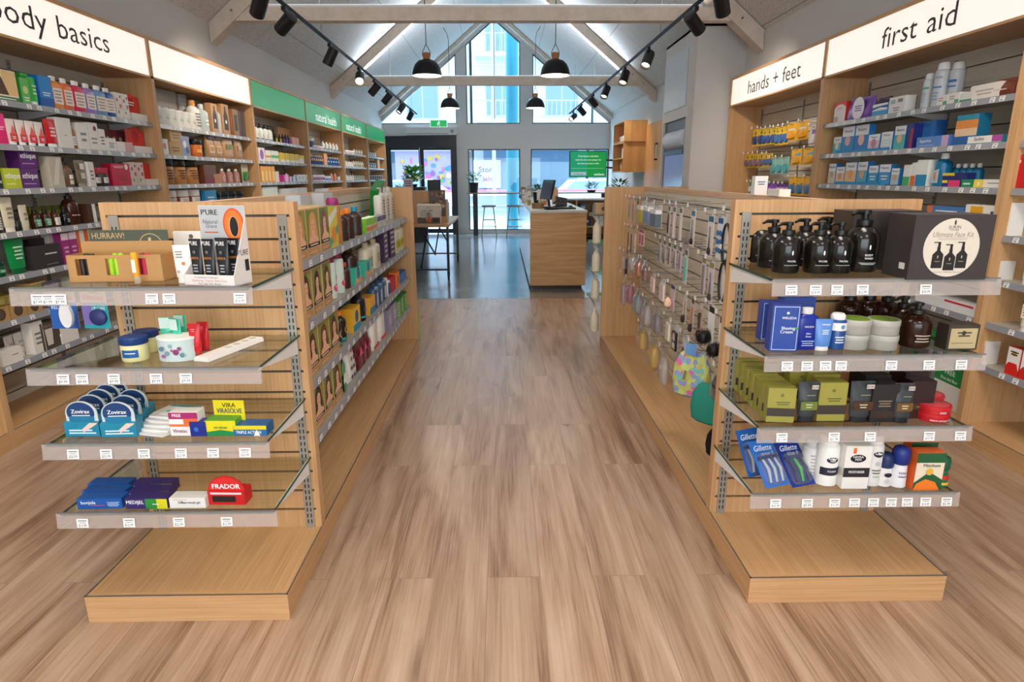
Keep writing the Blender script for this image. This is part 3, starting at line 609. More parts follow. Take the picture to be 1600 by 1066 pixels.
def make(kind, name, w, h, d, cols, dl, seg):
    r = w / 2; b = cols[0]; c = cols[1] if len(cols) > 1 else '#EEEEEE'; c2 = cols[2] if len(cols) > 2 else c
    gloss = .28
    if kind in ('carton', 'facebox'):
        mb = MB().box(-r, r, 0, d, 0, h, b)
        if c2 is not b and kind == 'carton' and len(cols) > 1: mb.rect(-r * .98, r * .98, h * 0, h, -.0002, c) if c != b else None
        mb.box(-r * .96, r * .96, d * .04, d * .96, h, h + .0008, b)
        deco(mb, dl, w, 0, h, -.0002); o = mb.build(name); return o
    t = bpy.data.objects.new(name, None); S.collection.objects.link(t); t.empty_display_size = .03
    if kind == 'archbox':
        MB().prism([(0, 0), (d, 0), (d, h * .5), (0, h * .40)], -r, r, b, 'x').rect(-r, r, 0, h * .4, -.0003, '#1E88A8').rect(-r * .75, r * .8, h * .08, h * .12, -.0008, '#D8F0F5').rect(-r * .75, r * .6, h * .16, h * .2, -.0008, '#D8F0F5').poly([(r * .1, h * .12), (r * .9, h * .36), (r * .95, h * .4), (r * .5, h * .4), (r * .0, h * .2)], -.001, '#E8D0C0').build('box_body', t)
        o = [(-r * .92, h * .42), (r * .92, h * .42)] + [(r * .92 * math.cos(q), h * .64 + h * .36 * math.sin(q)) for q in [PI * i / 16 for i in range(17)]]
        MB().prism(o, .010, .013, '#CDD6D8').ell(-r * .04, h * .66, r * .80, h * .31, .0096, '#1B3F74', 28).poly([(-r * .74, h * .42), (r * .7, h * .42), (r * .72, h * .56), (-r * .76, h * .56)], .0093, '#1E78A0').text('Zovirax', -r * .04, h * .69, h * .12, .009, '#FFFFFF', r * 1.25, bold=.05).rect(-r * .55, r * .5, h * .57, h * .6, .009, '#D8E8F0').build('arched_header', t)
        return t
    if kind == 'tray':
        # open-topped card display with a raised back card
        lip = .3 * h
        MB().box(-r, r, 0, .003, 0, lip, b).box(-r, r, d - .003, d, 0, lip * 1.2, b).box(-r, r, 0, d, 0, .003, b).box(-r, -r + .003, 0, d, 0, lip, b).box(r - .003, r, 0, d, 0, lip, b).build('tray', t)
        m2 = MB().box(-r, r, d - .004, d - .001, lip, h, c); deco(m2, dl, w, 0, h, d - .004); m2.build('back_card', t)
        return t
    if kind == 'pouch':
        rg = []
        for z, k, q in ((0, 1, .55), (.04, 1, .9), (.2, 1, 1.), (.55, .98, .8), (.82, .97, .3), (.93, .97, .05), (1, .97, .05)): rg.append([(x, y + d / 2, z * h) for x, y, _ in supel(w * k, max(d * q, .002), 0, 16, 5)])
        mb = MB().rings(rg, mat(b, gloss)); deco(mb, dl, w * .9, 0, h, -.002); mb.build('pouch_body', t); MB().box(-w * .46, w * .46, d / 2 - .0016, d / 2 + .0016, h * .955, h, c).build('seal', t); return t
    if kind == 'card':
        th = h; MB().prism([(-r, 0), (r, 0), (r, h * .96), (r * .9, h), (-r * .9, h), (-r, h * .96)], d - .0015, d, b).rect(-r * .22, r * .22, h * .91, h * .94, d - .0019, '#2E2E2E').build('backing_card', t)
        rg = [[(x, d - .0016 - yy, h * .1 + (z + .5) * h * .5) for x, z, _ in supel(w * .8 * k, 1 * k, 0, 16, 5)] for yy, k in ((0, 1), (d * .6, .96), (d * .96, .84))]
        mb = MB().rings(rg, mat(c, .2), caps=True); mb.build('blister', t)
        m3 = MB(); deco(m3, dl, w, 0, h, d - .0018)
        if m3.f: m3.build('printed_header', t)
        return t
    if kind == 'tube':
        ch = .14 * h
        rg = [[(x, y + d / 2, ch + (h - ch) * z) for x, y, _ in supel(w * kx, max(d * ky, .002), 0, seg, 2)] for z, kx, ky in ((0, .82, .9), (.03, .86, .95), (.35, .92, .8), (.7, .98, .42), (.93, 1, .06), (1, 1, .05))]
        mb = MB().rings(rg, mat(b, gloss)); deco(mb, dl, w * .8, ch, h - ch, d * .02); mb.build('tube_body', t)
        MB().lathe([(r * .74, 0), (r * .76, ch * .1), (r * .72, ch)], c, seg, 0, d / 2, 1, d / w * 1.1).build('cap', t); return t
    sy = d / w; cy = d / 2; wr = r + .0004 if abs(sy - 1) < .05 else 0
    def body(pr, m, zone, nm_='body'):
        mb = MB().lathe([(q * r, z * h) for q, z in pr], m, seg, 0, cy, 1, sy)
        z0, z1 = zone; wd = w * .86 if wr else w * .8
        if wr: deco(mb, dl, wd, z0 * h, (z1 - z0) * h, 0, wr, cy)
        elif dl: deco(mb, dl, wd * .8, z0 * h, (z1 - z0) * h, cy - r * sy - .0)
        mb.build(nm_, t)
    if kind == 'bottle':
        body([(.9, 0), (1, .02), (1, .66), (.93, .72), (.6, .79), (.42, .82), (.40, .86)], mat(b, gloss), (.05, .66)); MB().lathe([(r * .46, h * .83), (r * .48, h * .84), (r * .46, h)], c, seg, 0, cy, 1, sy).build('cap', t)
    elif kind == 'sqbottle':
        rg = [[(x, y + cy, z * h) for x, y, _ in supel(w * k, d * k, 0, 20, 4)] for z, k in ((0, .95), (.02, 1), (.74, 1), (.79, .93), (.84, .6), (.86, .45))]
        mb = MB().rings(rg, mat(b, gloss)); deco(mb, dl, w, .03 * h, .71 * h, 0); mb.build('body', t); MB().lathe([(r * .5, h * .85), (r * .52, h * .86), (r * .5, h)], c, seg, 0, cy, 1, sy).build('cap', t)
    elif kind == 'pump':
        body([(.92, 0), (1, .03), (1, .52), (.95, .60), (.7, .70), (.42, .74), (.40, .76)], mat(b, .18), (.06, .5))
        MB().lathe([(r * .45, h * .75), (r * .48, h * .755), (r * .46, h * .84), (r * .2, h * .85), (r * .2, h * .93), (r * .32, h * .935), (r * .30, h), (.001, h)], c, 14, 0, cy).tube([(0, cy, h * .965), (-r * .7, cy - r * .3, h * .97), (-r * 1.05, cy - r * .45, h * .93)], [r * .16, r * .13, r * .09], c, 8).build('pump', t)
    elif kind == 'dropper':
        body([(.92, 0), (1, .03), (1, .55), (.8, .64), (.4, .70)], mat(b, .15), (.05, .52)); MB().lathe([(r * .5, h * .68), (r * .5, h * .80), (r * .3, h * .82), (r * .26, h * .97), (r * .1, h)], c, 12, 0, cy).build('dropper_cap', t)
    elif kind == 'jar':
        body([(.93, 0), (1, .05), (1, .66), (.94, .70)], mat(b, gloss), (.08, .66)); MB().lathe([(r * 1.0, h * .70), (r * 1.03, h * .72), (r * 1.03, h * .97), (r * .97, h)], c, seg, 0, cy, 1, sy).build('lid', t)
    elif kind == 'tin':
        body([(.98, 0), (1, .04), (1, .62)], mat(b, .3), (.05, .6)); MB().lathe([(r * 1.02, h * .60), (r * 1.03, h * .62), (r * 1.03, h * .94), (r * 1.0, h), (r * .9, h * .985)], c, seg, 0, cy, 1, sy).lathe([(r * .89, h * .99), (r * .88, h * 1.004)], c2, seg, 0, cy, 1, sy).build('lid', t)
    elif kind == 'can':
        body([(.94, 0), (1, .01), (1, .78), (.9, .83), (.72, .85)], mat(b, .25), (.03, .76)); MB().lathe([(r * .8, h * .83), (r * .82, h * .84), (r * .78, h * .95), (r * .6, h)], c, seg, 0, cy, 1, sy).build('cap', t)
    elif kind == 'rollon':
        body([(.85, 0), (.95, .02), (.9, .35), (.82, .58)], mat(b, gloss), (.05, .5)); MB().lathe([(r * .86, h * .57), (r * 1.0, h * .6), (r * 1.0, h * .85), (r * .85, h * .95), (r * .45, h)], c, seg, 0, cy, 1, sy).build('cap', t)
    elif kind == 'canister':
        body([(1, 0), (1, .9)], mat(b, .4), (.1, .88)); MB().lathe([(r * 1.03, h * .9), (r * 1.03, h)], c, seg, 0, cy, 1, sy).build('lid', t)
    return t
PROTO = {}
ORD = ['first', 'second', 'third', 'fourth', 'fifth', 'sixth', 'seventh', 'eighth', 'ninth', 'tenth', 'eleventh', 'twelfth']
CNT = ['', 'one', 'two', 'three', 'four', 'five', 'six', 'seven', 'eight', 'nine', 'ten', 'eleven', 'twelve']
LBL = {}
def row(kind, desc, place, pts, rz, w, h, d, cols, dl=None, name=None, tilt=0):
    nm_, cat = NAMES[kind]; nm_ = name or nm_; seg = 20 if pts[0][1] < 3.2 else (14 if pts[0][1] < 6 else 10)
    key = (kind, nm_, round(w, 3), round(h, 3), round(d, 3), tuple(cols), str(dl), seg); n = len(pts)
    for i, p in enumerate(pts):
        if n == 1: lb = desc + ', ' + place
        elif n > 12: lb = desc + ', ' + place
        else:
            lb = '%s, %s from left of %s, %s' % (desc, ORD[i], CNT[n], place)
            if len(lb.split()) > 16: lb = '%s, %s from left, %s' % (desc, ORD[i], place)
        LBL[lb] = LBL.get(lb, 0) + 1
        if key not in PROTO: o = PROTO[key] = make(kind, nm_, w, h, d, cols, dl, seg); o.location = p[:3]; o.rotation_euler = (tilt, 0, rz + (p[3] if len(p) > 3 else random.uniform(-.03, .03)))
        else: o = dup(PROTO[key], p[:3], rz + (p[3] if len(p) > 3 else random.uniform(-.05, .05))); o.rotation_euler[0] = tilt
        o['label'] = lb; o['category'] = cat
        if 'group' in o: del o['group']
        if n > 1: o['group'] = (desc + 's on ' + place)[:80]
P0='top shelf, body basics bay'
P1='second shelf, body basics bay'
P2='third shelf, body basics bay'
P3='fourth shelf, body basics bay'
P4='fifth shelf, body basics bay'
P5='sixth shelf, body basics bay'
P6='lowest shelf, body basics bay'
P7='top shelf, blank white-sign bay'
P8='second shelf, blank white-sign bay'
P9='third shelf, blank white-sign bay'
P10='fourth shelf, blank white-sign bay'
P11='top shelf, near green bay'
P12='second shelf, near green bay'
P13='third shelf, near green bay'
P14='fourth shelf, near green bay'
P15='top shelf, nearer lettered-green bay'
P16='second shelf, nearer lettered-green bay'
P17='third shelf, nearer lettered-green bay'
P18='top shelf, farther lettered-green bay'
P19='second shelf, farther lettered-green bay'
P20='third shelf, farther lettered-green bay'
P21='top shelf, farthest green bay'
P22='second shelf, farthest green bay'
P23='third shelf, farthest green bay'
P24='fourth shelf, nearer lettered-green bay'
P25='fourth shelf, farther lettered-green bay'
P26='fourth shelf, farthest green bay'
P27='top shelf, first aid bay'
P28='second shelf, first aid bay'
P29='third shelf, first aid bay'
P30='fourth shelf, first aid bay'
P31='fifth shelf, first aid bay'
P32='sixth shelf, first aid bay'
P33='lowest shelf, first aid bay'
P34='base of first aid bay'
P35='fifth shelf, right edge bay'
P36='sixth shelf, right edge bay'
P37='lowest shelf, right edge bay'
P38='top row of hooks'
P39='middle row of hooks'
P40='lowest row of hooks'
P41='top side shelf'
P42='second side shelf'
P43='third side shelf'
P44='lowest side shelf'
P45='top side shelf, left gondola'
P46='second side shelf, left gondola'
P47='third side shelf, left gondola'
P48='lowest side shelf, left gondola'
P49='top glass shelf, left gondola'
P50='top glass shelf'
P51='second glass shelf, left gondola'
P52='second shelf'
P53='third glass shelf'
P54='third glass shelf, left gondola'
P55='lowest glass shelf, left gondola'
P56='lowest glass shelf'
P57='top glass shelf, right gondola'
P58='second glass shelf, right gondola'
P59='second glass shelf'
P60='third glass shelf, right gondola'
P61='lowest glass shelf, right gondola'
D0=[('r',.1,.9,.18,.86,'#EFE6D8'),('k',4,.18,.82,.24,.8,'#B08C86')]
D1=[('e',.25,.72,.16,'#B83A4B'),('e',.7,.5,.18,'#C24A55'),('e',.3,.25,.14,'#7F9A6C'),('e',.75,.85,.12,'#A33247'),('r',.1,.9,.36,.42,'#D9C9B8')]
D2=[('k',3,.2,.8,.25,.7,'#777777')]
D3=[('t','ethique',.5,.62,.3,'#FFFFFF',.86),('k',1,.1,.8,.2,.28,'#C9A8D8')]
D4=[('p',[(.2,.15),(.8,.15),(.8,.6),(.6,.8),(.6,.92),(.4,.92),(.4,.8),(.2,.6)],'#26221F'),('e',.5,.42,.12,'#F2F2F2')]
D5=[('k',2,.2,.8,.25,.7,'#7A5E30')]
D6=[('k',1,.2,.8,.3,.45,'#D8B8A8')]
D7=[('e',.5,.75,.13,'#2A2420'),('r',.1,.9,.38,.42,'#58A8C8')]
D8=[('r',.2,.8,.35,.7,'#C8D8DC')]
D9=[('p',[(.1,.4),(.9,.5),(.9,.8),(.2,.6)],'#5AA8D8')]
D10=[('p',[(.2,.1),(.5,.1),(.8,.65),(.6,.65)],'#1E1E22')]
D11=[('f','#6A7E2E','#C98A4A','#E2B08E')]
D12=[('f','#7A8436','#D89A5A','#E2B08E')]
D13=[('f','#5E762A','#8A4A28','#E2B08E')]
D14=[('f','#6A7E2E','#4A2418','#E2B08E')]
D15=[('f','#7A8436','#3A1A14','#E2B08E')]
D16=[('f','#5E762A','#5A2A1C','#E2B08E')]
D17=[('f','#6A7E2E','#4A2A1E','#E2B08E')]
D18=[('f','#7A8436','#6A3A22','#E2B08E')]
D19=[('f','#5E762A','#5A2418','#E2B08E')]
D20=[('f','#6A7E2E','#3A1E16','#E2B08E')]
D21=[('f','#7A8436','#4A2418','#E2B08E')]
D22=[('f','#5E762A','#5E2E1E','#E2B08E')]
D23=[('e',.5,.5,.25,'#2AA8A0'),('e',.5,.5,.18,'#3A1E1A')]
D24=[('t',"P'URE",.5,.88,.11,'#F2F2F2'),('e',.5,.66,.12,'#A9B0B8'),('e',.5,.66,.08,'#1E1E22'),('t','PAPAYA',.5,.5,.07,'#C8803A'),('k',3,.25,.75,.12,.36,'#9AA0A8')]
D25=[('r',0,1,.6,1,'#D8EEE6')]
D26=[('k',2,.3,.7,.7,.85,'#E88A8A')]
D27=[('r',0,1,0,.42,'#1E88A8'),('k',2,.25,.85,.08,.2,'#D8F0F5'),('e',.5,.64,.4,'#DCE4E6',.78),('e',.5,.64,.36,'#1B3F74',.76),('p',[(.16,.42),(.84,.42),(.86,.55),(.14,.55)],'#1E78A0'),('t','Zovirax',.5,.66,.1,'#FFFFFF',.6),('k',1,.25,.8,.53,.56,'#D8E8F0'),('p',[(.55,.2),(.95,.42),(.98,.5),(.6,.3)],'#E8D8C8')]
D28=[('t','bonjela',.25,.62,.34,'#F2F2F5',.42),('k',1,.3,.62,.3,.42,'#E84A5A'),('k',4,.66,.95,.2,.7,'#B8D0F0')]
D29=[('r',.48,.75,0,1,'#2A8A3A'),('r',.75,1,0,1,'#D8D020'),('t','MEDIJEL',.24,.62,.36,'#FFFFFF',.42),('k',1,.65,.8,.4,.55,'#F2F2F2')]
D30=[('t','FACIAL',.5,.42,.09,'#E8E8EA',.5),('k',1,.2,.8,.22,.26,'#C8CDD2'),('e',.5,.8,.035,'#F2F2F2',3)]
D31=[('e',.55,.83,.05,'#D8E4F5'),('t','WELEDA',.6,.72,.055,'#F2F5FA',.6),('t','Shaving',.6,.5,.07,'#F2F5FA',.55),('t','Cream',.55,.42,.07,'#F2F5FA',.45),('r',.06,.94,.03,.045,'#C8D8F5'),('r',.06,.94,.955,.97,'#C8D8F5'),('r',.06,.08,.03,.97,'#C8D8F5'),('r',.92,.94,.03,.97,'#C8D8F5'),('e',.9,.5,.06,'#3A9A4A')]
D32=[('k',3,.2,.8,.15,.6,'#B8A898')]
D33=[('r',0,1,.18,.42,'#3E3632'),('k',2,.3,.8,.5,.62,'#5A5A2A'),('e',.5,.8,.06,'#6A6830')]
D34=[('k',3,.25,.75,.4,.6,'#8A7A5A'),('r',0,1,.12,.3,'#3A2A24')]
D35=[('r',0,1,.25,.4,'#4A3020'),('k',1,.3,.7,.3,.34,'#B8902A')]
D36=[('t','wave and groom',.5,.5,.5,'#F2E8E6',.8)]
D37=[('t','DAX',.5,.5,.5,'#F2E8E6',.3)]
D38=[('k',7,.2,.8,.1,.9,'#A8A8AA')]
D39=[('r',0,1,.74,1,'#1E5A34'),('p',[(0,0),(1,0),(1,.28),(.5,.5),(0,.2)],'#1E5A34'),('p',[(0,0),(.95,0),(.75,.22),(.4,.3),(.1,.18)],'#F07A28'),('t','Mitchum',.55,.66,.09,'#2A4A3A',.75),('e',.5,.5,.13,'#E0B040')]
row('carton','photo-printed gift box with long-haired woman',P0,[(-2.815,3.809,1.9)],H90,.282,.169,.09,['#3E7A46','#F3E9DA'],[('r',0,1,.16,1,'#F3E4CB'),('r',.62,1,.2,.98,'#E9C58A'),('p',[(.2,.2),(.3,.98),(.5,1),(.62,.7),(.74,.2)],'#4A2C20'),('e',.33,.78,.1,'#E7B596'),('r',0,1,0,.15,'#3E7A46'),('k',1,.3,.9,.05,.11,'#FFFFFF')])
row('carton','tall green carton standing behind',P0,[(-2.885,4.159,1.9)],H90,.142,.188,.05,['#2F9A3A','#3FB54A'],[('k',3,.2,.8,.25,.7,'#D8F0C8')])
row('carton','small green carton',P0,[(-2.815,4.015,1.9)],H90,.073,.145,.05,['#2E9840','#63B658'],[('e',.5,.55,.3,'#C9D98A'),('k',2,.2,.8,.1,.3,'#E8F5DA')])
row('tube','green inverted tube with white foot',P0,[(-2.815,4.094,1.9)],H90,.076,.164,.03,['#35B548','#F4F4F2'],[('k',3,.2,.8,.25,.7,'#DDF2D8')])
row('carton','bright blue carton',P0,[(-2.815,4.195,1.9)],H90,.112,.182,.06,['#1464B4','#1D86D0'],[('k',2,.2,.8,.35,.5,'#E8F3FC'),('r',0,1,0,.3,'#1457A8')])
row('sqbottle','orange liquid soap bottle with white cap',P0,[(-2.815,4.301,1.9)],H90,.111,.197,.05,['#F0922E','#F5F4F0'],D0)
row('sqbottle','coral orange liquid soap bottle with white cap',P0,[(-2.815,4.405,1.9)],H90,.104,.197,.05,['#E8703C','#F5F4F0'],D0)
row('sqbottle','crimson liquid soap bottle with white cap',P0,[(-2.815,4.519,1.9)],H90,.129,.197,.05,['#D6264F','#F5F4F0'],D0)
row('sqbottle','violet liquid soap bottle with white cap',P0,[(-2.815,4.635,1.9)],H90,.123,.196,.05,['#9C7BC0','#F5F4F0'],D0)
row('sqbottle','light blue liquid soap bottle with white cap',P0,[(-2.815,4.751,1.9)],H90,.129,.199,.05,['#6D9CCB','#F5F4F0'],D0)
row('sqbottle','navy blue liquid soap bottle with white cap',P0,[(-2.815,4.856,1.9)],H90,.12,.196,.05,['#1F4A9A','#F5F4F0'],D0)
row('carton','floral white carton',P0,[(-2.815,4.961,1.9),(-2.815,5.048,1.9)],H90,.08,.179,.05,['#E9E2D8'],D1)
row('tray','sloped red and white display with round badge',P0,[(-2.815,5.221,1.9)],H90,.225,.187,.06,['#EFE7E0','#D8403A'],[('e',.5,.7,.32,'#E8382F'),('e',.5,.7,.2,'#C22A31'),('k',2,.3,.7,.6,.8,'#FFFFFF')])
row('carton','hot pink carton',P1,[(-2.815,3.734,1.66)],H90,.134,.167,.06,['#D11A66','#E2307D'],[('r',0,1,0,.45,'#D8156A'),('k',2,.2,.9,.45,.6,'#FCD6E6')])
row('tube','white squeeze tube fading to red',P1,[(-2.815,3.854,1.66),(-2.815,3.932,1.66),(-2.815,4.009,1.66),(-2.815,4.087,1.66)],H90,.072,.146,.03,['#F0E2DC','#FFFFFF'],[('r',0,1,0,.35,'#DF3B46'),('p',[(.1,.35),(.9,.35),(.5,.75)],'#E86A62'),('k',2,.25,.75,.1,.25,'#FFFFFF')])
row('tube','red squeeze tube with white foot',P1,[(-2.815,4.187,1.66)],H90,.104,.172,.03,['#CF2028','#FFFFFF'],[('k',3,.2,.8,.25,.7,'#F8D8D4')])
row('carton','tall plain white carton',P1,[(-2.815,4.306,1.66)],H90,.127,.189,.06,['#E9E4DC'],[('k',1,.4,.6,.4,.46,'#9A9A9A')])
row('pump','amber pump bottle with white label',P1,[(-2.815,4.394,1.66)],H90,.089,.193,.089,['#9A6A2E','#2B2422'],[('r',0,1,.15,.8,'#F5F3EE'),('k',4,.08,.92,.21,.74,'#8A8A8A')])
row('carton','white carton',P1,[(-2.815,4.487,1.66)],H90,.101,.172,.06,['#EFEBE4'],[('k',2,.2,.8,.25,.7,'#8A8A8A')])
row('carton','white carton with purple circle',P1,[(-2.815,4.598,1.66)],H90,.106,.181,.06,['#EFEAE6'],[('e',.68,.8,.16,'#8A2D4A'),('k',2,.2,.8,.2,.5,'#9A9A9A')])
row('carton','stepped white carton',P1,[(-2.815,4.692,1.66)],H90,.069,.146,.06,['#F1EDE8'],D2)
row('carton','small white carton',P1,[(-2.815,4.79,1.66)],H90,.115,.091,.06,['#F3F0EC'],D2)
row('carton','flat white and pink box',P1,[(-2.815,4.956,1.66)],H90,.193,.073,.06,['#F2EDE8'],[('r',.5,1,0,1,'#D7A8A4')])
row('carton','dark red floral carton at back',P1,[(-2.935,4.968,1.66),(-2.935,5.047,1.66),(-2.935,5.127,1.66),(-2.935,5.206,1.66)],H90,.074,.164,.05,['#7A3A3E'],[('e',.4,.6,.25,'#D9B0A4'),('e',.7,.3,.2,'#B23A48')])
row('tray','sloped red and white display with round badge',P1,[(-2.815,5.209,1.66)],H90,.247,.177,.06,['#EFE7E0','#D8403A'],[('e',.5,.7,.32,'#E8382F'),('e',.5,.7,.2,'#C22A31')])
row('carton','dark navy carton',P2,[(-2.815,3.657,1.415)],H90,.082,.117,.08,['#1E2440'],[('t','ethique',.5,.35,.2,'#E8E8F0',.86)])
row('carton','lime green carton',P2,[(-2.815,3.78,1.415)],H90,.138,.115,.08,['#A9B81E','#B9C82A'],[('t','ethique',.5,.62,.3,'#FFFFFF',.86),('k',1,.1,.6,.2,.28,'#F2F5C8')])
row('carton','purple carton, lower of the stacked pair',P2,[(-2.815,3.918,1.415)],H90,.148,.115,.08,['#4A1C5C','#5A2470'],D3)
row('carton','purple carton, upper of the stacked pair',P2,[(-2.815,3.931,1.532)],H90,.142,.112,.08,['#4A1C5C','#5A2470'],D3)
row('carton','beige carton with slanted top',P2,[(-2.815,4.159,1.415)],H90,.122,.19,.06,['#BDB3A2'],[('p',[(.1,.1),(.5,.1),(.9,.95),(.6,.95)],'#D8D0C2')])
row('pump','smoky brown pump bottle with two labels',P2,[(-2.815,4.295,1.415)],H90,.087,.19,.087,['#6B5440','#1F1B1A'],[('r',.25,.75,.5,.82,'#E9E4D8'),('r',.25,.75,.1,.42,'#D9D2C2')])
row('tube','grey-brown tube with pale labels',P2,[(-2.815,4.413,1.415)],H90,.113,.176,.03,['#7F715E','#A39A8C'],[('r',.25,.75,.6,.85,'#E9E4D8'),('r',.25,.75,.2,.45,'#D9D2C2')])
row('carton','slender white carton',P2,[(-2.815,4.509,1.415)],H90,.065,.166,.05,['#E7E3DC'],D2)
row('jar','dark jar with red lid',P2,[(-2.815,4.588,1.415),(-2.815,4.678,1.415)],H90,.083,.13,.083,['#3C3230','#A82A3A'],[('r',.1,.9,.2,.7,'#E9E2DA'),('k',4,.18,.82,.26,.64,'#777777')])
row('carton','crimson carton with round seal',P2,[(-2.815,4.852,1.415)],H90,.227,.16,.07,['#A81636','#C41E42'],[('e',.82,.86,.09,'#F3E6E6'),('k',2,.1,.7,.8,.92,'#F5D0D8'),('k',3,.3,.8,.25,.5,'#8A1230')])
row('carton','floral cream carton',P2,[(-2.815,5.021,1.415),(-2.815,5.115,1.415)],H90,.087,.174,.05,['#D9C7BC'],D1)
row('tray','sloped red and white display with round badge',P2,[(-2.815,5.272,1.415)],H90,.206,.168,.06,['#EFE7E0','#D8403A'],[('e',.5,.7,.32,'#E8382F')])
row('bottle','dark bottle with cream label',P3,[(-2.815,3.617,1.175)],H90,.082,.171,.082,['#2A221C','#161412'],[('r',0,1,.1,.75,'#E3DDCB'),('k',4,.08,.92,.16,.69,'#6E6A5A')])
row('tube','cream squeeze tube',P3,[(-2.815,3.704,1.175)],H90,.091,.196,.03,['#D9D0B8','#E9E4D6'],[('k',3,.2,.8,.25,.7,'#8A8266')])
row('dropper','small dark dropper bottle',P3,[(-2.815,3.77,1.175)],H90,.039,.092,.039,['#1F2420','#15181A'])
row('tube','slim cream tube',P3,[(-2.815,3.825,1.175)],H90,.068,.148,.03,['#D2CBB4','#C7C0AA'],[('k',2,.2,.8,.25,.7,'#8A8266')])
row('carton','olive green carton at back',P3,[(-2.915,4.027,1.175),(-2.915,4.102,1.175),(-2.915,4.176,1.175),(-2.915,4.25,1.175),(-2.915,4.325,1.175)],H90,.069,.126,.05,['#6E7426'],[('r',.15,.85,.5,.8,'#9AA04A')])
row('dropper','amber dropper bottle with green label',P3,[(-2.815,3.932,1.175),(-2.815,4.019,1.175)],H90,.056,.134,.056,['#3A1F10','#1A1410'],[('r',0,1,.1,.85,'#2F6E4A'),('k',4,.08,.92,.16,.79,'#CFE3D6')])
row('dropper','amber dropper bottle with white label',P3,[(-2.815,4.105,1.175)],H90,.054,.129,.054,['#4A2812','#1A1410'],[('r',0,1,.1,.85,'#E9E4D8'),('k',4,.08,.92,.16,.79,'#777777')])
row('dropper','black dropper bottle',P3,[(-2.815,4.194,1.175)],H90,.052,.125,.052,['#15171A','#101010'],[('k',3,.2,.8,.25,.7,'#C9C9C9')])
row('pump','large brown pump bottle',P3,[(-2.815,4.295,1.175)],H90,.103,.223,.103,['#3E1D10','#15100E'],[('t','beer shampoo',.5,.5,.1,'#F2E6DA',.86)])
row('carton','brown carton with white edge',P3,[(-2.815,4.436,1.175)],H90,.091,.127,.07,['#4A2A18'],[('r',.6,1,0,1,'#EDE8E0')])
row('jar','small green glass jar',P4,[(-2.815,3.576,.935)],H90,.071,.089,.071,['#0F4A33','#143528'],[('r',.1,.9,.3,.7,'#3F8A62'),('k',4,.18,.82,.36,.64,'#DDEEE4')])
row('carton','grey carton behind the green tube',P4,[(-2.895,3.711,.935)],H90,.11,.205,.06,['#8E8A80'])
row('tube','bright green squeeze tube',P4,[(-2.815,3.709,.935)],H90,.142,.22,.04,['#118A45','#0C5E36'],[('k',4,.2,.8,.25,.7,'#BFE8CC')])
row('carton','black flat carton standing behind',P4,[(-2.895,3.997,.935)],H90,.186,.175,.03,['#2E2A2A'],[('k',1,.2,.8,.25,.7,'#A9A29A')])
row('carton','black flat carton with grey lettering',P4,[(-2.815,3.933,.935)],H90,.254,.141,.04,['#332F30'],[('k',1,.45,.85,.55,.68,'#D8D2CC'),('k',1,.45,.85,.12,.2,'#8A8480')])
row('carton','pale grey carton',P4,[(-2.865,4.102,.935)],H90,.102,.209,.05,['#C9C3BC'])
row('carton','magenta and white carton',P4,[(-2.815,4.12,.935),(-2.815,4.196,.935)],H90,.071,.196,.05,['#8E2A6A','#E6D3DE'],[('r',0,1,0,.78,'#9A2D74'),('k',3,.2,.8,.2,.6,'#E0B0D0')])
row('carton','orange and white carton',P4,[(-2.815,4.265,.935),(-2.815,4.354,.935)],H90,.082,.2,.05,['#E9E2D2'],[('r',0,.5,.3,1,'#D9682A'),('r',0,.5,0,.3,'#8A9A3A')])
row('carton','kraft soap box with round window',P5,[(-2.815,3.49,.69),(-2.815,3.621,.69),(-2.815,3.751,.69)],H90,.121,.085,.09,['#B08C5A'],[('e',.5,.5,.27,'#4A3A2E'),('e',.5,.5,.2,'#5C4A40'),('k',1,.2,.8,.86,.92,'#7A5E38')])
row('carton','olive box stacked on kraft boxes',P5,[(-2.815,3.498,.78),(-2.815,3.596,.78),(-2.815,3.694,.78)],H90,.091,.05,.09,['#8A7A3C'],[('r',.1,.9,.2,.7,'#A8965A')])
row('carton','small kraft box with dark round window',P5,[(-2.815,3.814,.78)],H90,.133,.085,.09,['#B8945F'],[('e',.5,.5,.27,'#2E2622')])
row('pouch','mauve foil bag',P5,[(-2.815,4.006,.69)],H90,.227,.16,.06,['#7A4A5E','#9A7A8A'],[('k',2,.2,.8,.25,.7,'#D9C9D2')])
row('jar','white round jar',P6,[(-2.815,3.382,.445)],H90,.077,.11,.077,['#E9E6E2','#F2F0EC'])
row('carton','white carton with small dark lettering',P6,[(-2.815,3.508,.445)],H90,.15,.086,.07,['#E8E3DC'],[('k',1,.5,.8,.5,.62,'#5A5652')])
row('tube','slim white tube',P6,[(-2.865,3.583,.445),(-2.865,3.656,.445),(-2.865,3.729,.445)],H90,.068,.144,.03,['#DDD8D2','#EDEAE6'],[('k',2,.2,.8,.25,.7,'#A9A49E')])
row('carton','tall white carton',P6,[(-2.815,3.733,.445)],H90,.092,.192,.06,['#E4DFD6'],D2)
row('carton','dark brown gift box with tube picture',P6,[(-2.815,3.839,.445)],H90,.167,.17,.07,['#4E443A'],[('p',[(.25,.15),(.55,.15),(.62,.75),(.2,.75)],'#D9CFC4'),('r',0,1,.8,.9,'#6E6254')])
row('carton','white square carton',P6,[(-2.815,4.005,.445)],H90,.164,.16,.06,['#EAE6E0'])
row('jar','small white round tub',P6,[(-2.815,3.924,.445)],H90,.056,.07,.056,['#F0EDE8','#FFFFFF'])
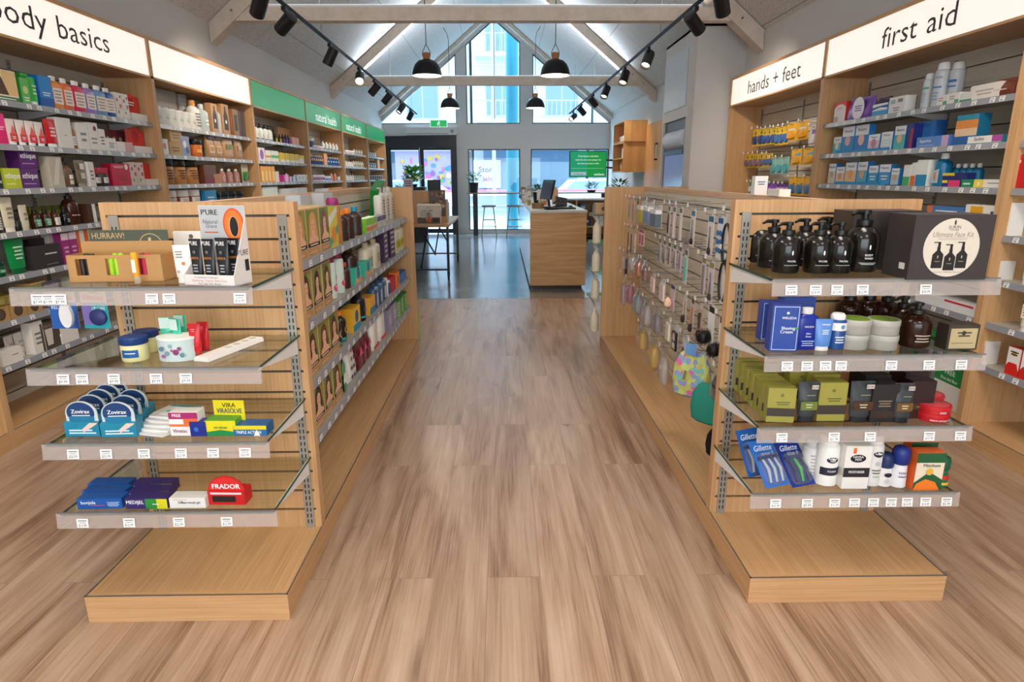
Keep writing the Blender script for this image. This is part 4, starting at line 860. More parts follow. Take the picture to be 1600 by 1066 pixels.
row('canister','white ceramic canister',P7,[(-2.815,5.538,1.9),(-2.815,5.661,1.9),(-2.815,5.783,1.9),(-2.815,5.905,1.9),(-2.815,6.027,1.9),(-2.815,6.149,1.9)],H90,.114,.144,.114,['#E4E4DE','#EFEFEA'],[('e',.5,.5,.26,'#C9D6C6'),('k',1,.2,.8,.4,.5,'#9AA39A')])
row('carton','clear grey gift box behind the canisters',P7,[(-2.955,5.933,1.9)],H90,.372,.323,.09,['#8C8880'])
row('canister','knitted grey lidded pot behind the canisters',P7,[(-2.935,6.267,1.9)],H90,.117,.32,.117,['#A9A7A6','#8F8D8C'],[('k',5,0,1,.1,.9,'#C9C7C6')])
row('bottle','tall patterned bottle with wooden cap',P7,[(-2.815,6.244,1.9)],H90,.128,.267,.128,['#D9D9D2','#C98E4A'],[('k',5,.1,.9,.1,.9,'#6E6E6E')])
row('bottle','pale blue-grey tapered bottle',P7,[(-2.815,6.411,1.9)],H90,.12,.251,.12,['#A9B8B8','#C9D0CE'],[('k',2,.2,.8,.25,.7,'#E9EEEE')])
row('carton','kraft box with black bottle picture',P7,[(-2.815,6.572,1.9)],H90,.147,.274,.06,['#B58A5E'],D4)
row('bottle','pale grey tapered bottle between kraft boxes',P7,[(-2.815,6.696,1.9)],H90,.111,.269,.111,['#B9C2C2','#A8B0B0'])
row('carton','second kraft box with black bottle picture',P7,[(-2.815,6.826,1.9)],H90,.159,.294,.06,['#B58A5E'],D4)
row('bottle','copper coloured bottle',P7,[(-2.815,6.961,1.9)],H90,.09,.258,.09,['#9A5A34','#B8703F'])
row('carton','narrow kraft carton',P7,[(-2.815,7.076,1.9)],H90,.125,.27,.05,['#9A7048'],[('r',.2,.8,.2,.8,'#3E2E22')])
row('carton','dark brown carton',P7,[(-2.815,7.187,1.9),(-2.815,7.275,1.9)],H90,.081,.265,.05,['#4A2E1E'])
row('carton','white carton with pink dot',P8,[(-2.815,5.533,1.66)],H90,.116,.128,.06,['#EFEAE6'],[('e',.5,.55,.22,'#D88A9A')])
row('carton','lower kraft carton of a stack',P8,[(-2.815,5.717,1.66)],H90,.206,.11,.08,['#B8945A'],D5)
row('carton','upper kraft carton of a stack',P8,[(-2.815,5.748,1.772)],H90,.206,.1,.08,['#B8945A'],D5)
row('carton','blue flowered carton',P8,[(-2.815,5.899,1.66)],H90,.154,.17,.06,['#8E98B8'],[('e',.4,.6,.2,'#E8EAF2'),('e',.65,.3,.2,'#4E5A8A')])
row('jar','orange jar with black lid',P8,[(-2.815,6.199,1.66)],H90,.127,.159,.127,['#D8702A','#1C1A19'],[('r',.05,.5,.3,.6,'#F2B05A')])
row('pouch','patterned kraft pouch',P8,[(-2.815,6.425,1.66),(-2.815,6.591,1.66)],H90,.154,.236,.05,['#B08A62','#7A4A38'],[('r',.1,.9,.2,.5,'#D8B892'),('k',4,.18,.82,.26,.44,'#6A3A2E'),('r',0,1,.75,.9,'#4E2E26')])
row('pouch','kraft coffee pouch with green print',P8,[(-2.815,6.831,1.66)],H90,.237,.244,.05,['#BD9468','#8A6238'],[('r',.2,.8,.4,.6,'#7A8A5A')])
row('pouch','last kraft pouch by the side panel',P8,[(-2.815,7.103,1.66)],H90,.176,.241,.05,['#B58A60','#8A6238'],[('r',.2,.8,.4,.6,'#D8C09A')])
row('jar','kraft jar with black lid',P9,[(-2.815,5.605,1.415),(-2.815,5.824,1.415),(-2.815,6.044,1.415)],H90,.173,.217,.173,['#B8804A','#1F1A18'],[('k',4,.05,.95,.2,.9,'#6A4424')])
row('carton','brown carton over a red base box',P9,[(-2.815,6.325,1.415)],H90,.271,.176,.06,['#6A3A1E'],[('r',0,1,0,.35,'#7A1E1A')])
row('carton','small kraft carton',P9,[(-2.815,6.48,1.415)],H90,.176,.093,.06,['#B07A4E'])
row('bottle','pink-brown bottle with white cap',P9,[(-2.815,6.661,1.415),(-2.815,6.834,1.415),(-2.815,7.007,1.415)],H90,.07,.146,.07,['#A97A72','#F2EDE8'],[('r',0,1,.2,.8,'#C9A29A'),('k',4,.08,.92,.26,.74,'#6A4640')])
row('card','hanging green card with red and black dots',P9,[(-2.815,7.219,1.415)],H90,.168,.205,.02,['#C9C0A8','#3E7A3A'])
row('jar','white and red squat jar',P10,[(-2.815,5.601,1.175),(-2.815,5.816,1.175),(-2.815,6.031,1.175)],H90,.154,.193,.154,['#9A3A2E','#E9E6E0'],[('r',0,1,.5,1,'#F2EEE6'),('k',4,.08,.92,.56,.94,'#8A8A8A')])
row('carton','bright blue carton',P10,[(-2.815,6.278,1.175)],H90,.234,.183,.06,['#2E8AC0'],[('k',3,.2,.8,.25,.7,'#D6EEF8')])
row('jar','dark navy jar',P10,[(-2.815,6.495,1.175),(-2.815,6.677,1.175),(-2.815,6.859,1.175),(-2.815,7.041,1.175)],H90,.123,.154,.123,['#1C2838','#0F1820'],[('k',1,.2,.8,.25,.7,'#8AA0B0')])
row('pump','white pump bottle with black pump',P11,[(-2.815,7.711,1.9),(-2.815,7.859,1.9),(-2.815,8.007,1.9),(-2.815,8.155,1.9)],H90,.087,.188,.087,['#E9EDEA','#16181A'],[('r',0,1,0,.12,'#3E5A78'),('k',2,.2,.8,.3,.7,'#9AB0B8')])
row('dropper','yellow labelled dropper bottle',P11,[(-2.815,8.323,1.9),(-2.815,8.466,1.9)],H90,.045,.108,.045,['#2A1A12','#121010'],[('r',0,1,0,.9,'#D8C82A')])
row('dropper','purple labelled dropper bottle',P11,[(-2.815,8.592,1.9),(-2.815,8.703,1.9),(-2.815,8.814,1.9)],H90,.05,.12,.05,['#2A1A22','#121010'],[('r',0,1,0,.9,'#6A3AA8')])
row('carton','kraft presentation box leaning at back',P11,[(-2.995,9.166,1.9)],H90,.595,.23,.05,['#C2946A'])
row('carton','pink carton',P11,[(-2.815,8.972,1.9),(-2.815,9.124,1.9)],H90,.141,.099,.05,['#E0A08A'])
row('carton','white carton with purple flower',P12,[(-2.815,7.731,1.66)],H90,.19,.15,.06,['#EDE6EE'],[('e',.5,.5,.3,'#9A5AB0')])
row('carton','white carton with orange band',P12,[(-2.815,7.941,1.66)],H90,.201,.129,.06,['#F2EEE6'],[('r',0,1,.35,.55,'#E8923A')])
row('carton','white carton with green cross band',P12,[(-2.815,8.174,1.66)],H90,.234,.131,.06,['#F2F2EC'],[('r',0,1,.35,.6,'#4AB85A')])
row('carton','bright yellow carton',P12,[(-2.815,8.446,1.66),(-2.815,8.641,1.66),(-2.815,8.837,1.66),(-2.815,9.033,1.66)],H90,.182,.119,.06,['#E9C81E'],[('r',0,1,0,.3,'#F2F0E6')])
row('carton','white and yellow carton',P12,[(-2.815,9.249,1.66)],H90,.218,.111,.06,['#F2EFE6'],[('r',0,1,.6,1,'#E9D02E')])
row('carton','tall orange and yellow carton',P13,[(-2.815,7.699,1.415),(-2.815,7.818,1.415),(-2.815,7.936,1.415),(-2.815,8.055,1.415)],H90,.11,.188,.06,['#F0A82E'],[('r',.2,.8,.1,.7,'#F5D88A')])
row('carton','tall cream carton',P13,[(-2.815,8.184,1.415)],H90,.13,.131,.06,['#EFE4CC'])
row('carton','magenta carton',P13,[(-2.815,8.538,1.415)],H90,.212,.093,.06,['#D23A9A'],[('e',.5,.5,.3,'#F2C0E0')])
row('carton','white carton with blue figures',P13,[(-2.815,8.759,1.415),(-2.815,8.923,1.415)],H90,.152,.069,.06,['#EDF0F2'],[('e',.5,.5,.25,'#5A7AA8')])
row('carton','white carton with grey print',P13,[(-2.815,9.084,1.415),(-2.815,9.242,1.415),(-2.815,9.401,1.415)],H90,.147,.095,.06,['#EDEEEC'],[('k',3,.2,.8,.25,.7,'#8AA8A8')])
row('carton','white and green carton',P14,[(-2.815,7.699,1.175),(-2.815,7.832,1.175),(-2.815,7.964,1.175),(-2.815,8.096,1.175)],H90,.123,.188,.06,['#E4EFE6'],[('r',0,1,0,.35,'#3AA06A')])
row('carton','low white carton',P14,[(-2.815,8.465,1.175),(-2.815,8.831,1.175),(-2.815,9.197,1.175)],H90,.34,.157,.06,['#EDEDEB'])
row('jar','blue and white jar',P15,[(-2.815,9.929,1.9)],H90,.113,.141,.113,['#2E5A8E','#F2F2F2'])
row('carton','pink and white carton',P15,[(-2.815,9.97,1.9),(-2.815,10.157,1.9),(-2.815,10.343,1.9)],H90,.173,.041,.06,['#F0E4EA'],[('r',0,1,.1,.45,'#C86AA8')])
row('bottle','white tablet bottle with teal band',P15,[(-2.815,10.505,1.9),(-2.815,10.716,1.9),(-2.815,10.926,1.9),(-2.815,11.137,1.9),(-2.815,11.347,1.9)],H90,.061,.126,.061,['#EFF2F0','#F5F2EA'],[('r',0,1,0,.3,'#3A8A9A')])
row('bottle','blue bottle with peach top label',P16,[(-2.815,9.797,1.66),(-2.815,9.908,1.66),(-2.815,10.018,1.66),(-2.815,10.128,1.66),(-2.815,10.239,1.66),(-2.815,10.349,1.66)],H90,.066,.136,.066,['#2E4A8E','#E8DCC8'],[('r',0,1,.6,1,'#F0B88A')])
row('carton','orange carton',P16,[(-2.815,10.499,1.66)],H90,.176,.179,.06,['#E8A05A'])
row('bottle','royal blue bottle with white cap',P16,[(-2.815,10.712,1.66),(-2.815,10.871,1.66),(-2.815,11.03,1.66),(-2.815,11.189,1.66),(-2.815,11.348,1.66)],H90,.065,.135,.065,['#1E5AA8','#EDF0F2'],[('r',0,1,.55,.8,'#E8EEF2')])
row('carton','pink and plum carton',P17,[(-2.815,9.8,1.415),(-2.815,9.927,1.415),(-2.815,10.054,1.415),(-2.815,10.18,1.415),(-2.815,10.307,1.415)],H90,.118,.097,.06,['#F0DCE6'],[('r',0,1,.2,.6,'#8E2A5E')])
row('carton','pale blue carton',P17,[(-2.815,10.435,1.415),(-2.815,10.565,1.415),(-2.815,10.694,1.415)],H90,.121,.078,.06,['#C9D6E8'],[('r',0,1,.2,.5,'#3A5A9A')])
row('bottle','peach round-topped bottle',P17,[(-2.815,10.875,1.415),(-2.815,11.106,1.415)],H90,.058,.121,.058,['#EE9A82','#F2C8B8'])
row('jar','small white pot',P17,[(-2.815,11.334,1.415)],H90,.055,.068,.055,['#EDEFEF','#F5F5F5'])
row('carton','white carton with pink stripe',P18,[(-2.815,11.979,1.9),(-2.815,12.199,1.9),(-2.815,12.419,1.9)],H90,.204,.054,.06,['#F0EAEA'],[('r',0,1,.3,.5,'#B0506A')])
row('bottle','white tablet bottle',P18,[(-2.815,12.636,1.9),(-2.815,12.851,1.9),(-2.815,13.066,1.9),(-2.815,13.28,1.9)],H90,.046,.095,.046,['#EFEDE6','#F5F5F0'],[('r',0,1,.2,.6,'#D8C8A8')])
row('bottle','plain white bottle',P19,[(-2.815,11.923,1.66),(-2.815,12.076,1.66),(-2.815,12.229,1.66),(-2.815,12.381,1.66)],H90,.047,.099,.047,['#F2F2F2','#FAFAFA'])
row('bottle','cream bottle with brown band',P19,[(-2.815,12.556,1.66),(-2.815,12.752,1.66),(-2.815,12.949,1.66),(-2.815,13.145,1.66),(-2.815,13.342,1.66)],H90,.056,.117,.056,['#E4DCC8','#EFEBE0'],[('r',0,1,.2,.5,'#8A8A6A')])
row('bottle','plain white tub',P20,[(-2.815,11.907,1.415),(-2.815,12.074,1.415),(-2.815,12.242,1.415),(-2.815,12.409,1.415)],H90,.049,.103,.049,['#F2F2F4','#FAFAFA'])
row('bottle','grey-green bottle with white cap',P20,[(-2.815,12.587,1.415),(-2.815,12.774,1.415),(-2.815,12.961,1.415),(-2.815,13.148,1.415),(-2.815,13.336,1.415)],H90,.045,.093,.045,['#A9B4AA','#F2F2F0'],[('r',0,1,.2,.6,'#EDEDE6')])
row('bottle','blue-grey bottle with black cap',P21,[(-2.815,13.954,1.9),(-2.815,14.199,1.9),(-2.815,14.445,1.9),(-2.815,14.69,1.9)],H90,.059,.122,.059,['#B8C4CE','#22262A'],[('r',0,1,.2,.6,'#EDF0F2')])
row('bottle','tall blue-grey bottle with dark cap',P22,[(-2.815,13.939,1.66),(-2.815,14.168,1.66),(-2.815,14.397,1.66),(-2.815,14.626,1.66)],H90,.071,.147,.071,['#8E9EAE','#1E2226'],[('r',0,1,.2,.6,'#E4E8EC')])
row('carton','tall orange-brown carton',P22,[(-2.815,14.971,1.66)],H90,.288,.275,.06,['#B8854A'],[('r',0,1,.7,1,'#3A2A1E')])
row('jar','dark jar with grey lid',P23,[(-2.815,13.935,1.415),(-2.815,14.169,1.415),(-2.815,14.403,1.415),(-2.815,14.638,1.415),(-2.815,14.872,1.415),(-2.815,15.106,1.415),(-2.815,15.34,1.415)],H90,.077,.096,.077,['#2A2E34','#9AA0A6'],[('r',0,1,.3,.6,'#C9CED4')])
row('carton','low white carton behind gondola top',P24,[(-2.815,9.933,1.175),(-2.815,10.264,1.175),(-2.815,10.595,1.175),(-2.815,10.925,1.175),(-2.815,11.256,1.175)],H90,.308,.126,.06,['#E4E4E2'])
row('carton','low white carton behind gondola top',P25,[(-2.815,11.964,1.175),(-2.815,12.287,1.175),(-2.815,12.611,1.175),(-2.815,12.935,1.175),(-2.815,13.259,1.175)],H90,.301,.092,.06,['#E4E4E2'])
row('carton','low white carton behind gondola top',P26,[(-2.815,13.97,1.175),(-2.815,14.284,1.175),(-2.815,14.599,1.175),(-2.815,14.913,1.175),(-2.815,15.227,1.175)],H90,.292,.057,.06,['#E4E4E2'])
row('carton','white wipes box with red top',P27,[(2.675,5.217,1.88)],-H90,.173,.15,.06,['#C8281E','#EFEAE6'],[('r',0,1,.75,1,'#D8302A'),('e',.5,.72,.42,'#E8E4E0',.35),('r',0,.4,0,.3,'#B8A8A0'),('t','Elastoplast',.5,.7,.08,'#C8281E')])
row('pouch','purple soft pack with white circle',P27,[(2.675,4.949,1.88)],-H90,.343,.157,.06,['#6A3E9A','#8A5AB8'],[('e',.5,.5,.26,'#F2EEF5'),('k',3,.34,.66,.35,.65,'#6A3E9A')])
row('pouch','dark purple soft pack',P27,[(2.765,4.821,1.88)],-H90,.188,.142,.06,['#3A2050','#2E1A42'])
row('carton','blue and white carton with wave',P27,[(2.675,4.667,1.88)],-H90,.181,.082,.06,['#2A8AC0','#EAF2F6'],[('r',0,1,0,.45,'#3A9AC8'),('p',[(0,.5),(.5,.7),(1,.6),(1,.85),(.4,.8),(0,.7)],'#1C4E96')])
row('carton','white carton with grey labels',P27,[(2.675,4.473,1.88)],-H90,.18,.106,.07,['#E4E4E0'],[('r',.1,.4,.6,.85,'#A8B8B8'),('r',.55,.85,.65,.85,'#7A7A72'),('k',2,.3,.7,.1,.4,'#8A8A8A')])
row('carton','grey square carton at back',P27,[(2.755,4.45,1.88)],-H90,.128,.099,.07,['#A8A49E'])
row('can','short grey aerosol with green band',P27,[(2.675,4.212,1.88)],-H90,.072,.212,.072,['#B8BCC0','#D0D2D4'],[('r',0,1,.72,.8,'#4A9A7A'),('k',4,.1,.9,.2,.6,'#8FA6B8')])
row('can','tall grey aerosol with blue wave',P27,[(2.675,4.108,1.88)],-H90,.088,.259,.088,['#B8BEC4','#D0D2D4'],[('r',0,1,.55,.6,'#3A6AA8'),('r',0,1,.84,.9,'#8A9AA8'),('k',3,.1,.9,.15,.45,'#7A98B8')])
row('can','second tall grey aerosol, set behind',P27,[(2.715,4.034,1.88)],-H90,.085,.25,.085,['#AEB4BA','#C8CACC'],[('r',0,1,.55,.6,'#3A6AA8'),('r',0,1,.7,.78,'#2E5A9A')])
row('carton','flat white carton with green edge',P27,[(2.675,4.015,1.88),(2.675,3.914,1.88)],-H90,.094,.062,.07,['#E9E6E0'],[('r',.6,1,0,.4,'#5A9A7A'),('k',2,.1,.6,.4,.8,'#A08A82')])
row('carton','flat green-striped carton',P27,[(2.675,3.812,1.88)],-H90,.096,.05,.07,['#D8DCD2'],[('r',0,1,0,.3,'#4A8A6A')])
row('carton','long white bandage carton',P27,[(2.675,3.671,1.88)],-H90,.223,.08,.08,['#E6E0D8'],[('k',2,.2,.8,.25,.7,'#B8A8A0')])
row('pouch','brown wrapped bandage pack',P27,[(2.675,3.553,1.88)],-H90,.161,.093,.07,['#6A3222','#8A4A34'],D6)
row('pouch','larger brown bandage pack at the edge',P27,[(2.675,3.406,1.88)],-H90,.132,.114,.07,['#5E2A1E','#7A3E2A'],D6)
row('carton','short white and aqua tape box',P28,[(2.695,5.236,1.646)],-H90,.121,.125,.05,['#2A7AC0','#F0F2F2'],[('r',0,1,0,.62,'#5ABAD0'),('t','Nexcare',.5,.82,.13,'#2A4A8A'),('e',.5,.45,.22,'#EFE0D0')])
row('carton','tall blue plaster box with pink dot',P28,[(2.695,5.082,1.646)],-H90,.167,.192,.05,['#2A7AC0','#F0F2F2'],[('r',0,1,0,.62,'#3A8AC8'),('t','Nexcare',.5,.82,.13,'#2A4A8A'),('e',.5,.45,.22,'#E8B8B0')])
row('carton','tall blue plaster box with peach dot',P28,[(2.695,4.892,1.646)],-H90,.187,.192,.05,['#2A7AC0','#F0F2F2'],[('r',0,1,0,.62,'#2E7AC4'),('t','Nexcare',.5,.82,.13,'#2A4A8A'),('e',.5,.45,.22,'#F0B8A8')])
row('carton','low white plaster box with purple print',P28,[(2.695,4.722,1.646)],-H90,.144,.113,.05,['#2A7AC0','#F0F2F2'],[('r',0,1,0,.62,'#E8C8D0'),('t','Nexcare',.5,.82,.13,'#2A4A8A'),('e',.5,.45,.22,'#C08A9A')])
row('carton','low white plaster box with green print',P28,[(2.695,4.565,1.646)],-H90,.134,.12,.05,['#2A7AC0','#F0F2F2'],[('r',0,1,0,.62,'#D8E8E0'),('t','Nexcare',.5,.82,.13,'#2A4A8A'),('k',2,.2,.8,.2,.5,'#DDEAF5')])
row('carton','aqua and white plaster box',P28,[(2.695,4.418,1.646)],-H90,.126,.148,.05,['#2A7AC0','#F0F2F2'],[('r',0,1,0,.62,'#58B8B8'),('t','Nexcare',.5,.82,.13,'#2A4A8A'),('e',.5,.45,.22,'#F0C0A0')])
row('tray','long blue display tray',P28,[(2.675,4.853,1.64)],-H90,.675,.075,.09,['#2A8EC8','#2A8EC8'],None,name='display_tray')
row('carton','dark blue carton with red side',P28,[(2.675,4.279,1.64)],-H90,.069,.159,.06,['#1E2E7A'],[('r',.55,1,0,.8,'#9A1E3E')])
row('carton','pair-wide sky blue carton',P28,[(2.735,4.201,1.64)],-H90,.154,.169,.07,['#2A62A8','#2E72B8'],[('r',0,1,0,.4,'#23559A')])
row('carton','low blue and lilac carton',P28,[(2.675,4.05,1.64)],-H90,.308,.066,.05,['#4A78C0','#5A88CC'],[('r',.8,1,0,1,'#C8A8C8'),('t','Bepanthen',.3,.6,.3,'#FFFFFF',.5),('k',1,.1,.6,.15,.25,'#D8E4F5')])
row('carton','tall teal carton with orange panel',P28,[(2.675,3.764,1.64)],-H90,.184,.168,.07,['#1E6A8E','#2A88A0'],[('r',0,1,.55,.82,'#E08A3A'),('r',0,1,.3,.55,'#E8C8A0'),('r',0,1,0,.3,'#1E5AA0')])
row('carton','long white carton with magenta end',P28,[(2.67,3.602,1.64)],-H90,.253,.043,.05,['#2E8A9A','#EFEDE6'],[('r',.72,1,.2,1,'#B84AA0'),('t','Savlon',.35,.6,.5,'#15306E',.6),('r',0,1,0,.15,'#3AA0A0')])
row('can','white-topped navy bottle',P28,[(2.675,3.427,1.64)],-H90,.058,.17,.058,['#E4E4E8','#D8D8DC'],[('r',0,1,0,.6,'#1E2A6E')])
row('can','white-topped red bottle',P28,[(2.675,3.357,1.64)],-H90,.058,.17,.058,['#E4E4E8','#D8D8DC'],[('r',0,1,0,.6,'#C02A3A')])
row('carton','short grey tape box',P29,[(2.695,5.264,1.409)],-H90,.116,.156,.05,['#2A7AC0','#F0F2F2'],[('r',0,1,0,.62,'#D8D4C8'),('t','Nexcare',.5,.82,.13,'#2A4A8A'),('e',.5,.45,.22,'#C8A890')])
row('carton','short peach tape box',P29,[(2.695,5.133,1.409)],-H90,.128,.129,.05,['#2A7AC0','#F0F2F2'],[('r',0,1,0,.62,'#E8C8A8'),('t','Nexcare',.5,.82,.13,'#2A4A8A'),('e',.5,.45,.22,'#E0A070')])
row('carton','white and orange plaster box',P29,[(2.695,4.981,1.409)],-H90,.155,.16,.05,['#2A7AC0','#F0F2F2'],[('r',0,1,0,.62,'#F0C090'),('t','Nexcare',.5,.82,.13,'#2A4A8A'),('e',.5,.45,.22,'#E8A868')])
row('carton','white and aqua plaster box',P29,[(2.695,4.823,1.409)],-H90,.138,.161,.05,['#2A7AC0','#F0F2F2'],[('r',0,1,0,.62,'#58B0C8'),('t','Nexcare',.5,.82,.13,'#2A4A8A'),('e',.5,.45,.22,'#E0A880')])
row('carton','low aqua plaster box',P29,[(2.695,4.675,1.409)],-H90,.122,.131,.05,['#2A7AC0','#F0F2F2'],[('r',0,1,0,.62,'#3AA0C0'),('t','Nexcare',.5,.82,.13,'#2A4A8A'),('k',2,.2,.8,.2,.5,'#DDEAF5')])
row('carton','low blue plaster box with dark side',P29,[(2.695,4.533,1.409)],-H90,.129,.138,.05,['#2A7AC0','#F0F2F2'],[('r',0,1,0,.62,'#4A98C8'),('t','Nexcare',.5,.82,.13,'#2A4A8A'),('k',2,.2,.8,.2,.5,'#DDEAF5')])
row('carton','small grey and peach plaster box',P29,[(2.695,4.408,1.409)],-H90,.088,.11,.05,['#2A7AC0','#F0F2F2'],[('r',0,1,0,.62,'#B0C8D8'),('t','Nexcare',.5,.82,.13,'#2A4A8A'),('e',.5,.45,.22,'#D8A880')])
row('tray','long blue display tray',P29,[(2.675,4.858,1.403)],-H90,.675,.075,.09,['#2A8EC8','#2A8EC8'],None,name='display_tray')
row('carton','white carton with green block',P29,[(2.675,4.251,1.403)],-H90,.076,.135,.06,['#EDEFEA'],[('r',0,1,0,.45,'#4AB06A')])
row('carton','white carton with orange block',P29,[(2.675,4.183,1.403)],-H90,.049,.149,.06,['#EDEFEA'],[('r',0,1,0,.45,'#E86A2A')])
row('carton','tall white carton with blue block',P29,[(2.675,4.1,1.403)],-H90,.107,.163,.06,['#EDEFEA'],[('r',0,1,0,.45,'#2A8AB8')])
row('bottle','teal mouthwash bottle with orange oval',P29,[(2.675,3.97,1.403)],-H90,.096,.2,.096,['#0E6A92','#E8E6E2'],[('p',[(0,.1),(.9,.1),(.9,.8),(.3,.7)],'#A8C8D8'),('e',.6,.45,.2,'#E86A2A',1.6)])
row('bottle','teal bottle in the row at back',P29,[(2.745,3.972,1.403),(2.745,3.912,1.403),(2.745,3.853,1.403),(2.745,3.794,1.403),(2.745,3.735,1.403)],-H90,.055,.135,.055,['#0F6E98','#E0E0DE'])
row('carton','navy and yellow flat carton, upper of a stack',P29,[(2.675,3.795,1.445)],-H90,.202,.04,.05,['#1E2A6A'],[('r',0,.5,.6,1,'#D8C82A')])
row('carton','navy and pink flat carton, lower of a stack',P29,[(2.675,3.816,1.403)],-H90,.154,.04,.05,['#1E2A6A','#E83A7A'],[('r',0,.35,0,1,'#2A2E7A'),('r',0,.3,.6,1,'#E8D82A')])
row('carton','flat green carton',P29,[(2.675,3.684,1.403)],-H90,.091,.045,.05,['#1E8A5A'],[('k',1,.2,.8,.25,.7,'#D0F0E0')])
row('carton','flat white carton with yellow sun',P29,[(2.675,3.524,1.403)],-H90,.206,.045,.05,['#EFEDE6'],[('e',.18,.5,.07,'#F0D020',1),('r',0,.35,0,1,'#F2D840'),('e',.18,.5,.06,'#F8F0B0'),('k',1,.5,.95,.5,.7,'#8A8070')])
row('carton','flat pink-brown carton',P29,[(2.675,3.385,1.403)],-H90,.053,.045,.05,['#B8706A'])
row('carton','tall red carton by the side panel',P29,[(2.675,3.333,1.403)],-H90,.043,.17,.06,['#C01E22'],[('k',1,.2,.8,.7,.9,'#F5D8D8')])
row('carton','blue carton with white lettering',P30,[(2.675,3.803,1.16)],-H90,.263,.13,.08,['#4A78B0'],[('k',2,.1,.8,.6,.85,'#F0F2F5')])
row('carton','orange edged carton',P30,[(2.675,3.969,1.16)],-H90,.046,.13,.08,['#D87A4A'])
row('carton','white carton with yellow panel',P30,[(2.675,3.59,1.16)],-H90,.132,.15,.08,['#EDEAE4'],[('r',.3,1,.45,.95,'#E8A820')])
row('carton','white carton with blue mark',P30,[(2.675,3.472,1.16)],-H90,.088,.15,.08,['#EDEAE4'],[('r',.6,1,.5,.8,'#2A5A9A')])
row('carton','tall white carton with orange swoosh',P30,[(2.675,3.37,1.16)],-H90,.1,.17,.08,['#F0EEEA'],[('p',[(.2,.35),(.4,.35),(.8,.9),(.6,.7)],'#E8542A'),('r',.1,.7,.05,.3,'#B82A2A')])
row('carton','white carton behind the gift box',P31,[(2.675,3.462,.925),(2.675,3.367,.925)],-H90,.089,.1,.08,['#E4DFDA'])
row('carton','long white carton with red rim',P32,[(2.675,3.7,.69)],-H90,.54,.06,.1,['#E9E8E8'],[('r',.5,.95,.75,.95,'#C8303A')])
row('carton','flat green pack',P33,[(2.675,3.636,.45)],-H90,.265,.09,.1,['#1F7A3A'],[('k',1,.2,.7,.4,.6,'#D8F0DC')])
row('carton','white carton with orange square',P33,[(2.675,3.361,.45)],-H90,.092,.13,.08,['#E4DFDA'],[('r',.2,.9,.5,.8,'#E0682A')])
row('carton','grey first aid case with green cross',P34,[(2.72,3.941,.103),(2.72,3.627,.103)],-H90,.292,.33,.2,['#8E9490'],[('r',.42,.58,.25,.75,'#1E7A40'),('r',.25,.75,.42,.58,'#1E7A40')],name='first_aid_case')
row('carton','green and white promotional box',P34,[(2.69,3.565,.103)],-H90,.256,.25,.15,['#1E7A3A','#E8E8E2'],[('r',0,1,.6,1,'#1E8A42'),('t','FREE',.5,.86,.13,'#FFFFFF',.7),('t','First Aid Box',.5,.69,.08,'#FFFFFF',.8)])
row('tube','orange and white sunscreen tube',P35,[(2.675,3.154,.925),(2.675,3.084,.925)],-H90,.065,.201,.04,['#EFE9DC','#F5F2EA'],[('k',2,.2,.8,.25,.7,'#E08A3A')])
row('tube','white sunscreen tube with orange print',P36,[(2.675,3.104,.69),(2.675,3.02,.69)],-H90,.078,.171,.04,['#EFEBE0','#F5F3EE'],[('r',.1,.9,.3,.8,'#F2EDE0'),('k',4,.18,.82,.36,.74,'#D07A3A'),('r',.1,.9,.82,.88,'#2A2A2A')])
row('carton','white and red joint carton',P37,[(2.675,3.118,.45),(2.675,3.025,.45)],-H90,.086,.148,.06,['#D02A24','#EFEDE8'],[('p',[(0,0),(1,0),(1,.2),(.8,.45),(.2,.45),(0,.3)],'#D8281E'),('e',.5,.78,.2,'#B8902A',.6),('k',2,.2,.8,.7,.9,'#2A2A2A')])
row('card','yellow and navy foot-care pack',P38,[(2.78,7.213,1.786),(2.78,7.054,1.786)],-H90,.146,.181,.018,['#E8C01E','#1E3A7A'],D7)
row('card','yellow and navy foot-care pack, behind the front one',P38,[(2.802,7.27,1.789),(2.802,7.11,1.789)],-H90,.147,.182,.018,['#E8C01E','#1E3A7A'],D7)
row('card','yellow and blue foot-care pack',P38,[(2.78,6.963,1.786),(2.78,6.844,1.786),(2.78,6.725,1.786)],-H90,.109,.167,.018,['#E8C420','#1E4A9A'],D7)
row('card','yellow and blue foot-care pack, behind the front one',P38,[(2.802,7.018,1.788),(2.802,6.898,1.788),(2.802,6.778,1.788)],-H90,.11,.169,.018,['#E8C420','#1E4A9A'],D7)
row('card','yellow pack with pale insole window',P38,[(2.78,6.642,1.771),(2.78,6.533,1.771),(2.78,6.425,1.771)],-H90,.1,.178,.018,['#EBC21C','#3A6AA8'],D7)
row('card','broad yellow insole box',P38,[(2.78,6.317,1.796),(2.78,6.092,1.796)],-H90,.208,.163,.018,['#F0B41E','#E8A01E'],D8)
row('card','broad yellow insole box, behind the front one',P38,[(2.802,6.367,1.798),(2.802,6.14,1.798)],-H90,.209,.165,.018,['#F0B41E','#E8A01E'],D8)
row('card','pale pack with purple print at the end',P38,[(2.78,5.876,1.729)],-H90,.143,.177,.018,['#E6DCE0','#EDE6EA'],[('r',.3,.8,.6,.8,'#8A6AA8')])
row('card','yellow pack with plum pads',P39,[(2.78,7.392,1.559),(2.78,7.26,1.559),(2.78,7.128,1.559),(2.78,6.995,1.559)],-H90,.122,.151,.018,['#E4B828','#6E5466'],D7)
row('card','yellow pack with plum pads, behind the front one',P39,[(2.802,7.45,1.56),(2.802,7.317,1.56),(2.802,7.184,1.56),(2.802,7.051,1.56)],-H90,.123,.151,.018,['#E4B828','#6E5466'],D7)
